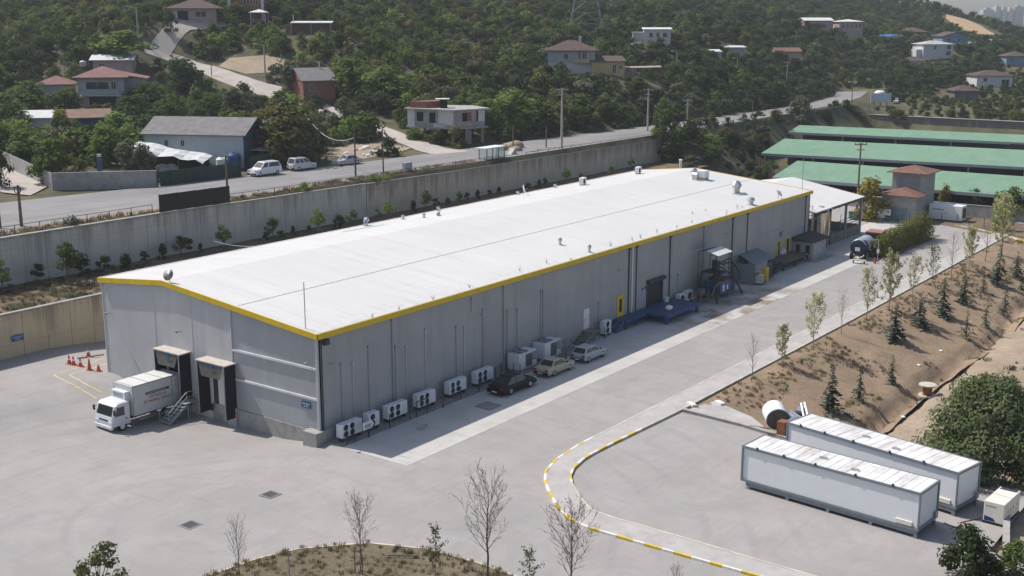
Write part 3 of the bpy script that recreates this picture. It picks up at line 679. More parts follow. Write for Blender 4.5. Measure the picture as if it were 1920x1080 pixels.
p = wy(1207, 541, Y0); m = MB(); m.box((p[0] - .5, Y0 - .015, p[2] - .12), (p[0] - .1, Y0 - .002, p[2] + .12)); m.box((p[0] + .1, Y0 - .015, p[2] - .12), (p[0] + .5, Y0 - .002, p[2] + .16)); m.build('wall_number', M_BLUESIGN, wh, world=True)
pa, pb = wy(1414, 446), wy(1472, 424); m = MB(); m.box((pa[0], Y0 - .04, pa[2] - .04), (pb[0], Y0 + .02, pa[2] + .06)); m.box((pa[0] - .05, Y0 - .04, 2.4), (pa[0] + .05, Y0 + .02, pa[2])); m.build('cable_duct', M_GREYS, wh, world=True)
# blue assembly-point signs
def wsign(name, label, c, xd, zd, wd, ht, n, parent=None):
    c = Vector(c); xd = Vector(xd); zd = Vector(zd); n = Vector(n)
    t = thing(name, label, 'sign', c); m = MB()
    m.ext([tuple(xd * a + zd * b) for a, b in ((-wd / 2, -ht / 2), (wd / 2, -ht / 2), (wd / 2, ht / 2), (-wd / 2, ht / 2))], tuple(n * .04)); m.build('sign_plate', M_BLUESIGN, t)
    text_mesh('TOPLANMA', ht * .33, M_WHITEP, 'lettering', t, n * .046 + zd * ht * .15, xd, zd); text_mesh('ALANI', ht * .33, M_WHITEP, 'lettering', t, n * .046 - zd * ht * .22, xd, zd)
p = wx(574, 759, X0); wsign('wall_sign', 'small blue sign with white writing on the front of the grey hall', (X0, p[1], p[2]), (0, -1, 0), (0, 0, 1), .98, .5, (-1, 0, 0))
p = wy(31, 633, 37); wsign('wall_sign', 'small blue sign with white writing on the stained beige retaining wall', (p[0], 36.84, p[2]), (1, 0, 0), (0, 0, 1), 1.1, .55, (0, -1, 0))
# dock shelters
M_CURT = pm('dock_curtain', (.12, .115, .105), .9, var=.15, vs=2); M_SIDE = pm('dock_side_cloth', (.02, .02, .022), .95); M_DROOF = pm('dock_roof_sheet', (.5, .45, .4), .8, var=.12, vs=2, dirt=.3)
def dock(y0, y1, z1, num, openin):
    x0 = -1.05; zb = .15
    m = MB(); m.box((x0 - .05, y0 - .18, z1), (X0, y1 + .18, z1 + .09)); t = m.build('dock_shelter', M_DROOF, wh, world=True)
    for y in (y0, y1): m = MB(); m.box((x0 + .04, y - .03, zb), (X0 - .02, y + .03, z1)); m.build('side_cloth', M_SIDE, t, world=True)
    m = MB(); a, b = y0 + .1, y1 - .1
    m.ext([(x0, a, z1), (x0, b, z1), (x0 - .06, b - .42, z1 - 1.15), (x0 - .06, a + .42, z1 - 1.15)], (.02, 0, 0)); m.build('header_curtain', M_CURT, t, world=True)
    for y in (y0 - .02, y1 - .02): m = MB(); m.box((x0 - .05, y, zb), (x0 + .03, y + .05, z1)); m.build('shelter_post', M_GALV, t, world=True)
    m = MB(); m.box((x0 - .09, (a + b) / 2 - .45, z1 - .38), (x0 - .075, (a + b) / 2 + .1, z1 - .08)); m.build('dock_number_plate', M_BLUESIGN, t, world=True)
    for y in (y0 + .3, y1 - .3): m = MB(); m.cbox((x0 + .95, y, .45), (.12, .28, .5)); m.build('bumper', M_BLACK, t, world=True)
    if openin:
        m = MB(); m.box((X0 + .05, D2[0], FL), (X0 + .2, D2[1], 4.0)); d = m.build('dock_door', M_WHITEP, t, world=True)
        m = MB(); m.box((X0 - .06, D2[1] - .75, FL), (X0 + .04, D2[1] - .3, 3.4)); m.build('door_gap', M_DARKS, d, world=True)
        m = MB(); m.lathe([(.26, -.02), (.26, .06)], (X0 - .2, D2[0] + .25, .62), 14, axis='x'); m.build('dock_disc', M_WHITEP, t, world=True)
    else:
        m = MB(); m.box((X0 + .12, D1[0], FL), (X0 + .22, D1[1], 4.0)); m.build('dock_door', M_DOORIN, t, world=True)
dock(14.95, 18.05, 4.62, 1, False); dock(9.45, 12.65, 4.6, 2, True)
# roof furniture that is part of the hall
def rpt(px, py, z=9.3):
    p = gp(px, py, z)
    for _ in range(12): p = gp(px, py, rz(min(max(p[1], 0), BY)))
    return p
def vent_round(p, r, h, mt=M_GALV):
    m = MB(); m.lathe([(r * .7, -.1), (r * .7, h * .55), (r * .72, h * .56)], p, 12); m.lathe([(r * 1.05, h * .55), (r * 1.15, h * .75), (r * .9, h), (r * .2, h * 1.08)], p, 12); m.box((p[0] - r, p[1] - r, p[2] - .08), (p[0] + r, p[1] + r, p[2] + .05)); return m.build('roof_vent', mt, wh, world=True, smooth=False)
for px, py, r, h in ((1050, 459, .19, .7), (1105, 473, .18, .75), (1408, 384, .42, .9), (756, 411, .2, .45), (795, 408, .18, .45), (822, 395, .2, .45), (1041, 352, .22, .45), (971, 365, .22, .4)): vent_round(rpt(px, py), r, h)
p = rpt(1276, 314); m = MB(); m.lathe([(.2, -.1), (.2, 1.0), (.28, 1.02), (.28, 1.12), (.2, 1.2)], p, 12); m.build('roof_vent', pm('cream_duct', (.66, .63, .55), .6), wh, world=True)
# cowl with a pointed metal hood
p = rpt(1381, 362); m = MB(); m.lathe([(.45, -.1), (.45, .65)], p, 4); m.lathe([(.45, .65), (.66, .9), (.66, 1.1), (.3, 1.6), (.06, 1.65)], p, 8); m.box((p[0] - 1.1, p[1] - 1.0, p[2] - .12), (p[0] + .9, p[1] + 1.0, p[2] + .03)); m.build('roof_cowl', M_GALV, wh, world=True)
# big extraction unit near the far ridge
p = rpt(1312, 336); m = MB(); k5 = .52
def U5(*q): return (p[0] - .55 + q[0] * k5, p[1] + .3 + q[1] * k5, p[2] + q[2] * k5)
m.box(U5(.4, -2.3, .5), U5(3.0, -.1, 2.3)); o = m.build('roof_duct', M_WHITE, wh, world=True, bevel=.03)
m = MB(); m.box(U5(-1.3, -.9, -.1), U5(-.1, .5, 1.25)); m.lathe([(.75 * k5, -.75 * k5), (.75 * k5, .75 * k5)], U5(-.7, -.2, 1.25), 14, axis='y'); m.build('duct_elbow', M_GALV, o, world=True)
m = MB(); m.lathe([(.9 * k5, 0), (.9 * k5, 1.2 * k5), (1.25 * k5, 1.5 * k5), (1.25 * k5, 1.9 * k5), (.2 * k5, 2.9 * k5)], U5(2.2, 1.6, -.1), 4); m.build('duct_cowl', M_GALV, o, world=True)
m = MB(); m.box(U5(.5, -2.2, -.1), U5(2.9, -.3, .5)); m.build('duct_base', M_GREYS, o, world=True)
# bent steel ducts on the left slope
for px, py, s in ((686, 424, .7), (822, 405, .6)):
    p = rpt(px, py); m = MB()
    pts_ = [(0, 0, -.1), (0, 0, .5), (.1, .1, .85), (.5, .35, 1.0), (.95, .6, .8)] if s == .7 else [(0, 0, -.1), (.1, .1, .35), (.5, .4, .45), (1.0, .8, .3)]
    for a, b in zip(pts_, pts_[1:]): m.tube(p + np.array(a) * s, p + np.array(b) * s, .36 * s, n=10)
    m.build('bent_duct', M_GALV, wh, world=True, smooth=False)
m = MB(); p = rpt(660, 432); m.add([(p[0] - 1.5, p[1] + .1, rz(p[1] + .1) + .03), (p[0] + 4.5, p[1] - .7, rz(p[1] - .7) + .03), (p[0] + 4.5, p[1] - .3, rz(p[1] - .3) + .03), (p[0] - .5, p[1] + .8, rz(p[1] + .8) + .03)], [(0, 1, 2, 3)]); m.build('roof_patch', pm('green_patch', (.4, .55, .45), .7), roof)
p = wx(573, 620, .35); m = MB(); m.tube((.35, p[1], rz(max(p[1], 0))), (.35, p[1], rz(max(p[1], 0)) + 3.6), .035, n=5); m.build('lightning_rod', M_GREYS, wh, world=True)
p = gp(1503, 355, 8.7); m = MB(); m.tube((LX - .6, p[1], rz(max(p[1], 0))), (LX - .6, p[1], rz(max(p[1], 0)) + 4.2), .04, n=5); m.build('lightning_rod', M_GREYS, wh, world=True)
# dead weeds standing in the gutter: one clump each
rg = random.Random(3)
def weed(m, p, h, r):
    for k in range(7):
        a = rg.random() * 6.28; d = np.array((math.cos(a), math.sin(a), 0)) * r * rg.random(); q = p + d + np.array((0, 0, h * (.5 + .5 * rg.random())))
        m.tube(p, q, .012, .006, 3, caps=False)
wk = 0
for px, py in ((748, 580), (812, 562), (700, 596), (1025, 495), (1072, 488), (975, 510), (1186, 451), (1201, 447), (1231, 437), (1268, 427), (1297, 419), (1298, 406), (1323, 399), (1362, 402), (1382, 392), (1391, 390), (1145, 462), (880, 540)):
    p = gp(px, py, 8.55); p[1] = max(p[1], .1); p[2] = rz(p[1]); m = MB(); weed(m, p, .3 + rg.random() * .35, .25); o = m.build('weed_tuft', L_DRY)
    tag(o, 'dry weed tuft growing out of the yellow-edged roof gutter', 'weed', 'weeds growing along the hall roof edge')
# antennas and machines that stand on the roof
def dish(name, label, p, r, aim, mt):
    t = thing(name, label, 'satellite dish', p); m = MB(); d = Vector(aim).normalized(); c = Vector((0, 0, r * 1.15))
    prof = [(r * k / 6, .3 * r * (k / 6) ** 2) for k in range(7)]; m.lathe(prof[1:], (0, 0, 0), 18)
    o = m.build('reflector', mt, t, smooth=True); o.location = c; o.rotation_euler = d.to_track_quat('Z', 'Y').to_euler()
    m = MB(); m.tube((0, 0, 0), c, .03); m.tube(c, c + d * r * .8, .012); m.cbox(tuple(c + d * r * .8), (.08, .08, .08)); m.build('mast', M_GREYS, t); return t
dish('satellite_dish', 'pale satellite dish on the back edge of the white roof', rpt(981, 366), .62, (.62, -.72, .3), M_WHITE)
dish('satellite_dish', 'small grey satellite dish at the far right corner of the white roof', rpt(1459, 372), .55, (.6, -.5, .5), M_GREYS)
dish('satellite_dish', 'dark satellite dish on the front ridge tip of the hall roof', np.array((.3, 17.2, rz(17.2))), .5, (-.9, -.2, .4), M_GREYS)
# ------------------------------------------------------------------ walls and fences
def wtop(x): return float(np.interp(x, [-90, 4, 23, 37, 56.7, 56.9, 100, 137.5], [9.95, 9.95, 9.95, 9.78, 9.6, 9.42, 9.25, 9.1]))
xsw = [-80, -20, 4, 23, 37, 56.7]
t = thing('retaining_wall', 'tall stained concrete retaining wall running behind the white-roofed hall', 'wall', (40, 48, 0)); m = MB()
def wseg(m, a, b, y0, y1, z0): m.ext([(a, y0, z0), (b, y0, z0), (b, y0, wtop(b - .01)), (a, y0, wtop(a + .01))], (0, y1 - y0, 0))
for a, b in zip(xsw, xsw[1:]): wseg(m, a, b, 48.0, 48.4, 4.5)
m.build('wall_body', M_RET, t, world=True)
m = MB()
for a, b in zip([56.75, 75, 100, 120], [75, 100, 120, 137.5]): wseg(m, a, b, 47.9, 48.4, 4.5)
M_RET2 = wallmat('retaining_wall_brown', (.51, .45, .375), (.17, .14, .11), (.33, .21, .13), 9.6, 5.0, 2.5, drip=1.35)
m.build('wall_body', M_RET2, t, world=True, label='browner, more streaked stretch of the wall')
m = MB()
for a, b in zip(xsw[:-1] + [56.75, 75, 100, 120], xsw[1:] + [75, 100, 120, 137.5]):
    m.ext([(a, 47.84, wtop(a + .01) + .0), (b, 47.84, wtop(b - .01)), (b, 47.84, wtop(b - .01) + .1), (a, 47.84, wtop(a + .01) + .1)], (0, .62, 0))
m.build('coping', M_CONC, t, world=True)
t = thing('retaining_wall', 'lower beige stained retaining wall at the left edge of the yard', 'wall', (-20, 37, 0)); m = MB()
m.box((-80, 37.0, -.5), (60, 37.35, 5.12)); m.build('wall_body', M_BEIGE, t, world=True)
m = MB(); m.box((-80, 36.94, 5.12), (60, 37.4, 5.22)); m.build('coping', M_CONC, t, world=True)
# wire fence on the wall by the road
M_FPOST = pm('fence_post_brown', (.13, .095, .075), .8)
def fence(x0, x1, top, step, label, rail=True):
    t = thing('wire_fence', label, 'fence', ((x0 + x1) / 2, 48.9, 9.7)); x = x0
    while x <= x1:
        m = MB(); m.tube((x, 48.9, wtop(x) - .1), (x, 48.9, wtop(x) + top), .045, n=5); m.build('fence_post', M_FPOST, t, world=True); x += step
    m = MB()
    for k in ((1.0, .5) if rail else (1.0,)):
        for a in np.arange(x0, x1 - step + .1, step): m.tube((a, 48.9, wtop(a) + top * k - .03), (a + step, 48.9, wtop(a + step) + top * k - .03), .032 if k == 1 else .012, n=4)
    m.build('rail', M_FPOST, t, world=True)
fence(-8, 24, 1.0, 2.8, 'rusty post and rail fence along the wall left of the black board'); fence(33.5, 58, 1.0, 2.55, 'rusty post and rail fence along the wall right of the black board')
fence(59, 88, 1.25, 3.0, 'bare fence posts along the wall left of the bus shelter', False); fence(95, 137, 1.1, 3.2, 'thin fence posts with wire along the wall beyond the bus shelter', False)
# black board standing on the wall
a, b = wy(300, 398, 48.1), wy(431, 377, 48.1); t = thing('fence_board', 'long black board screen standing on the concrete wall by the road', 'board', ((a[0] + b[0]) / 2, 48.2, 10)); m = MB()
n_ = 4
for i in range(n_):
    x0 = a[0] + (b[0] - a[0]) * i / n_; x1 = a[0] + (b[0] - a[0]) * (i + 1) / n_ - .03; m.box((x0, 48.02, wtop(x0) + .12), (x1, 48.1, wtop(x0) + 2.1))
m.build('panel', pm('black_board', (.014, .016, .017), .6), t, world=True)
m = MB(); [m.box((x, 48.1, wtop(x)), (x + .08, 48.2, wtop(x) + 2.15)) for x in np.linspace(a[0], b[0] - .1, 5)]; m.build('frame', M_DARKS, t, world=True)
# low walls of the parking lot and walls by the sheds
def lowwall(name, label, pts, wid, z0, z1, mat):
    p = [np.array(q[:2], float) for q in pts]; t = thing(name, label, 'wall', (*((p[0] + p[-1]) / 2), z0)); m = MB()
    for a, b in zip(p, p[1:]):
        d = (b - a) / np.linalg.norm(b - a); n = np.array((-d[1], d[0])) * wid / 2; m.prism([a - n, b - n, b + n, a + n], z0, z1)
    m.build('wall_body', mat, t, world=True)
    m = MB()
    for a, b in zip(p, p[1:]):
        d = (b - a) / np.linalg.norm(b - a); n = np.array((-d[1], d[0])) * (wid / 2 + .03); m.prism([a - n, b - n, b + n, a + n], z1, z1 + .05)
    m.build('coping', M_KC, t, world=True)
lowwall('low_wall', 'low cracked concrete edge wall at the back of the container lot', [(22.9, -18.5), (22.4, -24), (21.4, -29), (20.4, -37), (19.6, -44.6)], .3, -.3, .22, M_CONC)
lowwall('low_wall', 'low concrete parapet behind the small white generator in the corner', [(19.4, -44.8), (13.5, -46.2), (9.5, -47.2), (4, -48.6)], .35, -.4, .45, M_CONC)
a = gp(1440, 231, 3); 
t = thing('retaining_wall', 'tall dark-streaked concrete wall at the back of the green-roofed sheds', 'wall', (250, 0, 0)); m = MB(); m.box((240.5, -75, -.4), (241.4, 49, 7.15)); m.build('wall_body', wallmat('far_wall_concrete', (.33, .3, .28), (.1, .09, .085), (.2, .16, .13), 7.2, 0, 3.0, axis=1, drip=1.6), t, world=True)
m = MB(); m.box((240.3, -75, 7.15), (241.6, 49, 7.3)); m.build('coping', M_CONC, t, world=True)
t = thing('boundary_fence', 'dark brown sheet fence on the bushy bank left of the green sheds', 'fence', (150, 31, 0)); m = MB()
fp = [gp(1352, 322, 3)[:2], gp(1420, 290, 3)[:2], gp(1440, 284, 3)[:2]]
fp = [(139.5, 26), (150, 31.5), (163, 40.5), (186, 46)]
for a, b in zip(fp, fp[1:]): m.ext([(*a, -.5), (*b, -.5), (*b, 4.2), (*a, 4.2)], (.1, -.1, 0))
m.build('panel', pm('brown_sheet', (.045, .032, .03), .9, var=.3, vs=1), t, world=True)
m = MB()
for a, b in zip(fp, fp[1:]):
    for k_ in range(5): q = np.array(a) + (np.array(b) - np.array(a)) * k_ / 5; m.cbox((q[0] - .15, q[1] + .1, 2), (.15, .15, 4.9))
m.build('fence_post', M_FPOST, t, world=True)
lowwall('boundary_wall', 'grey concrete wall between the square tower and the front green shed', [(136.5, 22), (136.5, 2), (136.8, -14), (137, -34)], .3, -.3, 2.0, M_CONC)
# wall and green gate along the far side of the public road, left
p0, p1, p2, p3 = hp(-20, 300), hp(100, 372), hp(296, 352), hp(452, 332)
def hillwall(name, label, pts, ht, mat, wid=.3):
    t = thing(name, label, 'wall' if 'wall' in name else 'fence', pts[0]); m = MB()
    for a, b in zip(pts, pts[1:]): m.ext([(a[0], a[1], a[2] - .8), (b[0], b[1], b[2] - .8), (b[0], b[1], b[2] + ht), (a[0], a[1], a[2] + ht)], (wid * .6, wid * .8, 0))
    m.build('wall_body' if 'wall' in name else 'panel', mat, t, world=True); return t
hillwall('garden_wall', 'low grey concrete wall round the leafy plot at the left of the road', [p0, p1, p2], 2.2, M_CONC)
t = hillwall('sheet_fence', 'dark green sheet fence in front of the scrap yard', [p2 + np.array((.4, 0, 0)), hp(405, 338), p3], 2.0, M_GREENFENCE, .1)
hillwall('sheet_fence', 'dark green sheet fence behind the two parked vans', [hp(468, 325), hp(530, 312), hp(590, 304)], 2.2, M_GREENFENCE, .1)
for k_ in range(7): m = MB(); q = p2 + (p3 - p2) * k_ / 6; m.cbox((q[0] - .1, q[1] - .1, q[2] + 1), (.12, .12, 2.3)); m.build('fence_post', M_DARKS, t, world=True)

# ------------------------------------------------------------------ containers and the generator
def container(label, o, L, W, ang, zb, ht):
    t = thing('site_container', label, 'container', o, ang, 'white storage containers on the parking lot'); m = MB(); e = .1
    m.box((e, e, zb + .15), (L - e, W - e, ht - .06)); body = m.build('body', M_WHITE, t)
    m = MB(); n = 20
    for i in range(n):
        a = .12 + (L - .24) * i / n; b = .12 + (L - .24) * (i + 1) / n; m.add([(a, .1, ht - .04), (b, .1, ht - .04), (b, W - .1, ht - .04), (a, W - .1, ht - .04), (a + .023, .12, ht), (b - .023, .12, ht), (b - .023, W - .12, ht), (a + .023, W - .12, ht)], [(4, 5, 6, 7), (0, 1, 5, 4), (1, 2, 6, 5), (2, 3, 7, 6), (3, 0, 4, 7)])
    m.build('roof', M_CROOF, t)
    fr = MB()
    for z0, z1 in ((zb, zb + .17), (ht - .15, ht + .02)):
        fr.box((.1, 0, z0), (L - .1, .1, z1)); fr.box((.1, W - .1, z0), (L - .1, W, z1)); fr.box((0, .1, z0), (.1, W - .1, z1)); fr.box((L - .1, .1, z0), (L, W - .1, z1))
    for x in (0, L - .1):
        for y in (0, W - .1): fr.box((x, y, zb), (x + .1, y + .1, ht + .03))
    fr.build('frame', M_CFRAME, t)
    m = MB(); m.box((.4, .05, zb - .28), (L - .1, .2, zb - .02)); m.box((.4, W - .2, zb - .28), (L - .1, W - .05, zb - .02)); [m.box((x, .2, zb - .22), (x + .1, W - .2, zb - .08)) for x in np.linspace(.5, L - .3, 9)]; m.build('base_rail', M_CFRAME, t)
    for x in np.linspace(.5, L - .3, 5):
        for y in (.05, W - .2): m = MB(); m.box((x, y, -.02), (x + .22, y + .15, zb - .28)); m.build('foot', M_CFRAME, t)
    for x, y in ((L * .42, W * .5), (L * .62, W * .3)): m = MB(); m.cbox((x, y, ht + .05), (.5, .22, .12), .3); m.build('roof_vent', M_GALV, t)
    for x in (1.2, 3.2, 5.5, 8.3, 10.8): m = MB(); m.cbox((x, .0, ht + .06), (.14, .1, .16)); m.build('roof_cleat', M_DARKS, t)
    m = MB(); m.cbox((L + .03, W - .35, zb + .35), (.12, .3, .4)); m.build('socket_box', M_GREYS, t)
    m = MB(); m.box((L - 1.5, -.012, zb + .22), (L - .45, .098, zb + .5)); m.build('notice_plate', M_CREAM, t); return t
M_CFRAME = pm('container_frame', (.21, .235, .26), .5, metal=.2, var=.1, vs=2, dirt=.2)
t = NT('container_roof'); c = t.mix(t.ramp(t.noise(.4, 4), .3, .7), (.6, .59, .57), (.72, .71, .69)); c = t.mix(t.ramp(t.noise(1, 6, .7, t.co((.9, .25, 1))), .47, .68, 0, .75), c, (.34, .29, .25)); t.bsdf(c, .6, 0, .3); M_CROOF = t.mat
a, b = gp(1393, 912, 0), gp(1720, 1008, 0)
ang = math.atan2(b[1] - a[1], b[0] - a[0]); L1 = np.linalg.norm(b - a) + .2
container('nearer white container with a dirty ribbed roof on the parking lot', (a[0] - .25, a[1] + .1, 0), L1, 2.95, ang, .5, 3.02)
a2 = gp(1475, 792, 2.98); b2 = gp(1798, 888, 2.98); L2 = np.linalg.norm(b2 - a2)
container('farther white container standing partly behind the nearer one', (a2[0], a2[1], 0), L2, 3.0, math.atan2(b2[1] - a2[1], b2[0] - a2[0]), .5, 3.0)
# generator
a, b, c = gp(1842, 976, .1), gp(1868, 987, .1), gp(1895, 962, .1)
t = thing('generator', 'small cream generator cabinet with a blue corner beside the white containers', 'generator', (a[0], a[1], 0), math.atan2(*(c - b)[1::-1])); GW = np.linalg.norm((b - a)[:2]) + .25; GL = np.linalg.norm((c - b)[:2]) + .3; GH = 1.5
m = MB(); m.box((0, -GW, .14), (GL, 0, GH)); m.build('cabinet', M_CREAM, t, bevel=.05)
m = MB(); m.box((-.02, -GW - .02, 0), (GL + .02, .02, .13)); m.build('base', M_BLACK, t)
m = MB(); m.quad((-.006, -.08, .2), (-.006, -GW * .62, .2), (-.006, -GW * .5, .42), (-.006, -.08, .52)); m.build('blue_corner', pm('deep_blue', (.02, .03, .16), .5), t)
m = MB(); m.box((-.008, -GW * .62, 1.16), (-.004, -.12, 1.23)); m.build('lettering', M_GREYS, t)
m = MB(); m.box((GL * .84, -GW + .12, GH), (GL - .1, -.12, GH + .02)); m.build('air_outlet', M_DARKS, t)
for x in (.55, .95, 1.35, 1.9): m = MB(); m.box((GL * x / 2.4, -GW - .012, .75), (GL * x / 2.4 + .07, -GW, .92)); m.build('door_latch', M_DARKS, t)
m = MB(); m.box((GL * .47, -GW + .05, GH), (GL * .48, -.05, GH + .012)); m.build('lid_seam', M_GREYS, t)
m = MB(); p = [gp(x, y, .03) for x, y in ((1770, 980), (1782, 985), (1795, 990), (1806, 986), (1800, 980), (1812, 977), (1840, 972))]; m.path(p, .035, 5); tag(m.build('power_cable', pm('cable_red', (.2, .06, .05), .7)), 'thin red cable lying between the container and the generator', 'cable')

# ------------------------------------------------------------------ scrap beside the containers
p = gp(1452, 798, 0); t = thing('drum', 'big white plastic drum lying on its side with a dark open end', 'drum', (p[0], p[1], 0)); m = MB(); d = np.array((-.72, -.5, -.08)); d /= np.linalg.norm(d); c0 = np.array((.75, .45, .95))
m.tube(c0, c0 + d * 1.75, .92, .88, 20, caps=False); m.tube(c0 - d * .25, c0, .62, .92, 20); m.build('shell', M_WHITE, t, smooth=True)
m = MB(); m.tube(c0 + d * 1.7, c0 + d * 1.78, .9, .84, 20); m.build('end_face', pm('drum_mud', (.1, .095, .08), .9, var=.4, vs=3), t)
def scrap(name, label, cat, px, py, parts, z=0.05, mt=M_GALV):
    p = gp(px, py, z); t = thing(name, label, cat, p)
    for nm, mm, mat_ in parts: mm.build(nm, mat_, t)
    return t
m1 = MB(); m1.cbox((0, 0, .55), (2.0, .9, .35), .9); m2 = MB(); m2.cbox((.1, 0, .8), (2.1, .12, .2), .9); m2.cbox((-.3, .35, .8), (2.1, .12, .2), .9); scrap('scrap_trough', 'grey metal trough lying on the scrap heap behind the drum', 'scrap', 1490, 797, [('trough', m1, M_GALV), ('trough_side', m2, M_GREYS)])
m1 = MB(); m1.tube((-.9, .1, .55), (.8, -.3, .7), .28, n=14); m2 = MB(); m2.tube((.8, -.3, .7), (.95, -.33, .71), .2, n=14); scrap('metal_roll', 'shiny metal cylinder lying among the scrap by the container', 'scrap', 1478, 806, [('shell', m1, M_GALV), ('end_cap', m2, M_DARKS)])
m1 = MB(); m1.tube((-1.2, -.6, .3), (1.6, 1.0, 1.1), .09, n=6); m2 = MB(); m2.tube((-1.0, -.9, .3), (1.8, .8, 1.15), .09, n=6); scrap('pipe_pair', 'pair of pale leaning pipes at the corner of the farther container', 'pipe', 1508, 795, [('pipe', m1, M_WHITE), ('pipe', m2, M_WHITE)])
m1 = MB(); m1.cbox((0, 0, .75), (1.7, .7, .06), .5); m2 = MB(); [m2.tube((a, b, 0), (a, b, .75), .03) for a, b in ((-.6, -.5), (.6, .3), (-.7, .1), (.5, .6))]; scrap('work_table', 'old metal table with a curved end at the back of the scrap heap', 'table', 1452, 776, [('table_top', m1, M_GALV), ('leg', m2, M_GREYS)])
m1 = MB(); m1.box((-.45, -.3, 0), (.35, .35, 1.25)); m2 = MB(); m2.box((-.47, -.3, .9), (.37, -.34, 1.2)); scrap('rusty_cabinet', 'rust-red metal cabinet tucked against the end of the farther container', 'cabinet', 1468, 818, [('body', m1, M_RUST), ('panel', m2, M_DARKS)])
m1 = MB(); m1.cbox((0, 0, .25), (1.5, .7, .45), .25); m2 = MB(); m2.cbox((.2, .1, .52), (1.2, .5, .08), .3); scrap('metal_box', 'flat grey sheet-metal box in front of the scrap heap', 'scrap', 1500, 780, [('body', m1, M_DARKS), ('lid', m2, M_GALV)], .1)
for k_, (px, py, l) in enumerate(((1425, 802, 'broken brown plank lying by the kerb of the container lot'), (1455, 815, 'brown broken board lying in front of the white drum'))): 
    m = MB(); m.cbox((0, 0, .04), (1.7, .2, .06), -1.3 - k_ * .2); p = gp(px, py, .2); o = m.build('plank', M_WOOD); o.location = p; tag(o, l, 'plank')
for px, py, l in ((1297, 761, 'pale concrete block at the corner of the parking lot'), (1350, 758, 'pale flat concrete slab lying on the dirt by the lot corner')):
    p = gp(px, py, .02); m = MB(); m.cbox((0, 0, .12), (1.0, .45, .24), 1.0); o = m.build('concrete_block', M_KW, bevel=.03); o.location = p; tag(o, l, 'block')
p0_, p1_, p2_, p3_ = gp(1330, 762, .04)[:2], gp(1410, 782, .04)[:2], gp(1440, 806, .04)[:2], gp(1290, 768, .04)[:2]
m = MB(); m.prism([p3_, p2_, p1_, gp(1340, 752, .04)[:2]], -.3, .06); m.build('concrete_pad', M_KERBTOP)['kind'] = 'structure'
# cable spool, litter slabs
p = sp(1738, 742); t = thing('cable_spool', 'empty wooden cable spool standing on the pale dirt', 'spool', p); m = MB(); m.lathe([(.8, 1.0), (.8, 1.1)], n=22); m.build('flange', M_KFADE, t); m = MB(); m.lathe([(.8, 0), (.8, .1)], n=22); m.build('flange', M_KFADE, t); m = MB(); m.lathe([(.42, .1), (.42, 1.0)], n=16); m.build('core', M_RUST, t)
for px, py, l in ((1693, 782, 'white litter slab lying on the dirt near the ditch'), (1770, 703, 'white scrap of litter on the pale dirt below the bank'), (1723, 685, 'white scrap of litter on the dry bank by the ditch'), (1764, 658, 'small white scrap of litter high on the dry bank')):
    p = sp(px, py); m = MB(); m.cbox((0, 0, .04), (.4, .25, .06), .8); o = m.build('litter_slab', M_WHITEP); o.location = p; tag(o, l, 'litter')
# ------------------------------------------------------------------ vehicles
M_TYRE = M_BLACK; M_RIM = pm('wheel_rim', (.45, .45, .46), .4, metal=.6); M_LAMPW = pm('lamp_clear', (.75, .75, .73), .15, spec=.8); M_LAMPR = pm('lamp_red', (.35, .02, .02), .25, spec=.7)
def carpaint(n, c, r=.28, cw=.6): t = NT(n); b = t.bsdf(c, r, 0, .5 if cw > .3 else .25); b.inputs['Coat Weight'].default_value = cw; b.inputs['Coat Roughness'].default_value = .1; return t.mat
def wheel(parent, x, y, r, w, rim=M_RIM):
    m = MB(); s = 1 if y > 0 else -1
    m.lathe([(r * .62, -w / 2), (r * .95, -w / 2), (r, -w / 3), (r, w / 3), (r * .95, w / 2), (r * .62, w / 2)], (x, y, r), 18, axis='y'); o = m.build('wheel', M_TYRE, parent)
    m = MB(); m.lathe([(r * .62, -.01), (r * .6, .02), (r * .2, .03)], (x, y + s * w / 2 - (.015 if s > 0 else -.015) - (.0), r), 14, axis='y') if s > 0 else m.lathe([(r * .2, -.03), (r * .6, -.02), (r * .62, .01)], (x, y - w / 2 + .015, r), 14, axis='y')
    m.build('rim', rim, o); return o
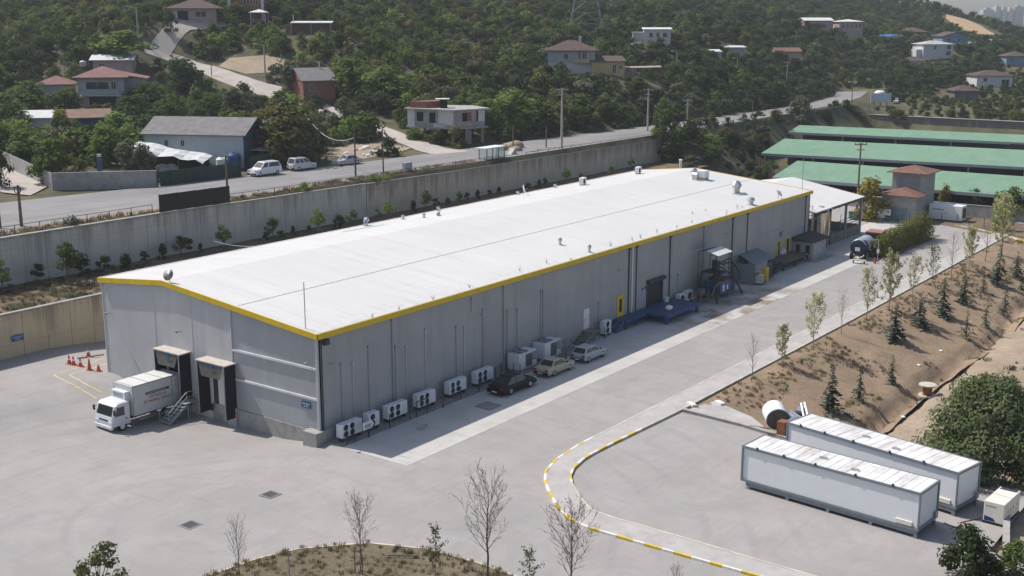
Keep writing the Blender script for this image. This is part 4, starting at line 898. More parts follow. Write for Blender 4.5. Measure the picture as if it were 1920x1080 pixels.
def car(name, label, cat, loc, rz_, L, W, H, paint, belt, shape, wb, wr=.31, dark=None, group=None, chrome=False, vanwin=None):
    """shape: (hood_x, base of windscreen x, roof front x, roof rear x, rear glass base x) measured from the front; front is +x"""
    t = thing(name, label, cat, loc, rz_, group); hw = W / 2; X = lambda d: L / 2 - d
    hd, ws, rf, rr, rg_ = shape; hz = belt
    prof = [(0.02, .3), (0, .5), (.12, hz - .17), (hd, hz - .09), (ws, hz)]
    prof += [(rg_, hz), (L - .12, hz - .04), (L - .01, hz - .22), (L, .5), (L - .04, .3)]
    secs = []
    for d, z in prof: secs.append((X(d), z))
    # body: lofted rings across the width
    m = MB(); ys = [-1, -.94, -.8, 0, .8, .94, 1]; vs = []
    n = len(secs); zb = .24
    for yk in ys:
        k = abs(yk); inset = 0 if k < .9 else (.03 if k < .97 else .09)
        for x, z in secs:
            xx = x * (1 - inset * .25 * (1 if k > .9 else 0)); zz = z - (inset * .8 if z > .45 else 0) - (.02 * (k * k) if z > .45 else 0)
            vs.append((xx, yk * hw, zz))
        vs += [(X(L - .06), yk * hw * .97, zb), (X(.06), yk * hw * .97, zb)]
    n2 = n + 2; fs = []
    for j in range(len(ys) - 1):
        for i in range(n2): a = j * n2 + i; b = j * n2 + (i + 1) % n2; fs.append((a, b, b + n2, a + n2))
    fs += [tuple(range(n2 - 1, -1, -1)), tuple(range((len(ys) - 1) * n2, len(ys) * n2))]
    m.add(vs, fs); m.build('body', paint, t, smooth=False, bevel=.02)
    # cabin
    m = MB(); wt = hw * .76; wb_ = hw * .93; zr = H
    c = [(X(ws), -wb_, hz - .04), (X(ws), wb_, hz - .04), (X(rg_), wb_, hz - .04), (X(rg_), -wb_, hz - .04), (X(rf), -wt, zr - .05), (X(rf), wt, zr - .05), (X(rr), wt, zr - .05), (X(rr), -wt, zr - .05)]
    top = [(X(rf) - .12, -wt * .86, zr), (X(rf) - .12, wt * .86, zr), (X(rr) + .12, wt * .86, zr), (X(rr) + .12, -wt * .86, zr)]
    m.add(c + top, [(0, 1, 5, 4), (1, 2, 6, 5), (2, 3, 7, 6), (3, 0, 4, 7), (4, 5, 9, 8), (5, 6, 10, 9), (6, 7, 11, 10), (7, 4, 8, 11), (8, 9, 10, 11)]); m.build('cabin', paint, t, bevel=.03)
    C = [np.array(q) for q in c]
    def pane(nm, q, u0, u1, v0, v1, off=.012):
        a, b, c_, d = q; P = lambda u, v: (a * (1 - u) + b * u) * (1 - v) + (d * (1 - u) + c_ * u) * v
        nn = np.cross(b - a, d - a); nn /= np.linalg.norm(nn); mm = MB(); mm.quad(*[P(u, v) + nn * off for u, v in ((u0, v0), (u1, v0), (u1, v1), (u0, v1))]); return mm.build(nm, M_GLASS, t)
    pane('windscreen', (C[0], C[1], C[5], C[4]), .06, .94, .1, .94); pane('rear_window', (C[2], C[3], C[7], C[6]), .08, .92, .12, .92)
    wins = vanwin or ((.07, .5), (.54, .93))
    for q in ((C[1], C[2], C[6], C[5]), (C[3], C[0], C[4], C[7])):
        for u0, u1 in wins:
            if q[0] is C[3]: u0, u1 = 1 - u1, 1 - u0
            pane('side_window', q, u0, u1, .14, .88)
    for sx in (1, -1):
        for sy in (1, -1):
            wheel(t, X((L - wb) / 2 - .08) if sx > 0 else X((L + wb) / 2 - .08), sy * (hw - .09), wr, .2)
    for sy in (1, -1):
        m = MB(); m.cbox((X(.07), sy * hw * .72, hz - .27), (.12, .34, .16)); m.build('headlight', M_LAMPW, t)
        m = MB(); m.cbox((X(L - .03), sy * hw * .74, hz - .24), (.08, .3, .2)); m.build('tail_light', M_LAMPR, t)
        m = MB(); m.cbox((X(ws) - .15, sy * (hw + .07), hz + .08), (.12, .16, .13)); m.build('mirror', dark or paint, t)
    for d, nm in ((-.03, 'bumper'), (L + .03, 'bumper')):
        m = MB(); m.box((X(d) - .09, -hw * .93, .26), (X(d) + .09, hw * .93, .5)); m.build(nm, dark or paint, t, bevel=.03)
        m = MB(); s = 1 if d < 1 else -1; m.box((X(d) + s * .092, -.26, .36), (X(d) + s * .1, .26, .47)); m.build('number_plate', M_WHITEP, t)
    if chrome:
        for sy in (1, -1):
            m = MB(); yy = sy * (wb_ - (.0)) ; P_ = [(X(ws) - .15, sy * wb_ * 1.005, hz + .01), (X(rf) - .05, sy * (wt + .03), zr - .09), (X((rf + rr) / 2), sy * (wt + .03), zr - .06), (X(rr) + .05, sy * (wt + .03), zr - .09), (X(rg_) + .2, sy * wb_ * 1.005, hz + .01)]
            m.path(P_ + [P_[0]], .018, 4); m.build('window_trim', M_GALV, t)
    return t
p = (gp(946, 738) + gp(983, 727)) / 2
rzc = R(0)
car('parked_car', 'black saloon car with chrome window trim parked in the shade of the hall', 'car', (19.4, -3.75, .012), R(-1.5), 4.75, 1.8, 1.46, carpaint('black_paint', (.006, .0055, .006), .45, .12), .93, (1.05, 1.25, 2.0, 3.35, 4.2), 2.71, .33, chrome=True, dark=carpaint('black_paint_b', (.008, .007, .007), .5, .1))
car('parked_car', 'beige older saloon car parked in front of the second rooftop-fan chiller', 'car', (25.9, -3.75, .012), R(-1), 4.25, 1.66, 1.4, carpaint('beige_paint', (.42, .37, .28), .35), .9, (1.1, 1.3, 1.9, 3.0, 3.55), 2.48, .29, dark=M_BLACK)
car('parked_car', 'pale silver-blue hatchback parked last in the row beside the hall', 'car', (31.4, -3.9, .012), R(0), 3.8, 1.64, 1.4, carpaint('silver_paint', (.34, .38, .41), .3), .92, (.85, 1.05, 1.7, 3.2, 3.68), 2.47, .29, dark=M_DARKS)
zr_ = 10.04
def onroad(px, py): q = gp(px, py, zr_); return q
def dirx(a, b): return math.atan2(b[1] - a[1], b[0] - a[0])
a, b = onroad(490, 332), onroad(520, 328)
car('white_van', 'white minivan facing left by the green fence of the scrap yard', 'van', ((onroad(497, 328))), dirx(onroad(520, 329), onroad(483, 334)), 4.75, 1.9, 1.9, carpaint('van_white', (.72, .73, .75), .3), 1.12, (.75, .95, 1.75, 4.3, 4.68), 3.1, .33, dark=M_DARKS, vanwin=((.05, .3), (.36, .94)))
car('small_van', 'silver-white small van facing right, parked behind the white minivan', 'van', onroad(566, 318), dirx(onroad(546, 322), onroad(585, 317)), 4.2, 1.82, 1.82, carpaint('van_silver', (.52, .53, .53), .35), 1.05, (.8, 1.0, 1.8, 3.85, 4.12), 2.7, .31, dark=M_DARKS, vanwin=((.06, .34), (.4, .62), (.68, .93)))
car('silver_car', 'silver saloon car parked in the shade at the bend of the hill lane', 'car', onroad(651, 308), dirx(onroad(668, 306), onroad(632, 310)), 4.5, 1.75, 1.42, carpaint('car_silver', (.4, .4, .38), .3), .9, (1.05, 1.25, 1.95, 3.2, 3.95), 2.65, .31)
# ------------------------------------------------------------------ the refrigerated truck at the dock
M_TRW = carpaint('truck_white', (.66, .68, .7), .4); M_BOXW = pm('truck_box_white', (.6, .6, .58), .5, var=.04, vs=1, dirt=.18, dcol=(.35, .3, .24))
tg = yz(-5, 17.2) - .02
t = thing('delivery_truck', 'white refrigerated delivery truck backed into the left loading dock', 'truck', (-7.05, 17.0, tg), R(179.0)) # local +x points to the rear? front is +x
t.rotation_euler = (0, 0, math.pi)
# local x: 0 = cab front, negative towards the dock
def lx(d): return -d
hw = 1.12
m = MB(); zb, zc, zt = .55, 1.35, 2.35
pr = [(0.0, .5), (-.02, .85), (.06, 1.25), (.34, 2.15), (.62, 2.33), (1.62, 2.36), (1.68, 2.2), (1.68, .5)]
ring = lambda y, k: [(lx(d + (.05 if k and d < .5 else 0)), y, z - (.06 if k and z > 2.2 else 0)) for d, z in pr]
vs = ring(-hw, 1) + ring(-hw * .9, 0) + ring(hw * .9, 0) + ring(hw, 1); n = len(pr)
fs = [(j * n + i, j * n + (i + 1) % n, (j + 1) * n + (i + 1) % n, (j + 1) * n + i) for j in range(3) for i in range(n)] + [tuple(range(n - 1, -1, -1)), tuple(range(3 * n, 4 * n))]
m.add(vs, fs); cab = m.build('cab', M_TRW, t)
m = MB(); e = .012; m.quad((lx(.1) + e, -hw * .86, 1.36), (lx(.1) + e, hw * .86, 1.36), (lx(.325) + e, hw * .82, 2.1), (lx(.325) + e, -hw * .82, 2.1)); m.build('windscreen', M_GLASS, t)
for s in (1, -1):
    m = MB(); y = s * (hw + .008); m.quad((lx(.3), y, 1.3), (lx(1.2), y, 1.3), (lx(1.2), y, 2.02), (lx(.52), y, 2.02)); m.build('side_window', M_GLASS, t)
    m = MB(); m.cbox((lx(.12), s * (hw + .2), 1.75), (.1, .2, .42)); m.tube((lx(.25), s * hw, 1.9), (lx(.12), s * (hw + .2), 1.9), .02); m.build('mirror', M_DARKS, t)
    m = MB(); m.cbox((lx(.0), s * hw * .78, .82), (.08, .36, .2)); m.build('headlight', M_LAMPW, t)
    m = MB(); m.box((lx(1.4), y - .01, .95), (lx(1.28), y + .02, 1.05)); m.build('door_handle', M_DARKS, t)
m = MB(); m.box((lx(.15), -hw * .98, .32), (lx(-.1), hw * .98, .58)); m.build('bumper', M_TRW, t, bevel=.03)
m = MB(); m.box((lx(.06), -.55, .93), (lx(.0) + .02, .55, 1.05)); m.build('grille', M_DARKS, t)
m = MB(); m.box((lx(-.105), -.28, .38), (lx(-.11), .28, .5)); m.build('number_plate', M_WHITEP, t)
bx0, bx1, bz0, bz1, bw = 1.98, 6.75, .95, 3.42, 1.22
m = MB(); m.box((lx(bx1), -bw, bz0), (lx(bx0), bw, bz1)); box = m.build('cargo_box', M_BOXW, t, bevel=.02)
m = MB()
for x in (bx0 + .1, bx0 + 1.55, bx0 + 2.95, bx1 - .55): m.box((lx(x + .06), -bw - .012, bz1 + .0), (lx(x), bw + .012, bz1 + .025))
m.box((lx(bx1), -bw - .015, bz1 - .08), (lx(bx0), -bw, bz1 + .02)); m.box((lx(bx1), bw, bz1 - .08), (lx(bx0), bw + .015, bz1 + .02))
for x in (bx0, bx1 - 1.0): m.box((lx(x + .07), bw, bz0), (lx(x), bw + .014, bz1)); m.box((lx(x + .07), -bw - .014, bz0), (lx(x), -bw, bz1))
m.build('box_trim', M_GREYS, box)
m = MB(); m.box((lx(1.98), -.85, 2.15), (lx(1.5), .85, 3.0)); cu = m.build('cooling_unit', M_TRW, t, bevel=.05)
m = MB(); m.box((lx(1.505), -.6, 2.5), (lx(1.49), .6, 2.85)); m.build('cooling_grille', M_GREYS, cu)
m = MB(); m.box((lx(6.5), -.42, .55), (lx(.4), -.28, .8)); m.box((lx(6.5), .28, .55), (lx(.4), .42, .8)); [m.box((lx(x + .12), -bw * .95, .8), (lx(x), bw * .95, bz0)) for x in np.linspace(2.1, 6.4, 6)]; m.build('chassis', M_DARKS, t)
for s in (1, -1): m = MB(); m.box((lx(4.6), s * bw - .04, .5), (lx(2.5), s * bw + .02, .58)); m.box((lx(4.6), s * bw - .04, .68), (lx(2.5), s * bw + .02, .76)); m.build('side_guard', M_GALV, t)
for x in (.95, 5.2):
    for s in (1, -1): wheel(t, lx(x), s * (hw - .14), .38, .26 if x < 2 else .4, M_WHITEP)
# writing on the side of the box that faces the camera
ysd = bw + .016
fx = 1
m = MB(); m.box((lx(5.5), ysd - .01, 2.42), (lx(3.2), ysd, 2.62)); bar = m.build('name_bar', pm('navy_bar', (.02, .025, .05), .5), box)
m = MB(); [m.box((lx(a + .14), ysd, 2.49), (lx(a), ysd + .004, 2.54)) for a in np.arange(3.32, 5.3, .2)]; m.build('bar_print', M_WHITEP, bar)
M_REDL = pm('red_lettering', (.33, .03, .03), .5)
text_mesh('DETRAVIA', .36, M_REDL, 'lettering', box, (lx(4.4), ysd, 2.17), (-1, 0, 0), (0, 0, 1)); text_mesh('ET MAMUL GRACI', .33, M_REDL, 'lettering', box, (lx(4.3), ysd, 1.82), (-1, 0, 0), (0, 0, 1))

# ------------------------------------------------------------------ stairs and platforms
def stairs(name, label, cat, foot, top, wid, mat, nstep, rail=True, plat=0.0, rails=(1, -1), solid=False, platw=None):
    """straight flight from foot (x,y,z) up to top, along its own direction; then a landing of length plat"""
    f = np.array(foot, float); tp = np.array(top, float); t = thing(name, label, cat, f); d = tp - f; run = math.hypot(d[0], d[1]); u = np.array((d[0], d[1], 0)) / run; n = np.array((-u[1], u[0], 0)); rise = d[2]
    for i in range(nstep):
        q = u * run * (i + .5) / nstep + np.array((0, 0, rise * (i + 1) / nstep)); m = MB(); m.cbox(q - np.array((0, 0, .03)), (run / nstep * 1.02, wid, .05), math.atan2(u[1], u[0])); m.build('tread', mat, t)
    for s in (1, -1):
        m = MB(); a = n * s * wid / 2; b = a + u * run + np.array((0, 0, rise)); e = n * s * .04
        m.ext([a + (0, 0, -.02), b + (0, 0, -.22), b + (0, 0, 0), a + (0, 0, .2)], e); m.build('stringer', mat, t)
    if plat:
        m = MB(); c = u * (run + plat / 2) + np.array((0, 0, rise - .06)); m.cbox(c, (plat, platw or wid, .1), math.atan2(u[1], u[0])); m.build('landing', mat, t)
        for s in (1, -1):
            for k in (.1, plat - .1): m = MB(); b = n * s * (wid / 2 - .06) + u * (run + k); m.tube(b, b + (0, 0, rise - .08), .04); m.build('leg', mat, t)
    for s in rails:
        m = MB(); a = n * s * wid / 2; b = a + u * run + np.array((0, 0, rise)); c = b + u * plat; h = np.array((0, 0, .95))
        pts = [a + h, b + h] + ([c + h] if plat else [])
        m.path(pts, .03); m.path([q - h * .45 for q in pts], .02)
        for q in [a, (a + b) / 2, b] + ([c] if plat else []): m.tube(q, q + h, .025)
        m.build('handrail', mat, t)
    return t
p = gp(306, 789, -.55); stairs('metal_stairs', 'grey metal stairs with handrails between the two loading docks', 'stairs', (-3.15, 14.55, yz(-3, 14.5)), (-1.25, 14.5, .78), 1.15, M_GREYS, 7, plat=1.2)
stairs('metal_stairs', 'grey metal stairs leading up to the plain white door', 'stairs', (34.75, -.6, .01), (36.7, -.6, 1.02), 1.15, pm('stair_grey', (.2, .19, .18), .8), 6, plat=1.25, rails=(-1,))
M_BLUE = M_BLUES
stairs('blue_stairs', 'blue steel stairs leading up to the blue loading platform', 'stairs', (40.75, -.65, .01), (42.45, -.65, 1.0), 1.15, M_BLUE, 6, rail=False, rails=())
t = thing('loading_platform', 'blue steel loading platform with a chequered deck before the roller door', 'platform', (48, -1, 0)); m = MB(); m.box((42.46, -1.28, .92), (47.0, Y0 - .1, 1.0)); m.box((47.0, -3.7, .92), (54.1, Y0 - .1, 1.0)); m.build('deck', pm('chequer_blue', (.05, .09, .17), .55, var=.3, vs=1.2, dirt=.6, dcol=(.08, .09, .1)), t, world=True)
m = MB(); m.box((42.46, -1.36, .72), (47.0, -1.28, 1.02)); m.box((46.92, -3.7, .72), (47.0, -1.36, 1.02)); m.box((46.92, -3.78, .68), (54.1, -3.7, 1.03)); m.box((54.1, -3.78, .68), (54.18, Y0 - .1, 1.03)); m.build('edge_beam', M_BLUE, t, world=True)
for x, y in ((47.15, -3.5), (53.9, -3.5), (47.15, -.4), (53.9, -.4), (42.7, -1.2), (44.8, -1.2)): m = MB(); w_ = .16 if y < -3 else .08; m.box((x - w_, y - w_, 0), (x + w_, y + w_, .92)); m.build('leg', M_BLUE, t, world=True)
p = gp(1253, 581, 1.0); m = MB(); rs_ = random.Random(2)
def lumps(m, p, sx, sy, sz_, n, rg, res=7):
    for _ in range(n):
        c = np.array(p) + np.array((rg.uniform(-sx, sx) * .5, rg.uniform(-sy, sy) * .5, rg.uniform(.1, .5) * sz_)); r = rg.uniform(.3, .5) * min(sx, sy)
        m.lathe([(r * math.sin(k / 5 * math.pi) + .004, -r * .75 * math.cos(k / 5 * math.pi)) for k in range(0, 6)], c, res)
lumps(m, (0, 0, 0), 1.2, .8, .6, 5, rs_); o = m.build('white_sack', M_WHITE, smooth=True); o.location = p; tag(o, 'white sack lying on the edge of the blue platform', 'sack')
p = gp(1250, 566, 1.0); m = MB(); m.lathe([(.26, 0), (.33, .5), (.36, .52), (.3, .5)], n=14); o = m.build('white_bucket', M_WHITE); o.location = (p[0], -.55, 1.0); tag(o, 'white bucket standing by the wall on the blue platform', 'bucket')
stairs('dark_stairs', 'dark steel stairs up to the small platform with the brown door', 'stairs', (77.0, -1.35, .01), (79.4, -1.35, 1.1), 1.9, M_DARKS, 6, rails=(1, -1))
t = thing('small_platform', 'low concrete platform in front of the two yellow-framed doors', 'platform', (83, -1, 0)); m = MB(); m.box((79.4, -2.5, .95), (87.5, Y0 - .1, 1.12)); m.build('deck', pm('platform_brown', (.14, .11, .09), .9, var=.2), t, world=True); 
for x in (79.7, 83.2, 87.2):
    for y in (-2.3, -.3): m = MB(); m.box((x - .1, y - .1, 0), (x + .1, y + .1, .95)); m.build('leg', M_DARKS, t, world=True)
for px, py, n_, lab in ((1466, 476, 5, 'pile of white sacks on the low platform by the brown door'), (1513, 487, 4, 'bluish white sacks lying on the ground before the small kiosk')):
    p = gp(px, py, 1.12 if py < 480 else 0); m = MB(); lumps(m, (0, 0, 0), 1.5, 1.0, .9, n_, random.Random(px)); o = m.build('sack_pile', pm('sack_white', (.6, .6, .66), .7, var=.1), smooth=True); o.location = p; tag(o, lab, 'sacks')

# ------------------------------------------------------------------ condensers and chillers along the wall
def fan(m, x, z, r, y):
    m.lathe([(r, -.02), (r, .0), (r * .85, .005)], (x, y, z), 16, axis='y')
def condenser(name, label, x0, x1, y, z0, z1, cols, rows, blank=.3, group=None):
    t = thing(name, label, 'air conditioner', (x0, y, 0), 0, group); w_ = x1 - x0; d = .62
    m = MB(); m.box((0, 0, z0), (w_, d, z1)); body = m.build('housing', M_WHITE, t, bevel=.03)
    fr = (w_ * (1 - blank)) / cols; fh = (z1 - z0 - .08) / rows; r = min(fr, fh) * .46
    for i in range(cols):
        for j in range(rows):
            m = MB(); cx_, cz_ = .1 + fr * (i + .5) - .02, z0 + .05 + fh * (j + .5); m.lathe([(r, -.025), (r, .0)], (cx_, 0, cz_), 18, axis='y'); fo = m.build('fan', M_BLACK, t)
            m = MB(); m.lathe([(r * .25, -.04), (r * .25, -.026)], (cx_, 0, cz_), 10, axis='y'); m.lathe([(r * 1.06, -.032), (r * 1.06, -.02), (r * .96, -.02), (r * .96, -.032)], (cx_, 0, cz_), 18, axis='y'); m.build('fan_guard', M_GREYS, fo)
    for xx in (.15, w_ - .25): m = MB(); m.box((xx, .05, 0), (xx + .1, d, z0)); m.build('stand', M_DARKS, t)
    return t
GR = 'white fan condensers along the shaded wall'
condenser('condenser_unit', 'white four-fan condenser nearest the front corner of the hall', .95, 3.15, -1.35, .35, 1.42, 2, 2, .38, GR)
condenser('condenser_unit', 'narrow white two-fan condenser behind the arrow sign', 3.95, 5.2, -1.3, .35, 1.45, 1, 2, .4, GR)
condenser('condenser_unit', 'white four-fan condenser just right of the arrow sign', 6.3, 8.6, -1.2, .35, 1.42, 2, 2, .38, GR)
condenser('condenser_unit', 'white four-fan condenser behind the small black railing frame', 9.95, 12.15, -1.2, .35, 1.42, 2, 2, .38, GR)
condenser('condenser_unit', 'white four-fan condenser one to the left of the black car', 14.1, 16.4, -1.1, .35, 1.42, 2, 2, .38, GR)
condenser('condenser_unit', 'white four-fan condenser right behind the tail of the black car', 17.85, 20.2, -1.1, .35, 1.42, 2, 2, .38, GR)
condenser('condenser_unit', 'white two-fan condenser between the grey stairs and the blue stairs', 38.9, 40.1, -1.05, .25, 1.6, 1, 2, .3, GR)
condenser('condenser_unit', 'white one-fan condenser at the far end of the blue platform', 54.9, 56.2, -.9, .3, 1.3, 1, 1, .3, GR)
condenser('condenser_unit', 'second white one-fan condenser between the blue platform and the tangled machine', 56.6, 57.9, -.9, .3, 1.4, 1, 1, .3, GR)
def chiller(label, x0, y0, L, W, z0, z1):
    t = thing('chiller', label, 'chiller', (x0, y0, 0), 0, 'chillers with fans on top'); m = MB(); m.box((0, 0, z0), (L, W, z1)); m.build('housing', M_WHITE, t, bevel=.03)
    for fx_, fy_ in ((.2, .28), (.2, .72), (.48, .28), (.48, .72)):
        m = MB(); m.lathe([(.36, 0), (.36, .09), (.32, .09)], (L * fx_, W * fy_, z1), 16); f_ = m.build('fan_ring', M_GREYS, t); m = MB(); m.lathe([(.31, .08), (.1, .095)], (L * fx_, W * fy_, z1), 16); m.build('fan', M_BLACK, f_)
    m = MB(); m.box((L * .36, -.02, z0 + .12), (L * .72, 0, z1 - .15)); m.build('coil_grille', pm('coil_brown', (.15, .13, .115), .8, var=.1, vs=8), t)
    m = MB(); m.box((L * .74, -.02, z0 + .55), (L * .97, 0, z1 - .1)); m.build('control_panel', M_GREYS, t)
    m = MB(); m.box((.05, .05, 0), (L - .05, W - .05, z0)); m.build('base', M_CONC, t); return t
chiller('white chiller with fans on top standing behind the beige saloon car, nearer the front', 23.5, -1.55, 2.75, 1.35, .3, 1.75); chiller('white chiller with fans on top standing behind the gap between beige and silver cars', 27.75, -1.4, 2.7, 1.4, .3, 1.8)
# pads, posts, railing
m = MB(); m.box((.4, -1.95, -.1), (34, -.05, .06)); m.build('equipment_pad', pm('pad_concrete', (.25, .23, .2), .9, var=.2, vs=1, dirt=.5))['kind'] = 'structure'
for px, py in ((691, 820), (731, 803), (769, 787), (831, 764), (864, 749), (898, 735), (929, 712), (940, 704), (951, 702), (963, 703), (975, 705), (1061, 678), (621, 816), (1114, 636), (1134, 634), (1143, 628)):
    q = gp(px, py, 0); m = MB(); m.tube((0, 0, 0), (0, 0, 1.15), .045, n=6); m.cbox((0, 0, .02), (.16, .16, .04)); o = m.build('guard_post', M_DARKS); o.location = q; tag(o, 'black steel guard post along the equipment strip beside the hall', 'post', 'black guard posts beside the hall')
for (px, py, w_, l) in ((781, 783, 1.35, 'small black railing frame before the fourth condenser'), (651, 834, .9, 'low black railing hoop by the condenser at the front corner')):
    q = gp(px, py, 0); h = 1.3 if px > 700 else .6; m = MB(); m.path([(0, 0, 0), (0, 0, h), (w_, 0, h), (w_, 0, 0)], .05, 5); m.tube((0, 0, h * .5), (w_, 0, h * .5), .03); o = m.build('railing_frame', M_DARKS); o.location = q; tag(o, l, 'railing')
q = gp(691, 820, 0); t = thing('arrow_sign', 'white arrow-shaped sign on a black post before the condensers', 'sign', q); m = MB(); m.tube((0, -.06, 0), (0, -.06, 1.2), .04); m.build('post', M_DARKS, t)
m = MB(); m.ext([(-.72, -.14, .75), (.2, -.14, .75), (.55, -.14, 1.05), (.2, -.14, 1.35), (-.72, -.14, 1.35)], (0, .04, 0)); m.build('arrow_board', M_WHITE, t)
m = MB(); m.box((-.5, -.146, .9), (.1, -.142, .98)); m.box((-.5, -.146, 1.05), (.15, -.142, 1.12)); m.build('lettering', M_BLUESIGN, t)
# drain gratings
for px, py, mt, l, s in ((915, 761, M_GREYS, 'square grey drain cover set in the shaded concrete apron', 1.7), (507, 927, M_DARKS, 'dark drain grating in the asphalt yard before the corner of the hall', 1.1), (357, 984, M_DARKS, 'dark blue-tinged drain grating in the yard nearer the small leafy tree', 1.1)):
    q = gp(px, py, .02); t = thing('drain_grating', l, 'drain', q); m = MB(); m.box((-s / 2, -s / 2, -.02), (s / 2, s / 2, .004)); m.build('frame', pm('drain_frame', (.2, .2, .2), .9, var=.2), t); m = MB(); k_ = s * .36; [m.box((-k_, -k_ + i * .1 * s, .004), (k_, -k_ + i * .1 * s + .05 * s, .016)) for i in range(8)]; m.build('grate', mt if s < 1.5 else M_GREYS, t)
q = gp(790, 803, .03); m = MB(); lumps(m, (0, 0, 0), .6, .4, .12, 3, random.Random(4)); m.path([(.1, 0, .05), (.5, .3, .05), (.9, .2, .04), (.4, -.3, .04)], .03, 4); o = m.build('rag', pm('rag_grey', (.35, .33, .28), .9)); o.location = q; tag(o, 'crumpled pale rag lying on the shaded apron', 'rag')
# traffic cones
M_CONE = pm('cone_orange', (.5, .1, .045), .6, var=.1)
for px, py, h, l in ((166, 668, .85, 'orange traffic cone standing alone nearest the beige wall'), (130, 682, .8, 'leftmost of the orange traffic cones by the yellow lines'), (138, 684, .8, 'second orange traffic cone from the left, beside the leftmost one'), (151, 687, .8, 'orange traffic cone in the middle of the row by the yellow lines'), (168, 694, 1.05, 'tallest orange traffic cone without a stripe'), (185, 696, .62, 'smallest orange traffic cone nearest the grey hall')):
    q = yp(px, py); t = thing('traffic_cone', l, 'cone', q, .3, 'orange traffic cones by the corner of the hall'); m = MB(); m.lathe([(.2, .03), (.045, h)], n=12); m.build('cone_body', M_CONE, t); m = MB(); m.box((-.24, -.24, 0), (.24, .24, .035)); m.build('base', M_CONE, t)
    if h < .86 and h > .7: m = MB(); m.lathe([(.2 - .155 * .45 + .008, .03 + (h - .03) * .45), (.2 - .155 * .65 + .008, .03 + (h - .03) * .65)], n=12); m.build('band', M_WHITE, t)
q = yp(145, 673); m = MB(); m.tube((0, 0, .06), (2.2, -.9, .06), .06); o = m.build('loose_bar', M_RUST); o.location = q; tag(o, 'thin reddish bar lying on the ground behind the traffic cones', 'bar')
# ------------------------------------------------------------------ things by the far half of the long wall
# blue press with a tangled steel frame, hoses and a little canopy on posts
t = thing('waste_press', 'dark blue waste press under a tangled black steel frame by the wall', 'machine', (61.5, -2.2, 0))
m = MB(); m.box((59.9, -3.3, .75), (62.6, -1.2, 2.15)); m.build('press_body', M_BLUES, t, world=True, bevel=.04)
m = MB(); m.box((62.6, -3.1, .6), (64.0, -1.4, 1.7)); m.build('hopper', M_NAVY, t, world=True)
m = MB(); m.add([(60.2, -1.3, 2.15), (62.4, -1.3, 2.15), (62.2, -1.6, 2.6), (60.5, -1.6, 2.6)], [(0, 1, 2, 3)]); m.box((60.0, -3.2, 2.12), (62.5, -1.3, 2.2)); m.build('press_lid', M_RUST, t, world=True)
m = MB(); m.quad((60.5, -3.312, 1.0), (60.95, -3.312, 1.0), (60.95, -3.312, 1.8), (60.5, -3.312, 1.8)); m.quad((61.5, -3.312, 1.1), (61.9, -3.312, 1.1), (61.9, -3.312, 1.6), (61.5, -3.312, 1.6)); m.build('notice_sheet', M_WHITEP, t, world=True)
fr = [(58.6, -3.6, 0), (59.0, -3.4, 1.7), (60.0, -3.2, 3.1), (61.9, -3.2, 3.1), (63.4, -3.4, 2.1), (64.9, -3.7, 0)]
for dy in (0, 2.3):
    m = MB(); m.path([(a, b + dy, c) for a, b, c in fr], .11, 6); m.build('steel_frame', M_DARKS, t, world=True)
m = MB(); [m.tube((a, b, c), (a, b + 2.3, c), .08) for a, b, c in fr[1:-1]]; m.box((60.0, -3.2, 3.08), (61.9, -.9, 3.14)); m.build('frame_deck', M_DARKS, t, world=True)
m = MB(); m.box((60.6, -2.5, 3.14), (61.2, -1.8, 4.4)); m.tube((60.9, -2.2, 4.3), (62.2, -2.6, 3.7), .1); m.tube((60.9, -2.2, 3.9), (61.9, -2.9, 3.3), .1); m.build('motor', pm('machine_green', (.03, .045, .04), .6), t, world=True)
def arc(c, r0, a0, a1, n, tilt=0): return [(c[0] + r0 * math.cos(a0 + (a1 - a0) * k / n), c[1] + tilt * k / n, c[2] + r0 * math.sin(a0 + (a1 - a0) * k / n)) for k in range(n + 1)]
for c, r_, a0, a1, tl, mt in (((60.2, -3.4, 3.2), 1.4, 1.4, 3.3, .5, M_BLACK), ((63.0, -3.5, 2.4), 1.5, -.4, 1.9, 1.0, M_BLACK), ((59.3, -3.6, 1.0), 1.3, .9, 3.2, .3, pm('hose_ochre', (.2, .17, .08), .7)), ((62.2, -3.2, 3.6), .9, .2, 2.8, .4, M_BLACK), ((60.0, -2.0, 1.2), 2.0, 1.6, 3.1, -.8, pm('hose_green', (.04, .09, .06), .6))):
    m = MB(); m.path(arc(c, r_, a0, a1, 8, tl), .07, 5); m.build('hose', mt, t, world=True)
for x, y in ((59.6, -2.9), (62.6, -2.9), (62.7, -.5), (59.7, -.5)): m = MB(); m.tube((x, y, 0), (x, y, 5.3), .045, n=5); m.build('canopy_post', M_DARKS, t, world=True)
m = MB(); [m.tube((62.65, y, z), (64.0, y, z), .03) for y in (-2.9, -.6) for z in (3.3, 3.9, 4.5)]; m.tube((64.0, -2.9, 0), (64.0, -2.9, 4.6), .04); m.tube((64.0, -.6, 0), (64.0, -.6, 4.6), .04); m.build('side_ladder', M_DARKS, t, world=True)
m = MB(); m.add([(59.3, -3.2, 5.3), (62.9, -3.2, 5.3), (62.9, -1.7, 5.75), (59.3, -1.7, 5.75)], [(0, 1, 2, 3)]); m.build('canopy_roof', M_SHEETW, t, world=True)
m = MB(); m.add([(59.3, -1.69, 5.75), (62.9, -1.69, 5.75), (62.9, -.2, 5.35), (59.3, -.2, 5.35)], [(0, 1, 2, 3)]); m.build('canopy_roof', M_NAVY, t, world=True)
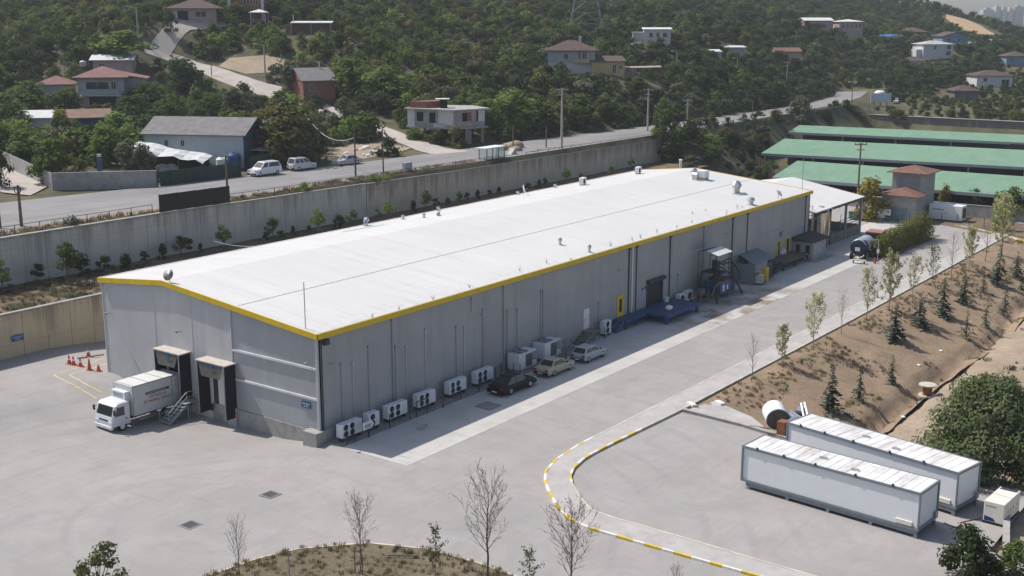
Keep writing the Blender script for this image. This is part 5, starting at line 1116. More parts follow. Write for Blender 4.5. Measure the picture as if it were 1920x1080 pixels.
# racks and pallets by the press
p = gp(1320, 562, 0); t = thing('steel_rack', 'low rusty steel rack standing left of the blue waste press', 'rack', (57.2, -2.3, 0)); m = MB()
for z in (.5, 1.0): m.box((0, 0, z), (2.0, .8, z + .06))
m.build('shelf', M_RUST, t); 
for x in (.03, 1.97):
    for y in (.03, .77): m = MB(); m.tube((x, y, 0), (x, y, 1.15), .035); m.build('leg', M_GREYS, t)
m = MB(); m.box((.2, .1, 1.06), (1.2, .7, 1.6)); o = m.build('crate', pm('crate_grey', (.16, .15, .15), .8)); o.location = (57.2, -2.3, .005); tag(o, 'dark grey crate standing on the low rusty steel rack', 'crate')
# canopy shelter with yellow and grey containers
t = thing('equipment_shelter', 'grey sheet-roofed shelter against the wall beside the yellow cabinets', 'shelter', (73, -1.5, 0)); m = MB(); m.add([(69.6, -3.0, 2.55), (75.3, -3.0, 2.55), (77.0, Y0, 3.15), (71.6, Y0, 3.15), (69.6, -3.0, 2.5), (75.3, -3.0, 2.5), (77, Y0, 3.1), (71.6, Y0, 3.1)], [(0, 1, 2, 3), (7, 6, 5, 4), (4, 5, 1, 0), (5, 6, 2, 1), (7, 4, 0, 3)])
m.build('shelter_roof', pm('shelter_sheet', (.19, .22, .23), .7, var=.08), t, world=True)
m = MB(); m.box((69.7, -2.95, 1.45), (73.2, -2.9, 2.5)); m.box((69.7, -2.9, .0), (69.75, -.2, 2.5)); m.build('side_sheet', pm('shelter_side', (.23, .24, .24), .7, var=.08), t, world=True)
for x in (69.75, 73.2, 75.2): m = MB(); m.tube((x, -2.92, 0), (x, -2.92, 2.5), .05); m.build('post', M_DARKS, t, world=True)
m = MB(); m.box((73.3, -2.85, .1), (75.1, -1.0, 2.2)); m.build('machine_cabinet', M_DARKS, t, world=True)
for x0, y0, x1, y1, h, mt, l in ((71.4, -2.8, 72.2, -1.9, 1.5, M_YELP, 'tall yellow cabinet under the edge of the grey shelter'), (72.3, -3.3, 73.0, -2.5, 1.75, M_YELP, 'narrower yellow cabinet standing in front of the shelter')):
    t = thing('yellow_cabinet', l, 'cabinet', ((x0 + x1) / 2, (y0 + y1) / 2, 0)); m = MB(); m.box((x0, y0, .08), (x1, y1, h)); m.build('body', mt, t, world=True, bevel=.03); m = MB(); m.box((x0 + .1, y0 - .02, .3), (x1 - .1, y0, h - .2)); m.build('door', pm('cabinet_door', (.55, .4, .05), .6), t, world=True)
for x0, y0, h, mt, l in ((70.2, -3.6, 1.2, M_CREAM, 'white caged liquid tote standing in front of the shelter'), (70.6, -2.4, 1.35, pm('tote_grey', (.3, .33, .33), .7), 'grey liquid tote behind the white one by the shelter')):
    t = thing('liquid_tote', l, 'tote', (x0, y0, 0)); m = MB(); m.box((.06, .06, .16), (1.04, .94, h)); m.lathe([(.12, h), (.12, h + .06)], (.5, .5, 0), 10); m.build('tank', mt, t, bevel=.06)
    m = MB(); [m.box((a, 0, .15), (a + .03, .03, h)) for a in np.linspace(0, 1.07, 6)]; [m.box((0, 0, z), (1.1, .03, z + .03)) for z in np.linspace(.2, h - .05, 4)]; [m.box((1.07, a, .15), (1.1, a + .03, h)) for a in np.linspace(0, .97, 5)]; m.build('cage', M_GALV, t)
    m = MB(); m.box((0, 0, 0), (1.1, 1.0, .14)); m.build('pallet', M_DARKS, t)
# little kiosk with a dark flat roof
t = thing('kiosk', 'small grey guard kiosk with a dark overhanging roof at the far corner', 'kiosk', (90, -1, 0)); m = MB(); m.box((87.95, -2.75, .12), (92.3, Y0 - .05, 2.5)); m.build('wall', pm('kiosk_panel', (.36, .37, .36), .7, var=.08), t, world=True)
m = MB(); m.add([(87.5, -3.1, 2.5), (93.0, -3.1, 2.5), (93.5, Y0 - .02, 2.5), (87.5, Y0 - .02, 2.5), (87.5, -3.1, 2.62), (93.0, -3.1, 2.62), (93.5, Y0 - .02, 3.0), (87.5, Y0 - .02, 3.0)], [(3, 2, 1, 0), (4, 5, 6, 7), (0, 1, 5, 4), (1, 2, 6, 5), (2, 3, 7, 6), (3, 0, 4, 7)]); m.build('roof', pm('kiosk_roof', (.07, .062, .06), .9, var=.15), t, world=True)
m = MB(); m.box((87.0, -3.6, -.02), (93.2, Y0 - .3, .12)); m.build('base_slab', M_CONC, t, world=True)
m = MB()
for x0, x1, z0, z1 in ((87.93, 87.95, 1.0, 2.0),): m.box((x0, -2.3, z0), (x1, -1.7, z1)); m.box((x0, -.9, z0), (x1, -.35, z1))
m.build('window', M_GLASS, t, world=True)
for a, b, z0, z1 in ((88.5, 89.1, 1.35, 1.95), (89.4, 90.2, .7, 1.9), (90.5, 91.0, 1.4, 1.9), (88.4, 88.95, .6, 1.15), (90.6, 91.2, .55, 1.1)): m = MB(); m.box((a, -2.77, z0), (b, -2.75, z1)); m.build('notice_board', pm('notice', (.4, .47, .48), .6, var=.2, vs=3), t, world=True)
m = MB(); m.box((92.3, -2.1, .12), (92.33, -1.2, 2.1)); m.build('door', M_WHITEP, t, world=True)
# steel tank beyond the far corner, with its pipework
t = thing('steel_tank', 'tall shiny steel tank standing beyond the far corner of the hall', 'tank', (98, .4, 0)); m = MB(); m.lathe([(1.28, 1.5), (1.28, 4.95), (.9, 5.15), (.3, 5.2)], (98, .4, 0), 28); m.build('tank_shell', M_STAINLESS, t, world=True, smooth=True)
for m_ in t.children:
    e = m_.modifiers.new('e', 'EDGE_SPLIT'); e.split_angle = R(30)
m = MB(); m.lathe([(.35, 5.15), (.35, 5.65), (.42, 5.66), (.42, 5.75)], (98.1, .5, 0), 10); m.build('tank_hatch', M_GALV, t, world=True)
for a in (.6, 2.2, 3.8, 5.3): m = MB(); q = (98 + math.cos(a), .4 + math.sin(a), 0); m.tube(q, (q[0], q[1], 1.6), .09); m.build('leg', M_GALV, t, world=True)
m = MB()
for x, y in ((94.6, .3), (94.6, 1.1)): m.tube((x, y, 0), (x, y, 6.4), .05)
for z in np.arange(.5, 6.4, .4): m.tube((94.6, .3, z), (94.6, 1.1, z), .03)
m.path(arc((94.2, .7, 6.3), .4, 0, 6.28, 10), .02, 4); o = m.build('wall_ladder', M_GALV); tag(o, 'grey steel ladder rising behind the shiny tank', 'ladder')
m = MB(); m.path([(95.2, -.3, 0), (95.2, -.3, 4.6), (96.2, -.3, 4.9), (96.9, 0, 4.9)], .12, 8); m.path([(95.6, .5, 0), (95.6, .5, 4.2), (97, .5, 4.4)], .1, 8); m.tube((95.9, -.1, 0), (95.9, -.1, 3.5), .2, n=10); tag(m.build('pipework', pm('pipe_beige', (.4, .36, .29), .5)), 'beige pipes standing between the hall and the shiny tank', 'pipes')
# open hall with a white roof at the far end
t = thing('canopy_hall', 'open-sided white-roofed livestock shed beyond the far end of the grey hall', 'shed', (104, 10, 0)); m = MB()
cx0, cx1, cy0, cyr, cy1, ze, zr2 = 93.6, 112.4, -.55, 10.8, 22.5, 5.5, 7.5
def sl(m, x0, x1, ya, za, yb, zb_, th=.12): m.add([(x0, ya, za), (x1, ya, za), (x1, yb, zb_), (x0, yb, zb_), (x0, ya, za - th), (x1, ya, za - th), (x1, yb, zb_ - th), (x0, yb, zb_ - th)], [(0, 1, 2, 3), (7, 6, 5, 4), (4, 5, 1, 0), (5, 6, 2, 1), (6, 7, 3, 2), (7, 4, 0, 3)])
sl(m, cx0, cx1, cy0, ze, cyr, zr2); sl(m, cx0, cx1, cyr, zr2, cy1, 5.6); m.build('roof', M_ROOF2, t, world=True)
m = MB(); m.box((cx0 + 6, cy0 - .06, ze - .35), (cx1, cy0 - .01, ze + .02)); m.build('fascia', pm('dark_fascia', (.1, .09, .085), .7), t, world=True)
for x in (100.0, 106.0, 112.0): m = MB(); m.box((x - .14, -.3, 0), (x + .14, .0, ze - .12)); m.build('post', M_NAVY if x < 101 else M_GREYS, t, world=True)
for y in (5.4, 10.8, 16.2, 21.8): m = MB(); m.box((111.8, y - .12, 0), (112.1, y + .12, 5.4)); m.build('post', M_GREYS, t, world=True)
m = MB(); m.box((99.5, -.22, 0), (112.1, .02, 1.35)); m.box((111.9, .02, 0), (112.15, 22, 1.35)); m.build('low_wall', pm('shed_wall', (.25, .22, .2), .9, var=.2, vs=1, dirt=.5), t, world=True)
m = MB()
for z in (1.7, 2.1, 2.5, 2.9): m.tube((100, -.12, z), (112, -.12, z), .05, n=5)
m.build('rail', M_NAVY, t, world=True)
rg = random.Random(8)
for k_ in range(26):                                               # pens and gates inside
    x = 94.5 + rg.random() * 16; y = 1 + rg.random() * 19; m = MB(); a = rg.choice((0, 1)); L_ = rg.uniform(2, 4.5)
    for z in (.5, .9, 1.3): m.tube((x, y, z), (x + (L_ if a else 0), y + (0 if a else L_), z), .04, n=4)
    m.tube((x, y, 0), (x, y, 2.8), .05, n=4); m.build('pen_gate', rg.choice((M_GALV, M_NAVY, M_RUST, M_GREENF)), t, world=True)
m = MB(); 
for x in (97, 100, 103, 106, 109, 112): m.tube((x, cy0 + .2, ze - .2), (x, cyr, zr2 - .25), .07, n=5); m.tube((x, cyr, zr2 - .25), (x, cy1, 5.35), .07, n=5); m.tube((x, cy0 + .2, ze - .5), (x, cy1, 5.0), .06, n=5)
m.build('roof_truss', M_RUST, t, world=True)
# square tower with two hipped tile roofs
def hip(m, x0, x1, y0, y1, z, h, ov, ridge=.25, th=.12, mi=0):
    x0 -= ov; x1 += ov; y0 -= ov; y1 += ov
    if x1 - x0 >= y1 - y0: d = (y1 - y0) / 2; A_ = (x0 + d * (1 - ridge * 0), (y0 + y1) / 2, z + h); B_ = (x1 - d, (y0 + y1) / 2, z + h)
    else: d = (x1 - x0) / 2; A_ = ((x0 + x1) / 2, y0 + d, z + h); B_ = ((x0 + x1) / 2, y1 - d, z + h)
    c = [(x0, y0, z), (x1, y0, z), (x1, y1, z), (x0, y1, z)]; b = [(q[0], q[1], z - th) for q in c]; v = c + [A_, B_] + b
    f = [(0, 1, 5, 4), (1, 2, 5), (2, 3, 4, 5), (3, 0, 4)] if x1 - x0 >= y1 - y0 else [(0, 1, 4), (1, 2, 5, 4), (2, 3, 5), (3, 0, 4, 5)]
    m.add(v, f + [(9, 8, 7, 6), (6, 7, 1, 0), (7, 8, 2, 1), (8, 9, 3, 2), (9, 6, 0, 3)], mi)
t = thing('utility_tower', 'square grey transformer house with two tiers of red tiled roof', 'building', (131, -1.2, 0)); M_TOW = pm('tower_render', (.34, .33, .31), .9, var=.12, vs=.8, dirt=.5, dcol=(.2, .19, .17))
m = MB(); m.box((125.8, -3.9, -.3), (134.8, 1.5, 4.2)); m.build('wall', M_TOW, t, world=True); m = MB(); m.box((129.2, -3.9, 4.2), (134.6, 1.2, 7.4)); m.build('wall', M_TOW, t, world=True)
m = MB(); m.box((129.17, -3.2, 4.8), (129.2, .6, 6.9)); m.build('recess_panel', pm('tower_recess', (.27, .27, .28), .9), t, world=True)
m = MB(); hip(m, 129.2, 134.6, -3.9, 1.2, 7.4, .95, .75); m.build('roof', M_TILE, t, world=True)
m = MB(); m.add([(125.1, -4.6, 4.15), (129.19, -4.6, 4.15), (129.19, 2.2, 4.15), (125.1, 2.2, 4.15), (127.2, -1.2, 5.15), (129.19, -1.2, 5.2), (125.1, -4.6, 4.05), (125.1, 2.2, 4.05), (129.19, -4.6, 4.05), (129.19, 2.2, 4.05)], [(0, 1, 5, 4), (2, 3, 4, 5), (3, 0, 4), (6, 8, 1, 0), (7, 6, 0, 3), (9, 7, 3, 2), (6, 7, 9, 8)]); m.build('roof', M_TILE, t, world=True)
m = MB(); m.box((125.76, -2.6, 0), (125.8, -1.4, 2.2)); m.box((125.76, -1.3, 0), (125.8, -.1, 2.2)); m.build('door', pm('tower_door', (.2, .26, .27), .6, var=.1), t, world=True)
# fence, posts and notices before the tower
t = thing('mesh_fence', 'low blue-grey post fence in front of the square transformer house', 'fence', (124, 0, 0))
for y in np.linspace(-4.6, 4.2, 9): m = MB(); m.tube((124.4, y, 0), (124.4, y, 1.6), .05); m.build('fence_post', M_NAVY, t, world=True)
m = MB(); [m.tube((124.4, -4.6, z), (124.4, 4.2, z), .02, n=4) for z in (.4, .9, 1.5)]; m.build('rail', M_NAVY, t, world=True)
for y, w_, z0, z1, mt, l in ((3.2, 1.5, .9, 2.1, pm('notice_pale', (.5, .46, .42), .7), 'pale notice board on the fence left of the transformer house door'), (.9, 1.0, .55, 2.0, M_WHITEP, 'white notice sheet with an emblem on the fence by the transformer house'), (-.1, .9, 1.05, 2.0, M_WHITEP, 'smaller white notice sheet with a dark ring on the transformer house fence')):
    t = thing('notice_board', l, 'notice', (124.3, y, z0)); m = MB(); m.box((-.03, -w_ / 2, 0), (0, w_ / 2, z1 - z0)); m.build('board', mt, t); m = MB(); m.lathe([(.28, -.04), (.28, -.032)], (0, 0, (z1 - z0) * .6), 12, axis='x'); m.build('print', M_GREYS, t)
t = thing('waste_bin', 'dark green waste bin by the fence left of the transformer house', 'bin', (123.4, 5.0, 0)); m = MB(); m.box((-.5, -.7, .15), (.5, .7, 1.15)); m.build('body', M_GREENF, t, bevel=.04); m = MB(); m.box((-.55, -.75, 1.15), (.55, .75, 1.25)); m.build('lid', M_DARKS, t)
# big white generator box beside it
p = gp(1786, 412, 0); t = thing('big_generator', 'large white generator container standing on the verge right of the transformer house', 'generator', (131.5, -7.2, 0), R(-2)); m = MB(); m.box((-1.1, -2.6, .2), (1.1, 2.6, 2.55)); m.build('body', M_WHITE, t, bevel=.06)
m = MB(); m.box((-.9, -2.4, 0), (.9, 2.4, .2)); m.build('base', M_DARKS, t); m = MB(); m.box((-1.115, .3, 1.7), (-1.1, 2.1, 1.9)); m.build('lettering', M_GREYS, t); m = MB(); m.box((-.8, -2.615, .6), (.8, -2.6, 2.2)); m.build('grille', M_DARKS, t)
for y in (-.4, -.1): m = MB(); m.box((-1.12, y, 1.2), (-1.1, y + .12, 1.35)); m.build('door_latch', M_DARKS, t)
m = MB(); p0_, p1_ = gp(1690, 408, 0), gp(1930, 452, 0); m.prism([(p0_[0], p0_[1]), (p1_[0], p1_[1]), (p1_[0] + 12, p1_[1] - 2), (p0_[0] + 12, p0_[1])], -.2, .06); m.build('grass_verge', M_STRIP)['kind'] = 'structure'
kerb('far_kerb', [gp(1790, 423, 0)[:2], gp(1830, 430, 0)[:2], gp(1870, 440, 0)[:2], gp(1935, 455, 0)[:2]], 1, 1.6, -500, 500, [M_KY, M_KW, M_KC])
for k_, (px, py) in enumerate(((1765, 415), (1794, 418), (1816, 423), (1845, 425))):
    q = gp(px, py, .06); m = MB(); m.tube((0, 0, 0), (0, 0, 1.3), .05); m.cbox((0, 0, 1.25), (.14, .14, .1)); o = m.build('verge_post', M_DARKS); o.location = q; tag(o, 'thin dark post standing before the large white generator', 'post', 'thin posts before the white generator')
# green-roofed sheds
def shed(label, x0, xr, x1, z0, zr_, zb_, yl, yr, yoff, posts):
    t = thing('livestock_shed', label, 'shed', (xr, yl - 20, 0), 0, 'long green-roofed sheds'); m = MB(); sk = .10
    X_ = lambda x, y: x + (yl - y) * yoff
    def slab(xa, za, xb, zb2):
        v = [(X_(xa, yl), yl, za), (X_(xa, yr), yr, za), (X_(xb, yr), yr, zb2), (X_(xb, yl), yl, zb2)]; v2 = [(a, b, c - .12) for a, b, c in v]
        m.add(v + v2, [(0, 1, 2, 3), (7, 6, 5, 4), (0, 4, 5, 1), (1, 5, 6, 2), (2, 6, 7, 3), (3, 7, 4, 0)])
    slab(x0, z0, xr, zr_); slab(x1, zb_, xr, zr_); m.build('roof', M_GREENR, t, world=True)
    m = MB(); m.add([(X_(x0, yl) - .05, yl, z0 - .5), (X_(x0, yr) - .05, yr, z0 - .5), (X_(x0, yr) - .05, yr, z0 - .02), (X_(x0, yl) - .05, yl, z0 - .02)], [(0, 1, 2, 3)]); m.build('eave_beam', M_GREYS, t, world=True)
    for y in np.arange(yl - .6, yr, -posts):
        for xx, zz in ((x0 + .5, z0 - .1), (x1 - .5, zb_ - .1)):
            m = MB(); x = X_(xx, y); m.box((x - .16, y - .16, -.3), (x + .16, y + .16, zz)); m.build('post', M_GREENF, t, world=True)
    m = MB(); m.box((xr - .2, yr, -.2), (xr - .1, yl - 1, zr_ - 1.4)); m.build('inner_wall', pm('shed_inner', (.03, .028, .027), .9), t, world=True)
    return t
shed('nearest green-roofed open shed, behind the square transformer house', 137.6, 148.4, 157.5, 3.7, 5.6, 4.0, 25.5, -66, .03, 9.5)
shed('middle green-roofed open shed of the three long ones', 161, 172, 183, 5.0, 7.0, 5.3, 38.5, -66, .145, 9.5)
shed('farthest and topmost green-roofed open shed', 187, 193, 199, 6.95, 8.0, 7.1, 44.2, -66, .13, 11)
# stuff stored under the sheds: pale bundles along the inner wall
for k_, (px, py, w_, h_, c) in enumerate(((1680, 300, 1.3, 2.2, (.4, .42, .42)), (1695, 306, .9, 2.2, (.5, .5, .48)), (1880, 316, 1.6, 1.2, (.3, .3, .3)), (1640, 296, 2.2, 1.0, (.2, .19, .18)), (1770, 390, 2.5, .9, (.35, .3, .22)))):
    q = at(px, py, dist((166 if py < 350 else 146, 5 if py < 350 else -10))); q[2] = 0; m = MB(); m.box((-.5, -w_, 0), (.5, w_, h_)); m.box((-.55, -w_ - .05, h_ * .7), (.55, w_ + .05, h_ * .75)); o = m.build('bale_stack', pm(f'bale_tint_{k_}', c, .9)); o.location = q; tag(o, ('tall pale bale stack in the gap between the green sheds', 'narrow pale bale stack right of the taller one between the sheds', 'grey low bale stack under the right end of the middle shed', 'dark low bale stack under the left part of the middle shed', 'straw-coloured bale stack in the shade of the nearest shed')[k_], 'bales')
# old car-like tanker trailer and portal frame by the hedge
t = thing('tank_trailer', 'grey tank trailer with a dark navy rounded end parked at the end of the hedge', 'trailer', (93.5, -7.2, 0), R(4)); m = MB(); m.lathe([(.2, -2.2), (1.0, -2.1), (1.05, -1.9), (1.05, 1.9), (1.0, 2.1), (.2, 2.2)], (.6, 0, 1.75), 18, axis='x'); m.build('tank', pm('tank_grey', (.4, .42, .45), .4, metal=.3), t, smooth=True)
m = MB(); m.lathe([(.5, -2.3), (1.02, -2.15), (1.09, -1.7), (1.09, -.9)], (.6, 0, 1.7), 18, axis='x'); m.build('tail_panel', pm('tail_navy', (.02, .025, .05), .5), t); m = MB(); m.box((-1.74, -.35, 1.25), (-1.7, .3, 1.75)); m.build('plate', M_WHITEP, t); m = MB(); m.box((-1.9, -.4, .5), (3, -.3, .7)); m.box((-1.9, .3, .5), (3, .4, .7)); m.build('chassis', M_DARKS, t)
for x in (-.9, 1.6):
    for s in (1, -1): wheel(t, x, s * .95, .45, .3)
m = MB(); [m.tube((x, -1.08, 1.75), (x, 1.08, 1.75), .03) for x in (0,)]; m.path(arc((.0, 0, 1.75), 1.07, 0, 6.28, 12), .03, 4); m.build('tank_strap', M_DARKS, t)
t = thing('red_cab_truck', 'dark truck with a reddish roof half hidden behind the hedge', 'truck', (101.5, -6.3, 0), R(4)); m = MB(); m.box((-1.2, -1.1, .6), (1.2, 1.1, 2.3)); m.build('cab', M_DARKS, t, bevel=.08); m = MB(); m.box((-1.25, -1.15, 2.3), (1.25, 1.15, 2.5)); m.build('roof', pm('red_brown', (.3, .14, .12), .6), t, bevel=.06); m = MB(); m.box((-1.22, -.9, 1.4), (-1.2, .9, 2.1)); m.build('windscreen', M_GLASS, t)
for s in (1, -1): wheel(t, .2, s * 1.0, .48, .3)
t = thing('portal_frame', 'thin grey pipe portal standing beside the tank trailer', 'frame', (92, -8.3, 0)); m = MB(); q0, q1 = gp(1645, 492, 0), gp(1614, 492, 0); m.path([(q0[0] - 92, q0[1] + 8.3, 0), (q0[0] - 92, q0[1] + 8.3, 3.0), (q1[0] - 92, q1[1] + 8.3, 3.0)], .06, 6); m.build('pipe', M_GREYS, t); m = MB(); m.cbox((q0[0] - 92, q0[1] + 8.3, 1.5), (.25, .25, .5)); m.build('meter_box', M_WHITEP, t)
t = thing('fire_point', 'small red hydrant at the foot of the grey pipe portal', 'hydrant', gp(1640, 494, 0)); m = MB(); m.lathe([(.16, 0), (.16, .6), (.1, .75)], n=10); m.build('body', M_CONE, t); m = MB(); m.tube((-.25, 0, .5), (.25, 0, .5), .07); m.build('outlet', M_CONE, t)
for px, py, l in ((1626, 481, 'white round pot by the trailer wheel'), (1634, 481, 'second white round pot beside the trailer wheel, nearer the portal')):
    q = gp(px, py, 0); m = MB(); m.lathe([(.18, 0), (.28, .3), (.3, .5), (.15, .55)], n=12); o = m.build('white_pot', M_WHITE); o.location = q; tag(o, l, 'pot')
t = thing('low_bench', 'low pale plank bench behind the tank trailer', 'bench', gp(1610, 494, 0), .2); m = MB(); m.box((-.3, -.9, .4), (.3, .9, .48)); m.build('seat', M_KFADE, t)
for y in (-.7, .7): m = MB(); m.box((-.25, y - .05, 0), (.25, y + .05, .4)); m.build('leg', M_RUST, t)
# roof air conditioners
for px, py, l in ((1093, 347, 'white air conditioner box on the back edge of the roof, nearer the satellite dish'), (1197, 326, 'white air conditioner box on the back edge of the roof, nearer the far ridge')):
    q = rpt(px, py); t = thing('roof_air_conditioner', l, 'air conditioner', q, R(12), 'air conditioners on the back edge of the roof'); m = MB(); m.box((-.6, -.25, .12), (.6, .35, 1.0)); m.build('housing', M_WHITE, t, bevel=.03); m = MB(); m.lathe([(.34, -.02), (.34, 0)], (-.16, -.25, .56), 16, axis='y'); m.build('fan', M_BLACK, t)
    m = MB(); m.box((-.5, -.2, -.1), (-.4, .3, .12)); m.box((.4, -.2, -.1), (.5, .3, .12)); m.build('stand', M_GREYS, t)
    if px < 1150: m = MB(); m.path([(.6, 0, .6), (1.0, 0, .7), (1.3, .1, .4), (1.6, .1, .05)], .04); m.build('refrigerant_pipe', M_GREYS, t)
# ------------------------------------------------------------------ houses on the hillside
VIEW = math.atan2(FWD[1], FWD[0])
def house_root(name, label, px, py, turn, cat='house'):
    """placed where the land shows at that photo pixel; local +x runs to the right in the photo, +y away"""
    p = hp(px, py); t = thing(name, label, cat, p, -AZ + R(turn)); s = dist(p) / F; return t, s
def block(m, x0, x1, y0, y1, z0, z1): m.box((x0, y0, z0), (x1, y1, z1))
def window(par, x0, x1, z0, z1, y, side='f', frame=M_HW, x=0):
    """window on the front (side 'f', plane y) or on an end wall (side 'r' or 'l', plane x)"""
    f = MB(); g = MB(); e = .06
    if side == 'f':
        for a, b, c, d in ((x0 - e, x1 + e, z0 - e, z0), (x0 - e, x1 + e, z1, z1 + e), (x0 - e, x0, z0, z1), (x1, x1 + e, z0, z1), ((x0 + x1) / 2 - .03, (x0 + x1) / 2 + .03, z0, z1)): f.box((a, y - .06, c), (b, y - .005, d))
        g.quad((x0, y - .015, z0), (x1, y - .015, z0), (x1, y - .015, z1), (x0, y - .015, z1))
    else:
        sg = 1 if side == 'r' else -1
        for a, b, c, d in ((x0 - e, x1 + e, z0 - e, z0), (x0 - e, x1 + e, z1, z1 + e), (x0 - e, x0, z0, z1), (x1, x1 + e, z0, z1)): f.box((x + sg * .005, a, c), (x + sg * .06, b, d))
        g.quad((x + sg * .015, x0, z0), (x + sg * .015, x1, z0), (x + sg * .015, x1, z1), (x + sg * .015, x0, z1))
    o = f.build('window', frame, par); g.build('pane', M_GLASS, o); return o
def gable(m, x0, x1, y0, y1, z, h, ov, along='x', th=.12, rise2=None):
    x0 -= ov; x1 += ov; y0 -= ov; y1 += ov
    if along == 'x':
        ym = (y0 + y1) / 2
        for ya, yb in ((y0, ym), (y1, ym)): m.add([(x0, ya, z), (x1, ya, z), (x1, yb, z + h), (x0, yb, z + h), (x0, ya, z - th), (x1, ya, z - th), (x1, yb, z + h - th), (x0, yb, z + h - th)], [(0, 1, 2, 3), (7, 6, 5, 4), (0, 4, 5, 1), (1, 5, 6, 2), (3, 7, 4, 0)])
    else:
        xm = (x0 + x1) / 2
        for xa, xb in ((x0, xm), (x1, xm)): m.add([(xa, y0, z), (xa, y1, z), (xb, y1, z + h), (xb, y0, z + h), (xa, y0, z - th), (xa, y1, z - th), (xb, y1, z + h - th), (xb, y0, z + h - th)], [(0, 1, 2, 3), (7, 6, 5, 4), (0, 4, 5, 1), (1, 5, 6, 2), (3, 7, 4, 0)])
def gwall(m, x0, x1, y0, y1, z, h, along='x'):
    """gable triangles that close the wall ends under the roof"""
    if along == 'x':
        for x in (x0, x1): m.ext([(x - .1, y0, z), (x - .1, y1, z), (x - .1, (y0 + y1) / 2, z + h)], (.2, 0, 0))
    else:
        for y in (y0, y1): m.ext([(x0, y - .1, z), (x1, y - .1, z), ((x0 + x1) / 2, y - .1, z + h)], (0, .2, 0))
def simple_house(name, label, px, py, turn, W, D, H, wall, roof, rh, kind='hip', ov=.5, wins=(), storeys=1, cat='house', chim=False, sink=1.0):
    t, s = house_root(name, label, px, py, turn, cat); m = MB(); block(m, -W / 2, W / 2, 0, D, -sink, H)
    if kind == 'gx': gwall(m, -W / 2, W / 2, 0, D, H, rh, 'x')
    if kind == 'gy': gwall(m, -W / 2, W / 2, 0, D, H, rh, 'y')
    m.build('wall', wall, t); m = MB()
    if kind == 'hip': hip(m, -W / 2, W / 2, 0, D, H, rh, ov)
    elif kind == 'gx': gable(m, -W / 2, W / 2, 0, D, H, rh, ov, 'x')
    elif kind == 'gy': gable(m, -W / 2, W / 2, 0, D, H, rh, ov, 'y')
    else: m.add([(-W / 2 - ov, -ov, H + .02), (W / 2 + ov, -ov, H + .02), (W / 2 + ov, D + ov, H + rh), (-W / 2 - ov, D + ov, H + rh), (-W / 2 - ov, -ov, H - .13), (W / 2 + ov, -ov, H - .13), (W / 2 + ov, D + ov, H + rh - .15), (-W / 2 - ov, D + ov, H + rh - .15)], [(0, 1, 2, 3), (7, 6, 5, 4), (0, 4, 5, 1), (1, 5, 6, 2), (2, 6, 7, 3), (3, 7, 4, 0)])
    r = m.build('roof', roof, t)
    if chim: m = MB(); m.box((W * .15, D * .45, H + rh * .3), (W * .15 + .6, D * .45 + .6, H + rh + .9)); m.build('chimney', M_HW, r)
    for w_ in wins:
        if len(w_) == 4: window(t, *w_, 0)
        else: window(t, *w_[:4], 0, side=w_[4], x=(W / 2 if w_[4] == 'r' else -W / 2))
    return t, s
# red-roofed two-storey house at the left, with its annex and tank
t, s = simple_house('hillside_house', 'two-storey grey house with a dull red tiled roof among trees at the left', 192, 202, 12, 8.2, 8.5, 5.6, M_HG, M_TILEP, 1.9, 'hip', .9, ((-2.6, 1.4, 3.4, 4.7), (1.9, 2.7, 3.4, 4.7), (2.5, 4.2, 3.2, 4.6, 'r')))
m = MB(); m.box((-3.6, -1.5, 2.5), (3.2, 0, 2.65)); m.build('balcony', M_HW, t); m = MB(); m.box((-3.6, -1.55, 2.66), (3.2, -1.45, 3.4)); m.build('balcony_rail', M_HG, t); m = MB(); m.quad((-2.2, -.02, 0), (2.6, -.02, 0), (2.6, -.02, 2.2), (-2.2, -.02, 2.2)); m.build('porch_opening', M_DOORIN, t)
m = MB(); m.add([(-3.6, -2.0, 2.3), (3.6, -2.0, 2.2), (3.4, 0, 2.6), (-3.6, 0, 2.6)], [(0, 1, 2, 3)]); m.build('porch_roof', M_SHEETW, t)
m = MB(); block(m, 3.2, 7.5, 3.0, 9.5, -1, 5.3); m.build('wall', M_HG, t); m = MB(); m.add([(1.5, 2.2, 6.3), (8.2, 2.2, 5.2), (8.2, 9.8, 5.2), (1.5, 9.8, 6.6)], [(0, 1, 2, 3)]); m.build('roof', M_TILEP, t)
m = MB(); hip(m, -11.5, -5.5, 2, 8, 4.3, 1.5, .6); m.build('roof', M_TILEP, t); m = MB(); block(m, -11.5, -5.5, 2, 8, -1, 4.3); m.build('wall', M_HG, t)
t2, _ = simple_house('annex_house', 'low house with a bright white sheet roof behind the red-roofed house', 212, 142, 8, 7.5, 6, 3.0, M_HP, M_SHEETW, 1.0, 'gx', .6, ((-2.5, -1.6, 1.2, 2.2),))
q = np.array(t.location); m = MB(); m.lathe([(.1, 0), (.62, .3), (.62, 1.0), (.2, 1.25)], n=14); o = m.build('water_tank', M_GREYS); o.location = at(156, 126, dist(q) + 4); tag(o, 'grey water tank standing up behind the red-roofed house', 'tank')
m = MB(); m.tube((0, 0, -2.5), (0, 0, 0), .15); mm = m.build('tank_stand', M_DARKS, o)
simple_house('shed_house', 'low shed with a rusty brown roof and blue gable among the left trees', 166, 246, 20, 7.0, 5.0, 2.3, M_NAVY, pm('rusty_sheet', (.24, .15, .11), .8, var=.2, vs=1, dirt=.4), 1.3, 'gx', .5, (), cat='shed')
simple_house('shed_house', 'small building with a bright white sheet roof half hidden at the left edge', 52, 248, 10, 7.5, 5, 2.4, M_HW, M_SHEETW, 1.1, 'gx', .4, (), cat='shed')
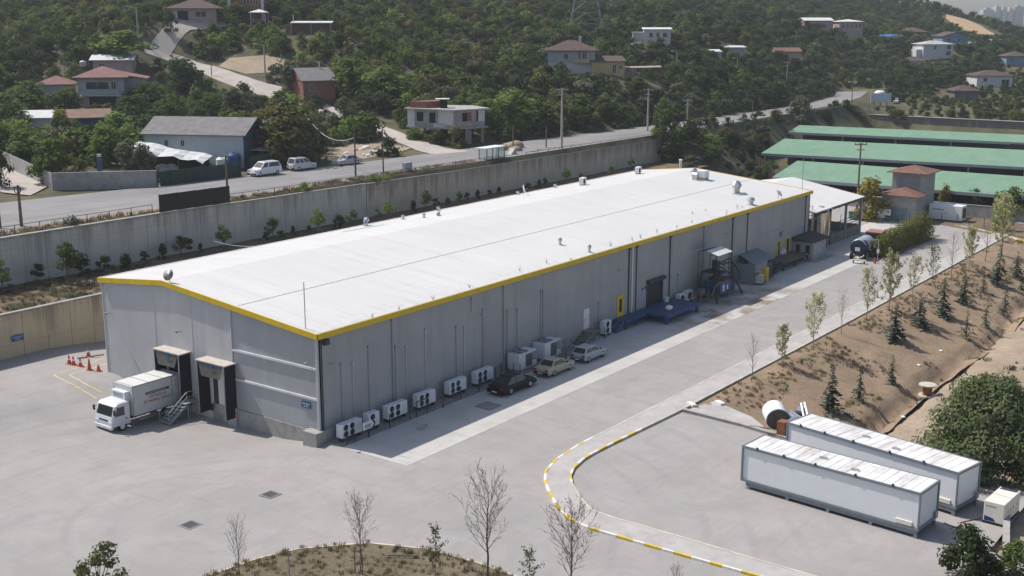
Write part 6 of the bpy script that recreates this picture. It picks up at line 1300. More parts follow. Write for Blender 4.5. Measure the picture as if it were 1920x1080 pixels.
# the workshop by the road with its lean-to
t, s = simple_house('workshop', 'pale blue and navy workshop with a grey fibre-cement roof beside the road', 366, 312, -10, 15.2, 9.0, 4.6, pm('workshop_white', (.52, .56, .58), .8, var=.08, vs=.4, dirt=.35, dcol=(.3, .34, .35)), M_ETER, 2.2, 'gx', .5, cat='workshop')
m = MB(); m.box((7.6, -.05, -.5), (7.72, 9.05, 4.45)); m.ext([(7.6, 0, 4.45), (7.6, 9, 4.45), (7.6, 4.5, 6.5)], (.12, 0, 0)); m.build('end_cladding', M_NAVY, t); m = MB(); m.box((7.72, 1.0, 3.0), (7.75, 8.8, 3.5)); m.build('red_band', pm('red_band', (.25, .05, .05), .7), t)
m = MB(); m.box((7.6, -.05, -.5), (7.72, 9.05, .1)); m.build('plinth', M_CONC, t)
m = MB(); m.add([(7.8, 1.5, 2.3), (11, 1.5, 2.2), (11, 8.5, 2.35), (7.8, 8.5, 2.45)], [(0, 1, 2, 3)]); m.build('awning', M_SHEETW, t); m = MB(); m.tube((10.8, 1.7, -.5), (10.8, 1.7, 2.2), .06); m.build('awning_post', M_GREYS, t)
for x in (-4.5, -2): window(t, x, x + .5, 2.9, 3.7, 0)
t3 = thing('tarp_lean_to', 'sagging white tarpaulin lean-to against the front of the workshop', 'lean-to', hp(330, 326), -AZ + R(-6)); m = MB(); V_ = []; n_ = 10
for i in range(n_ + 1):
    for j in range(5): V_.append((-5.6 + 10.5 * i / n_, -2.6 + 4.0 * j / 4, 3.7 - 1.9 * i / n_ + .6 * j / 4 - .25 * math.sin(i * 1.9) * (1 - j / 5) + .12 * math.sin(j * 3 + i)))
m.add(V_, [(i * 5 + j, (i + 1) * 5 + j, (i + 1) * 5 + j + 1, i * 5 + j + 1) for i in range(n_) for j in range(4)]); m.build('tarpaulin', M_SHEETW, t3)
for x, h in ((-5.4, 3.5), (-2, 3.1), (1.4, 2.5), (4.7, 1.8)): m = MB(); m.tube((x, -2.4, -1), (x, -2.4, h - .15), .06); m.build('post', M_WOOD, t3)
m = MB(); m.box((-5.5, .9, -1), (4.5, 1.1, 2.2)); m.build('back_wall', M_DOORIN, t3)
t, s = simple_house('ochre_house', 'ochre-walled house half hidden by trees right of the navy gable', 492, 300, -8, 5.5, 6, 4.8, pm('ochre_wall', (.23, .17, .06), .9, var=.15), M_ETER, .8, 'mono', .3, ((-1.2, -.1, 2.7, 4.2), (-.9, .2, .3, 1.3)))
# brick gable house by the lane
t, s = simple_house('brick_house', 'red brick house with a steep grey sheet roof beside the hill lane', 600, 196, 28, 6.5, 8.5, 4.6, M_BRICK, M_ETER, 2.3, 'gx', .5, ((-2, -1, 2.6, 3.8), (1, 2, .8, 2, 'r')), chim=False)
m = MB(); m.add([(3.4, .5, 2.7), (6.2, .5, 2.2), (6.2, 6, 2.2), (3.4, 6, 2.7)], [(0, 1, 2, 3)]); m.build('porch_roof', M_SHEETW, t); m = MB(); m.box((-3.3, -.04, -.5), (3.3, 0, 1.0)); m.build('red_base', pm('red_plinth', (.2, .05, .05), .8), t); m = MB(); m.tube((1.5, 4, 6.8), (1.5, 4, 8), .12); m.build('chimney', M_HW, t)
# unfinished house on stilts
p = hp(835, 268); t = thing('stilt_house', 'unfinished white and bare concrete house standing on stilts by the road', 'house', p, -AZ + R(0)); S_ = dist(p) / F; k_ = S_
M_UNF = pm('bare_render', (.33, .3, .285), .92, var=.15, vs=.8, dirt=.4)
def sx(px): return (px - 835) * k_
zb_ = (268 - 240) * k_ * .98; zt_ = (268 - 209) * k_
c0, c1, c2 = np.array((sx(762), 3.5)), np.array((sx(853), -.8)), np.array((sx(908), 3.2)); cb = np.array((sx(812), 9.5))
m = MB(); m.prism([c0, c1, c2, (c2[0] - 2.5, 9), (c0[0] + 2.5, 10)], zb_, zt_); m.build('wall', M_UNF, t)
m = MB(); m.prism([c0 + (-.6, -.1), c1 + (0, -.9), c2 + (.9, -.2), (c2[0] - 2.3, 9.6), (c0[0] + 2.3, 10.6)], zt_, zt_ + .22); m.build('roof_slab', M_CONC, t)
m = MB(); m.prism([c0 + (-.3, -.1), c1 + (0, -.5), c2 + (.6, -.2), (c2[0] - 2.5, 9), (c0[0] + 2.5, 10)], zb_ - .25, zb_); m.build('floor_slab', M_CONC, t)
def onwall(a, b, u0, u1, z0, z1, off): 
    d = b - a; n = np.array((d[1], -d[0])); n /= np.linalg.norm(n); A_ = a + d * u0 + n * off; B_ = a + d * u1 + n * off; return [(*A_, z0), (*B_, z0), (*B_, z1), (*A_, z1)]
hz_ = zt_ - zb_
for u0, u1, v0, v1, mt, nm in ((0, .15, 0, 1, M_HW, 'white_panel'), (.66, .98, .15, 1, M_HW, 'white_panel'), (.55, .8, .0, .22, M_HW, 'white_panel'), (.2, .34, .32, .85, M_DOORIN, 'window'), (.47, .6, .25, .85, M_DOORIN, 'window'), (.36, .46, .25, .85, pm('grey_shutter', (.3, .33, .33), .8), 'shutter')):
    m = MB(); m.quad(*onwall(c0, c1, u0, u1, zb_ + hz_ * v0, zb_ + hz_ * v1, .03)); m.build(nm, mt, t)
for u0, u1, v0, v1, mt, nm in ((.25, .42, .35, .85, M_DOORIN, 'window'), (.42, .56, .35, .85, M_BRICK, 'brick_infill'), (.78, 1.0, .3, 1, M_HW, 'white_panel'), (.72, .78, .3, .95, M_DOORIN, 'window')):
    m = MB(); m.quad(*onwall(c1, c2, u0, u1, zb_ + hz_ * v0, zb_ + hz_ * v1, .03)); m.build(nm, mt, t)
for q in (c1 + (-.3, .3), c1 + (2.0, 1.8), (c1 + c2) / 2 + (0, .3), c2 + (-.4, .2), c0 + (3, -.5), (c0 + c1) / 2 + (.6, .6)): m = MB(); m.box((q[0] - .25, q[1] - .25, -1), (q[0] + .25, q[1] + .25, zb_ - .25)); m.build('stilt', M_UNF, t)
m = MB(); m.prism([c0 + (.3, .4), c0 + (3.0, -.7), c0 + (6.5, 1.0), c0 + (5, 3.5)], zt_ + .22, zt_ + 1.35); m.build('brick_upstand', M_BRICK, t); m = MB(); m.box((-1, 3, zt_ + .2), (.2, 4.2, zt_ + 1.7)); m.build('roof_hut', M_DOORIN, t); m = MB(); m.box((-1.8, 2.4, zt_ + 1.7), (.6, 4.6, zt_ + 1.8)); m.build('hut_roof', M_SHEETW, t)
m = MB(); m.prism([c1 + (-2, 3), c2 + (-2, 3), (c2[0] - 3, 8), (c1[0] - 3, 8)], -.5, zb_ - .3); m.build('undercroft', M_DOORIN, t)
# top left: bungalow, brick block, gazebo, white-roofed shed
t, s = simple_house('bungalow', 'bungalow with a broad brown hipped roof at the top of the upper track', 362, 41, 4, 10.5, 8, 2.9, M_HP, M_TILEB, 1.9, 'hip', .7, ((.6, 3.0, 1.0, 2.2),)); m = MB(); m.quad((-3.3, -.02, 0), (-1.0, -.02, 0), (-1.0, -.02, 2.3), (-3.3, -.02, 2.3)); m.build('carport_opening', M_DOORIN, t); m = MB(); m.quad((-5.2, -.02, 0), (-3.4, -.02, 0), (-3.4, -.02, 2.2), (-5.2, -.02, 2.2)); m.build('white_panel', M_HW, t)
t, s = simple_house('brick_block', 'unplastered brick house with white corners cut off at the top edge', 462, 38, 0, 8, 7, 6.6, M_BRICK, M_ETER, .6, 'mono', .2, ((-.5, .9, 3.4, 4.8), (1.8, 2.8, 3.4, 4.8), (-2, -1, .6, 1.8)))
m = MB(); m.box((-4.1, -.05, -.5), (-3.4, .0, 6.5)); m.box((3.5, -.05, -.5), (4.1, 0, 6.5)); m.build('corner_pier', M_HW, t)
p = hp(487, 46); t = thing('gazebo', 'white open gazebo with a pale pyramid roof below the brick house', 'gazebo', p, -AZ); m = MB(); hip(m, -1.7, 1.7, -1.7, 1.7, 2.6, .7, .3); m.build('roof', M_SHEETW, t)
for x in (-1.6, 1.6):
    for y in (-1.6, 1.6): m = MB(); m.box((x - .09, y - .09, -1.2), (x + .09, y + .09, 2.5)); m.build('post', M_HW, t)
m = MB(); m.box((-1.7, -1.7, .4), (1.7, -1.6, .5)); m.box((-1.7, -1.7, .9), (1.7, -1.6, 1.0)); m.build('rail', M_HW, t)
t, s = simple_house('veranda_shed', 'low brown shed with a bright white flat roof on the upper hillside', 584, 62, 3, 8.0, 4, 2.1, pm('brown_shed', (.12, .075, .055), .9, var=.2), M_SHEETW, .35, 'mono', .5, (), cat='shed'); m = MB(); m.box((-5.6, 0, -.5), (-4.1, 3, 1.8)); m.build('side_room', M_BRICK, t)
for x in (-4.3, 0, 4.2): m = MB(); m.tube((x, -.6, -.6), (x, -.6, 2.0), .07); m.build('post', M_HG, t)
# hip-roofed house in the middle with its yellow annex and junk canopy
t, s = simple_house('hillside_house', 'two-storey grey and white house with a brown hipped roof in mid-hillside', 1071, 139, -3, 10.2, 8.5, 5.0, M_HG, M_TILEB, 2.1, 'hip', .75, ((-1.6, -.7, 3.2, 4.2), (-1.9, -.8, .5, 1.6), (1.2, 2.2, .5, 1.6), (3.4, 4.2, .5, 1.7), (1.5, 2.0, 3.0, 4.6), (2.4, 3.2, 3.0, 4.6)), chim=True)
m = MB(); m.quad((-5.12, -.02, 0), (5.1, -.02, 0), (5.1, -.02, 2.3), (-5.1, -.02, 2.3)); m.build('white_storey', M_HW, t); m = MB(); m.box((.6, -1.2, 2.35), (4.0, 0, 2.5)); m.build('balcony', M_CONC, t); m = MB(); m.box((.6, -1.25, 2.5), (4.0, -1.15, 3.25)); m.build('balcony_rail', M_HY, t)
simple_house('annex_house', 'low ochre house with a dark roof beside the hip-roofed hillside house', 1140, 139, 4, 7.2, 5.5, 2.7, M_HY, M_TILEB, 1.0, 'mono', .35, ((1.0, 1.7, .2, 2.0), (2.4, 3.0, 1.0, 1.8)))
p = hp(1190, 150); t = thing('junk_shelter', 'ragged flat shelter with junk beside the ochre hillside house', 'shelter', p, -AZ); m = MB(); m.add([(-3.5, 0, 2.5), (6, 1, 2.7), (6, 4, 2.9), (-3.5, 3, 2.7), (-3.5, 0, 2.38), (6, 1, 2.58), (6, 4, 2.78), (-3.5, 3, 2.58)], [(0, 1, 2, 3), (7, 6, 5, 4), (0, 4, 5, 1)]); m.build('shelter_roof', pm('junk_roof', (.32, .27, .25), .9, var=.3, vs=1), t); m = MB(); m.box((-3.3, .4, -.5), (.4, 2.5, 2.4)); m.build('junk', pm('junk_mix', (.3, .22, .17), .9, var=.4, vs=1.5), t)
for x in (-3.4, 1.5, 5.8): m = MB(); m.tube((x, .7, -1), (x, .7, 2.5), .07); m.build('post', M_WOOD, t)
m = MB(); lumps(m, (0, 0, 0), 3, 1.6, 1.2, 7, random.Random(5)); o = m.build('blue_tarpaulin', pm('blue_tarp', (.05, .25, .5), .6), smooth=True); o.location = hp(1188, 89); tag(o, 'bright blue tarpaulin heap on the hillside left of the white flat-roofed house', 'tarpaulin')
t, s = simple_house('hillside_house', 'white two-storey house with a pale flat roof above the blue tarpaulin', 1232, 84, -4, 6.8, 6, 3.9, M_HW, M_SHEETW, .4, 'mono', .4, ((-2, -1.2, 1.9, 3.0), (-.2, .5, 1.9, 3), (1.5, 2.4, 1.9, 3)))
m = MB(); m.box((-6.2, 1, -1), (-3.4, 5, 3.0)); m.build('wall', M_HW, t); m = MB(); m.box((-6.4, .8, 3.0), (-3.4, 5.2, 3.15)); m.build('roof', M_SHEETW, t)
# far houses to the right
t, s = simple_house('hillside_house', 'pink house with a pale roof, left one of the pink pair on the hill', 1534, 60, 2, 10, 8, 4.0, M_HP, M_SHEETW, 1.0, 'gx', .5, ((-3.5, -1.5, 1.4, 2.6), (.5, 2.5, 1.4, 2.6)))
t, s = simple_house('hillside_house', 'taller pink house with many windows, right one of the pink pair', 1594, 78, 2, 8.5, 8, 7.0, M_HP, M_SHEETW, .8, 'hip', .5, tuple((x, x + .7, z, z + 1.3) for x in (-3.2, -1.6, 0, 1.6, 3.0) for z in (4.8,)) + ((-3, -1.5, 2.2, 3.4),)); m = MB(); m.quad((-4.2, -.03, -.5), (0, -.03, -.5), (0, -.03, 1.5), (-4.2, -.03, 1.5)); m.build('white_storey', M_HW, t); m = MB(); m.box((-9, 1, 1), (-4.25, 6, 4.4)); m.build('link_block', M_HP, t)
t, s = simple_house('hillside_house', 'white house with a pale pyramid roof on the right hillside', 1758, 110, 6, 11.0, 9, 5.0, M_HW, pm('pale_tile', (.38, .38, .36), .8, var=.1), 1.2, 'hip', .5, ((-1.6, -.8, 3.2, 4.4), (3.0, 4.6, 1.2, 2.6), (3.2, 4.6, 3.2, 4.6), (2.0, 6.5, 1.0, 4.2, 'r'))); m = MB(); m.box((-7.6, 1, 0), (-5.5, 6, 3.2)); m.build('wing', M_HW, t)
simple_house('hillside_house', 'pale blue house with a dark roof behind the white pyramid-roofed house', 1790, 92, 8, 10, 8, 4.6, M_HB, M_TILEB, 1.6, 'gy', .5, ((-3, -2, 2.6, 3.8), (1, 2, 2.6, 3.8)))
simple_house('hillside_house', 'dark brown house with a broad hipped roof under the sandy hilltop', 1716, 78, 0, 9, 8, 3.6, pm('dark_house', (.1, .08, .075), .9), M_TILEB, 1.8, 'hip', .6, ((-2, 2, 1.2, 2.4),))
simple_house('hillside_house', 'low white bungalow with a dark brown roof below the pyramid-roofed house', 1718, 127, 3, 8.5, 7, 2.2, M_HW, M_TILEB, 1.4, 'hip', .5, ((1.5, 2.4, .6, 1.6),))
simple_house('hillside_house', 'white house with a dark brown roof at the right, above the concrete wall', 1864, 163, 2, 11, 8, 3.4, M_HW, M_TILEB, 1.5, 'hip', .5, ((-3.5, -2.4, 1.6, 2.7), (2.2, 4.5, .3, 2.2)))
simple_house('hillside_house', 'blue-grey house cut by the right edge of the picture', 1908, 124, 0, 8, 7, 3.4, M_HB, M_TILEB, 1.5, 'hip', .5, ((-2.5, -1.5, 1.4, 2.5),))
simple_house('hillside_house', 'long low white building at the foot of the sandy slope', 1862, 88, 3, 10, 6, 2.6, M_HW, M_SHEETW, .4, 'mono', .4, ((1, 2, .8, 1.8),))
simple_house('hillside_house', 'small house with a reddish roof half buried in bushes on the mid-right hill', 1478, 112, 4, 7.5, 6, 2.4, M_HP, M_TILE, 1.1, 'gx', .4, ())
simple_house('hillside_house', 'little dark-roofed house in the trees right of the white billboard', 1812, 188, 2, 7, 6, 2.6, pm('dark_house_b', (.16, .14, .14), .9), M_TILEB, 1.4, 'hip', .5, ())
simple_house('shed_house', 'blue sheet-roofed shed in the bushes left of the dark brown house', 1672, 80, 2, 8, 6, 2.2, M_HB, pm('blue_sheet', (.06, .14, .3), .6), .8, 'gx', .3, (), cat='shed')
simple_house('shed_house', 'tiny white-walled shed in the bushes right of the blue house', 1822, 93, 2, 8, 5, 2.0, M_HW, M_HG, .8, 'gx', .3, (), cat='shed')
simple_house('shed_house', 'white shack in the thicket right of the lamp post on the mid hillside', 1335, 112, 3, 5, 4, 2.2, M_HW, M_SHEETW, .5, 'mono', .3, (), cat='shed')
simple_house('shed_house', 'low white-roofed shack farther right in the mid-hill thicket', 1378, 103, 3, 6, 4, 2.0, M_HG, M_SHEETW, .4, 'mono', .3, (), cat='shed')
# towers of the far town on the horizon
for k_, (px, w_, y1, c, l) in enumerate(((1868, 9, 13, (.3, .4, .38), 'pale greenish tower block on the far horizon, leftmost of the group'), (1880, 8, 15, (.5, .5, .48), 'pale cream tower block on the far horizon beside the greenish one'), (1892, 8, 16, (.55, .47, .4), 'pinkish tower block on the far horizon in the middle of the group'), (1907, 16, 13, (.22, .25, .29), 'wide grey-blue tower block on the far horizon at the right edge'), (1850, 20, 18, (.32, .38, .38), 'long low greenish block on the far horizon left of the towers'))):
    D_ = 1900; a = at(px, 70, D_); zt2 = at(px, y1, D_)[2]; t = thing('tower_block', l, 'tower', (a[0], a[1], a[2] - 40), -AZ); ww = w_ * D_ / F; m = MB(); m.box((-ww / 2, 0, 0), (ww / 2, 16, zt2 - a[2] + 40)); m.build('wall', pm(f'tower_paint_{k_}', c, .9, var=.05), t)
    for j in range(5): m = MB(); m.box((-ww * .4, -.1, zt2 - a[2] + 36 - j * 4), (ww * .4, -.02, zt2 - a[2] + 37.6 - j * 4)); m.build('window_band', M_HG, t)
    m = MB(); m.box((-ww * .2, 4, zt2 - a[2] + 40), (ww * .2, 10, zt2 - a[2] + 43)); m.build('roof_hut', M_HG, t)
# ------------------------------------------------------------------ poles, signs, road furniture
def pole(name, label, px, pb, ptp, mat, r=.13, cat='pole', base=None, lamp=0, cross=False, group=None, road=False):
    p = base if base is not None else hp(px, pb); h = zat(p, ptp) - p[2]; t = thing(name, label, cat, p, -AZ, group); m = MB(); m.tube((0, 0, -.3), (0, 0, h), r, r * .65, 8); m.build('shaft', mat, t)
    if lamp: m = MB(); m.path([(0, 0, h - .3), (lamp * .6, 0, h + .1), (lamp * 1.5, 0, h + .2)], .05, 5); o = m.build('arm', M_GREYS, t); m = MB(); m.cbox((lamp * 1.8, 0, h + .2), (.7, .25, .14)); m.build('lamp_head', M_WHITE, o)
    if cross:
        m = MB(); m.box((-1.0, -.08, h - .35), (1.0, .08, h - .2)); m.box((-.7, -.08, h - 1.2), (.7, .08, h - 1.08)); o = m.build('cross_arm', M_WOOD if cross == 2 else M_GREYS, t); m = MB(); [m.lathe([(.07, 0), (.09, .12), (.05, .25)], (x, 0, h - .2), 8) for x in (-.9, -.3, .3, .9)]; m.build('insulator', M_RUST, o)
        if cross == 3: m = MB(); m.box((.25, -.3, h - 1.9), (.85, .3, h - .95)); m.build('transformer_box', pm('transformer_rust', (.2, .12, .09), .8), t)
    return t
rb = lambda px, py: gp(px, py, 9.7)
pole('utility_pole', 'dark wooden pole with a cable coil at the left edge of the road', 41, 430, 347, M_WOOD, .2, base=rb(41, 430)); q = rb(41, 430); m = MB(); m.path([(.35 * math.cos(a), -.2, 4.2 + .35 * math.sin(a)) for a in np.linspace(0, 6.3, 12)], .05, 5); o = m.build('cable_coil', M_BLACK); o.location = q; o.rotation_euler = (0, 0, -AZ); tag(o, 'coil of black cable hanging on the leftmost wooden pole', 'cable')
pole('utility_pole', 'dark wooden pole cut by the left edge of the picture', 1, 434, 384, M_WOOD, .18, base=rb(1, 434))
pole('utility_pole', 'brown pole with a small flat head standing behind the black board', 427, 372, 292, M_WOOD, .17, base=rb(427, 372), lamp=0)
pole('utility_pole', 'dark steel pole by the wall right of the silver car', 667, 335, 234, pm('pole_dark', (.09, .08, .075), .8), .14, base=rb(667, 334)); pole('utility_pole', 'slimmer dark pole by the wall left of the small grey box', 719, 330, 238, pm('pole_dark_b', (.1, .085, .075), .8), .11, base=rb(719, 329))
pole('utility_pole', 'short leaning dark pole behind the bus shelter', 962, 287, 235, M_WOOD, .13, base=rb(962, 286)); pole('utility_pole', 'short bare wooden pole left of the transformer pole', 1024, 282, 237, M_WOOD, .13, base=rb(1024, 280))
pole('transformer_pole', 'tall pale concrete pole with a transformer near the end of the wall', 1053, 283, 165, M_POLE, .22, base=rb(1053, 282), cross=3); pole('transformer_pole', 'tall pale pole with wide cross-arms at the end of the concrete wall', 1214, 250, 166, M_POLE, .2, base=gp(1214, 250, 9.6), cross=1); pole('transformer_pole', 'pale pole with a rusty top standing in the bushes beyond the wall', 1290, 236, 186, M_POLE, .18, base=gp(1288, 236, 9), cross=1)
pole('street_lamp', 'tall pale lamp post by the bend of the hill lane', 498, 157, 84, M_POLE, .2, 'lamp post', lamp=-1); pole('utility_pole', 'pale concrete pole with an arm in the bushes at the top left', 259, 72, 14, M_POLE, .2, 'pole', lamp=-1)
pole('street_lamp', 'small lamp post behind the left trees with a bright head', 122, 138, 99, M_GREYS, .1, 'lamp post', lamp=-1); pole('utility_pole', 'slim dark pole by the upper part of the hill lane', 397, 143, 104, M_WOOD, .1); pole('utility_pole', 'pale pole standing in front of the white-roofed veranda shed', 551, 60, 27, M_POLE, .16)
pole('street_lamp', 'pale lamp post in the dark bushes above the brick gable house', 668, 120, 83, M_POLE, .14, 'lamp post', lamp=-.5); pole('street_lamp', 'pale lamp post alone in the dark bushes of the middle hillside', 888, 124, 81, M_POLE, .14, 'lamp post', lamp=-1); pole('street_lamp', 'pale lamp post in front of the hip-roofed hillside house', 1086, 137, 91, M_POLE, .13, 'lamp post', lamp=-.7)
pole('street_lamp', 'pale lamp post in the thicket right of the junk shelter', 1268, 142, 97, M_POLE, .15, 'lamp post', lamp=-.6); pole('street_lamp', 'pale lamp post farther right in the thicket, shorter than its neighbour', 1382, 143, 110, M_POLE, .15, 'lamp post', lamp=-.6); pole('utility_pole', 'pale pole with a cross-arm below the reddish-roofed house', 1475, 152, 116, M_POLE, .16, cross=1)
pole('street_lamp', 'thin lamp post where the public road vanishes at the right', 1597, 194, 155, M_WOOD, .12, 'lamp post', lamp=-.5); pole('utility_pole', 'thin dark pole beside the public road beyond the bushes', 1411, 214, 187, M_WOOD, .12)
p = at(1611, 322, dist((137, 6))); p[2] = 0; pole('utility_pole', 'brown wooden pole with cross-arms rising before the middle green shed', 1611, 330, 268, M_WOOD, .2, base=p, cross=2)
for px, py, tp, l in ((189, 338, 289, 'narrow blue tower-shaped sign post in the leafy plot by the road'),):
    p = hp(px, py); t = thing('sign_post', l, 'sign', p, -AZ); h = zat(p, tp) - p[2]; m = MB(); m.box((-.12, -.1, -.5), (.12, .1, h * .25)); m.build('post', M_GREYS, t); m = MB(); m.box((-.32, -.12, h * .25), (.32, .12, h * .9)); m.build('sign_panel', pm('sign_grey_blue', (.12, .16, .24), .6), t); m = MB(); m.box((-.25, -.13, h * .9), (.25, .13, h)); m.build('sign_cap', M_WHITE, t)
p = hp(1651, 200); p = at(1651, 196, dist(p)); t = thing('billboard', 'white billboard on dark legs where the public road ends at the right', 'billboard', p, -AZ); s = dist(p) / F; m = MB(); m.box((-19 * s, 0, 5 * s), (19 * s, .2, 20 * s)); m.build('board', pm('billboard_face', (.5, .56, .62), .6, var=.08, vs=.5), t); m = MB(); m.box((-19.8 * s, .02, 4.2 * s), (19.8 * s, .18, 5 * s)); m.box((-19.8 * s, .02, 20 * s), (19.8 * s, .18, 20.8 * s)); m.build('frame', M_HW, t)
for x in (-12, 0, 12): m = MB(); m.box((x * s - .12, .2, -1), (x * s + .12, .4, 18 * s)); m.build('leg', M_DARKS, t)
q = at(1650, 176, dist(p) + 9); t = thing('white_canopy', 'white curved canopy top showing just above the billboard', 'canopy', q, -AZ); m = MB(); m.lathe([(1.6, 0), (1.3, .6), (.8, .9)], (0, 0, 0), 16); m.build('canopy_top', M_WHITE, t); m = MB(); m.box((-1.2, -1.2, -4), (1.2, 1.2, 0)); m.build('booth', M_DARKS, t)
m = MB(); m.cbox((0, 0, .35), (3.0, 1.2, .5), .3); m.cbox((1.3, .3, .8), (.5, .8, 1.0), .3); o = m.build('rubble_heap', M_HW); o.location = hp(1680, 193); tag(o, 'pale rubble beside the foot of the white billboard', 'rubble')
# bus shelter and small box on the verge
a, b = wy(911, 311, 49.5), wy(944, 307, 49.5); t = thing('bus_shelter', 'glass bus shelter with a pale roof on the road verge above the wall', 'bus shelter', (a[0], 49.3, 9.35)); L_ = b[0] - a[0]; m = MB(); m.box((-.6, -.15, 2.35), (L_ + .1, 1.9, 2.5)); m.build('roof', M_WHITE, t)
for x in (0, L_ * .33, L_ * .66, L_):
    for y in (0, 1.5): 
        if y == 0 or x in (0, L_): m = MB(); m.box((x - .06, y - .06, -.1), (x + .06, y + .06, 2.36)); m.build('post', M_GREENF, t)
t_ = NT('shelter_glass'); b_ = t_.bsdf((.6, .68, .66), .12, 0, .5); b_.inputs['Alpha'].default_value = .45
m = MB(); m.quad((.08, 0, .15), (L_ - .08, 0, .15), (L_ - .08, 0, 2.3), (.08, 0, 2.3)); m.build('back_pane', t_.mat, t); m = MB(); m.quad((L_, .08, .15), (L_, 1.4, .15), (L_, 1.4, 2.3), (L_, .08, 2.3)); m.quad((0, .08, .15), (0, 1.4, .15), (0, 1.4, 2.3), (0, .08, 2.3)); m.build('side_pane', t_.mat, t)
m = MB(); m.box((.3, .2, .45), (L_ - .4, .6, .52)); m.box((.4, .3, 0), (.5, .5, .45)); m.box((L_ - .6, .3, 0), (L_ - .5, .5, .45)); m.build('bench', M_GREYS, t); m = MB(); m.box((L_ * .4, .02, .2), (L_ * .52, .06, .7)); m.build('notice', M_BLUES, t)
m = MB(); m.box((-.1, -.08, -.05), (L_ + .1, .06, .14)); m.build('bottom_rail', M_GREENF, t)
a = wy(764, 324, 50.2); t = thing('roadside_box', 'small grey cabinet on short legs at the road edge above the wall', 'cabinet', (a[0], 50.2, a[2])); m = MB(); m.box((-.75, -.3, .2), (.75, .3, 1.5)); m.build('cabinet', M_GREYS, t, bevel=.03); m = MB(); m.box((-.65, -.25, -.3), (-.5, .25, .2)); m.box((.5, -.25, -.3), (.65, .25, .2)); m.build('leg', M_DARKS, t)
p = hp(538, 308); t = thing('sign_board', 'tilted white sign board hanging in the foliage above the small van', 'sign', p, -AZ); z0 = zat(p, 301) - p[2]; z1 = zat(p, 282) - p[2]; m = MB(); m.ext([(-.75, 0, z0 + .1), (.7, 0, z0), (.75, 0, z1), (-.7, 0, z1 - .2)], (0, .08, 0)); m.build('board', M_WHITE, t); m = MB(); m.tube((-.3, .1, -.5), (-.3, .1, z1), .06); m.build('post', M_GREYS, t)
# scrap yard: bags, tanks, junk behind the sheet fence
for px, py, sx_, h, c, n_, l in ((345, 318, 4.2, 1.6, (.66, .66, .68), 9, 'big heap of white plastic bags behind the dark green fence'), (310, 325, 3.6, 1.2, (.6, .58, .55), 7, 'low heap of pale bags at the left end of the scrap yard'), (330, 312, 2.2, 1.5, (.3, .22, .17), 6, 'brownish junk heap between the white bags and the lean-to'), (392, 312, 2.8, 1.4, (.12, .13, .12), 7, 'dark junk heap in the middle of the scrap yard')):
    m = MB(); lumps(m, (0, 0, 0), sx_, sx_ * .6, h * 1.3, n_, random.Random(px), 9); o = m.build('bag_heap', pm(f'heap_{px}', c, .8, var=.25, vs=1.2), smooth=True); o.location = hp(px, py); tag(o, l, 'heap')
for px, py, r, h, mt, l in ((440, 318, .95, 2.4, M_BLUES, 'blue water tank standing by the end of the dark green fence'), (417, 318, .85, 1.7, M_CREAM, 'cream water tank left of the blue one in the scrap yard')):
    p = hp(px, py); t = thing('water_tank', l, 'tank', p); m = MB(); m.lathe([(r, 0), (r, h * .85), (r * .7, h), (.1, h * 1.02)], n=18); m.build('tank_body', mt, t); m = MB(); m.lathe([(r * .3, h), (r * .3, h + .12)], n=10); m.build('lid', M_DARKS, t)
for k_, (px, py) in enumerate(((672, 283), (684, 279), (700, 287), (722, 290), (655, 291), (690, 293))):
    p = hp(px, py); m = MB(); lumps(m, (0, 0, 0), 1.6, 1.0, .6, 5, random.Random(k_ + 40)); o = m.build('rubble_pile', M_KW); o.location = p; tag(o, 'pale rubble pile dumped on the bare lot by the hill lane', 'rubble', 'rubble piles on the bare lot')
m = MB(); lumps(m, (0, 0, .2), 5.0, 3.2, 2.0, 9, random.Random(11), 9); o = m.build('dirt_heap', M_DIRT, smooth=True); o.location = gp(966, 288, 9.3); tag(o, 'heap of pale dirt on the verge right of the bus shelter', 'heap'); m = MB(); m.ext([(0, 0, 0), (3.5, .3, 0), (2.2, .2, 1.6)], (.6, 1.2, 0)); o = m.build('concrete_wedge', M_KERBTOP); o.location = gp(952, 300, 9.3); tag(o, 'slanted pale concrete slab leaning by the bus shelter', 'slab')
# lattice power pylon on the hilltop and the hanging cables
p = hp(1098, 66); t = thing('power_pylon', 'grey lattice power pylon base on the wooded hill, cut by the top edge', 'pylon', p, -AZ); s = dist(p) / F
M_PYL = pm('pylon_grey', (.17, .18, .19), .7)
hw0, hw1, hh = 33 * s, 18 * s, 80 * s
for sx2 in (1, -1):
    for sy2 in (1, -1): m = MB(); m.tube((sx2 * hw0, sy2 * hw0 * .7, -2), (sx2 * hw1, sy2 * hw1 * .7, hh), .1, n=4); m.build('leg', M_PYL, t)
m = MB()
for sy2 in (1, -1):
    for k in range(4):
        z0, z1 = hh * k / 4, hh * (k + 1) / 4; w0 = hw0 + (hw1 - hw0) * k / 4; w1 = hw0 + (hw1 - hw0) * (k + 1) / 4
        m.tube((-w0, sy2 * w0 * .7, z0), (0, sy2 * (w0 + w1) * .35, z1), .06, n=4); m.tube((w0, sy2 * w0 * .7, z0), (0, sy2 * (w0 + w1) * .35, z1), .06, n=4); m.tube((-w1, sy2 * w1 * .7, z1), (w1, sy2 * w1 * .7, z1), .05, n=4)
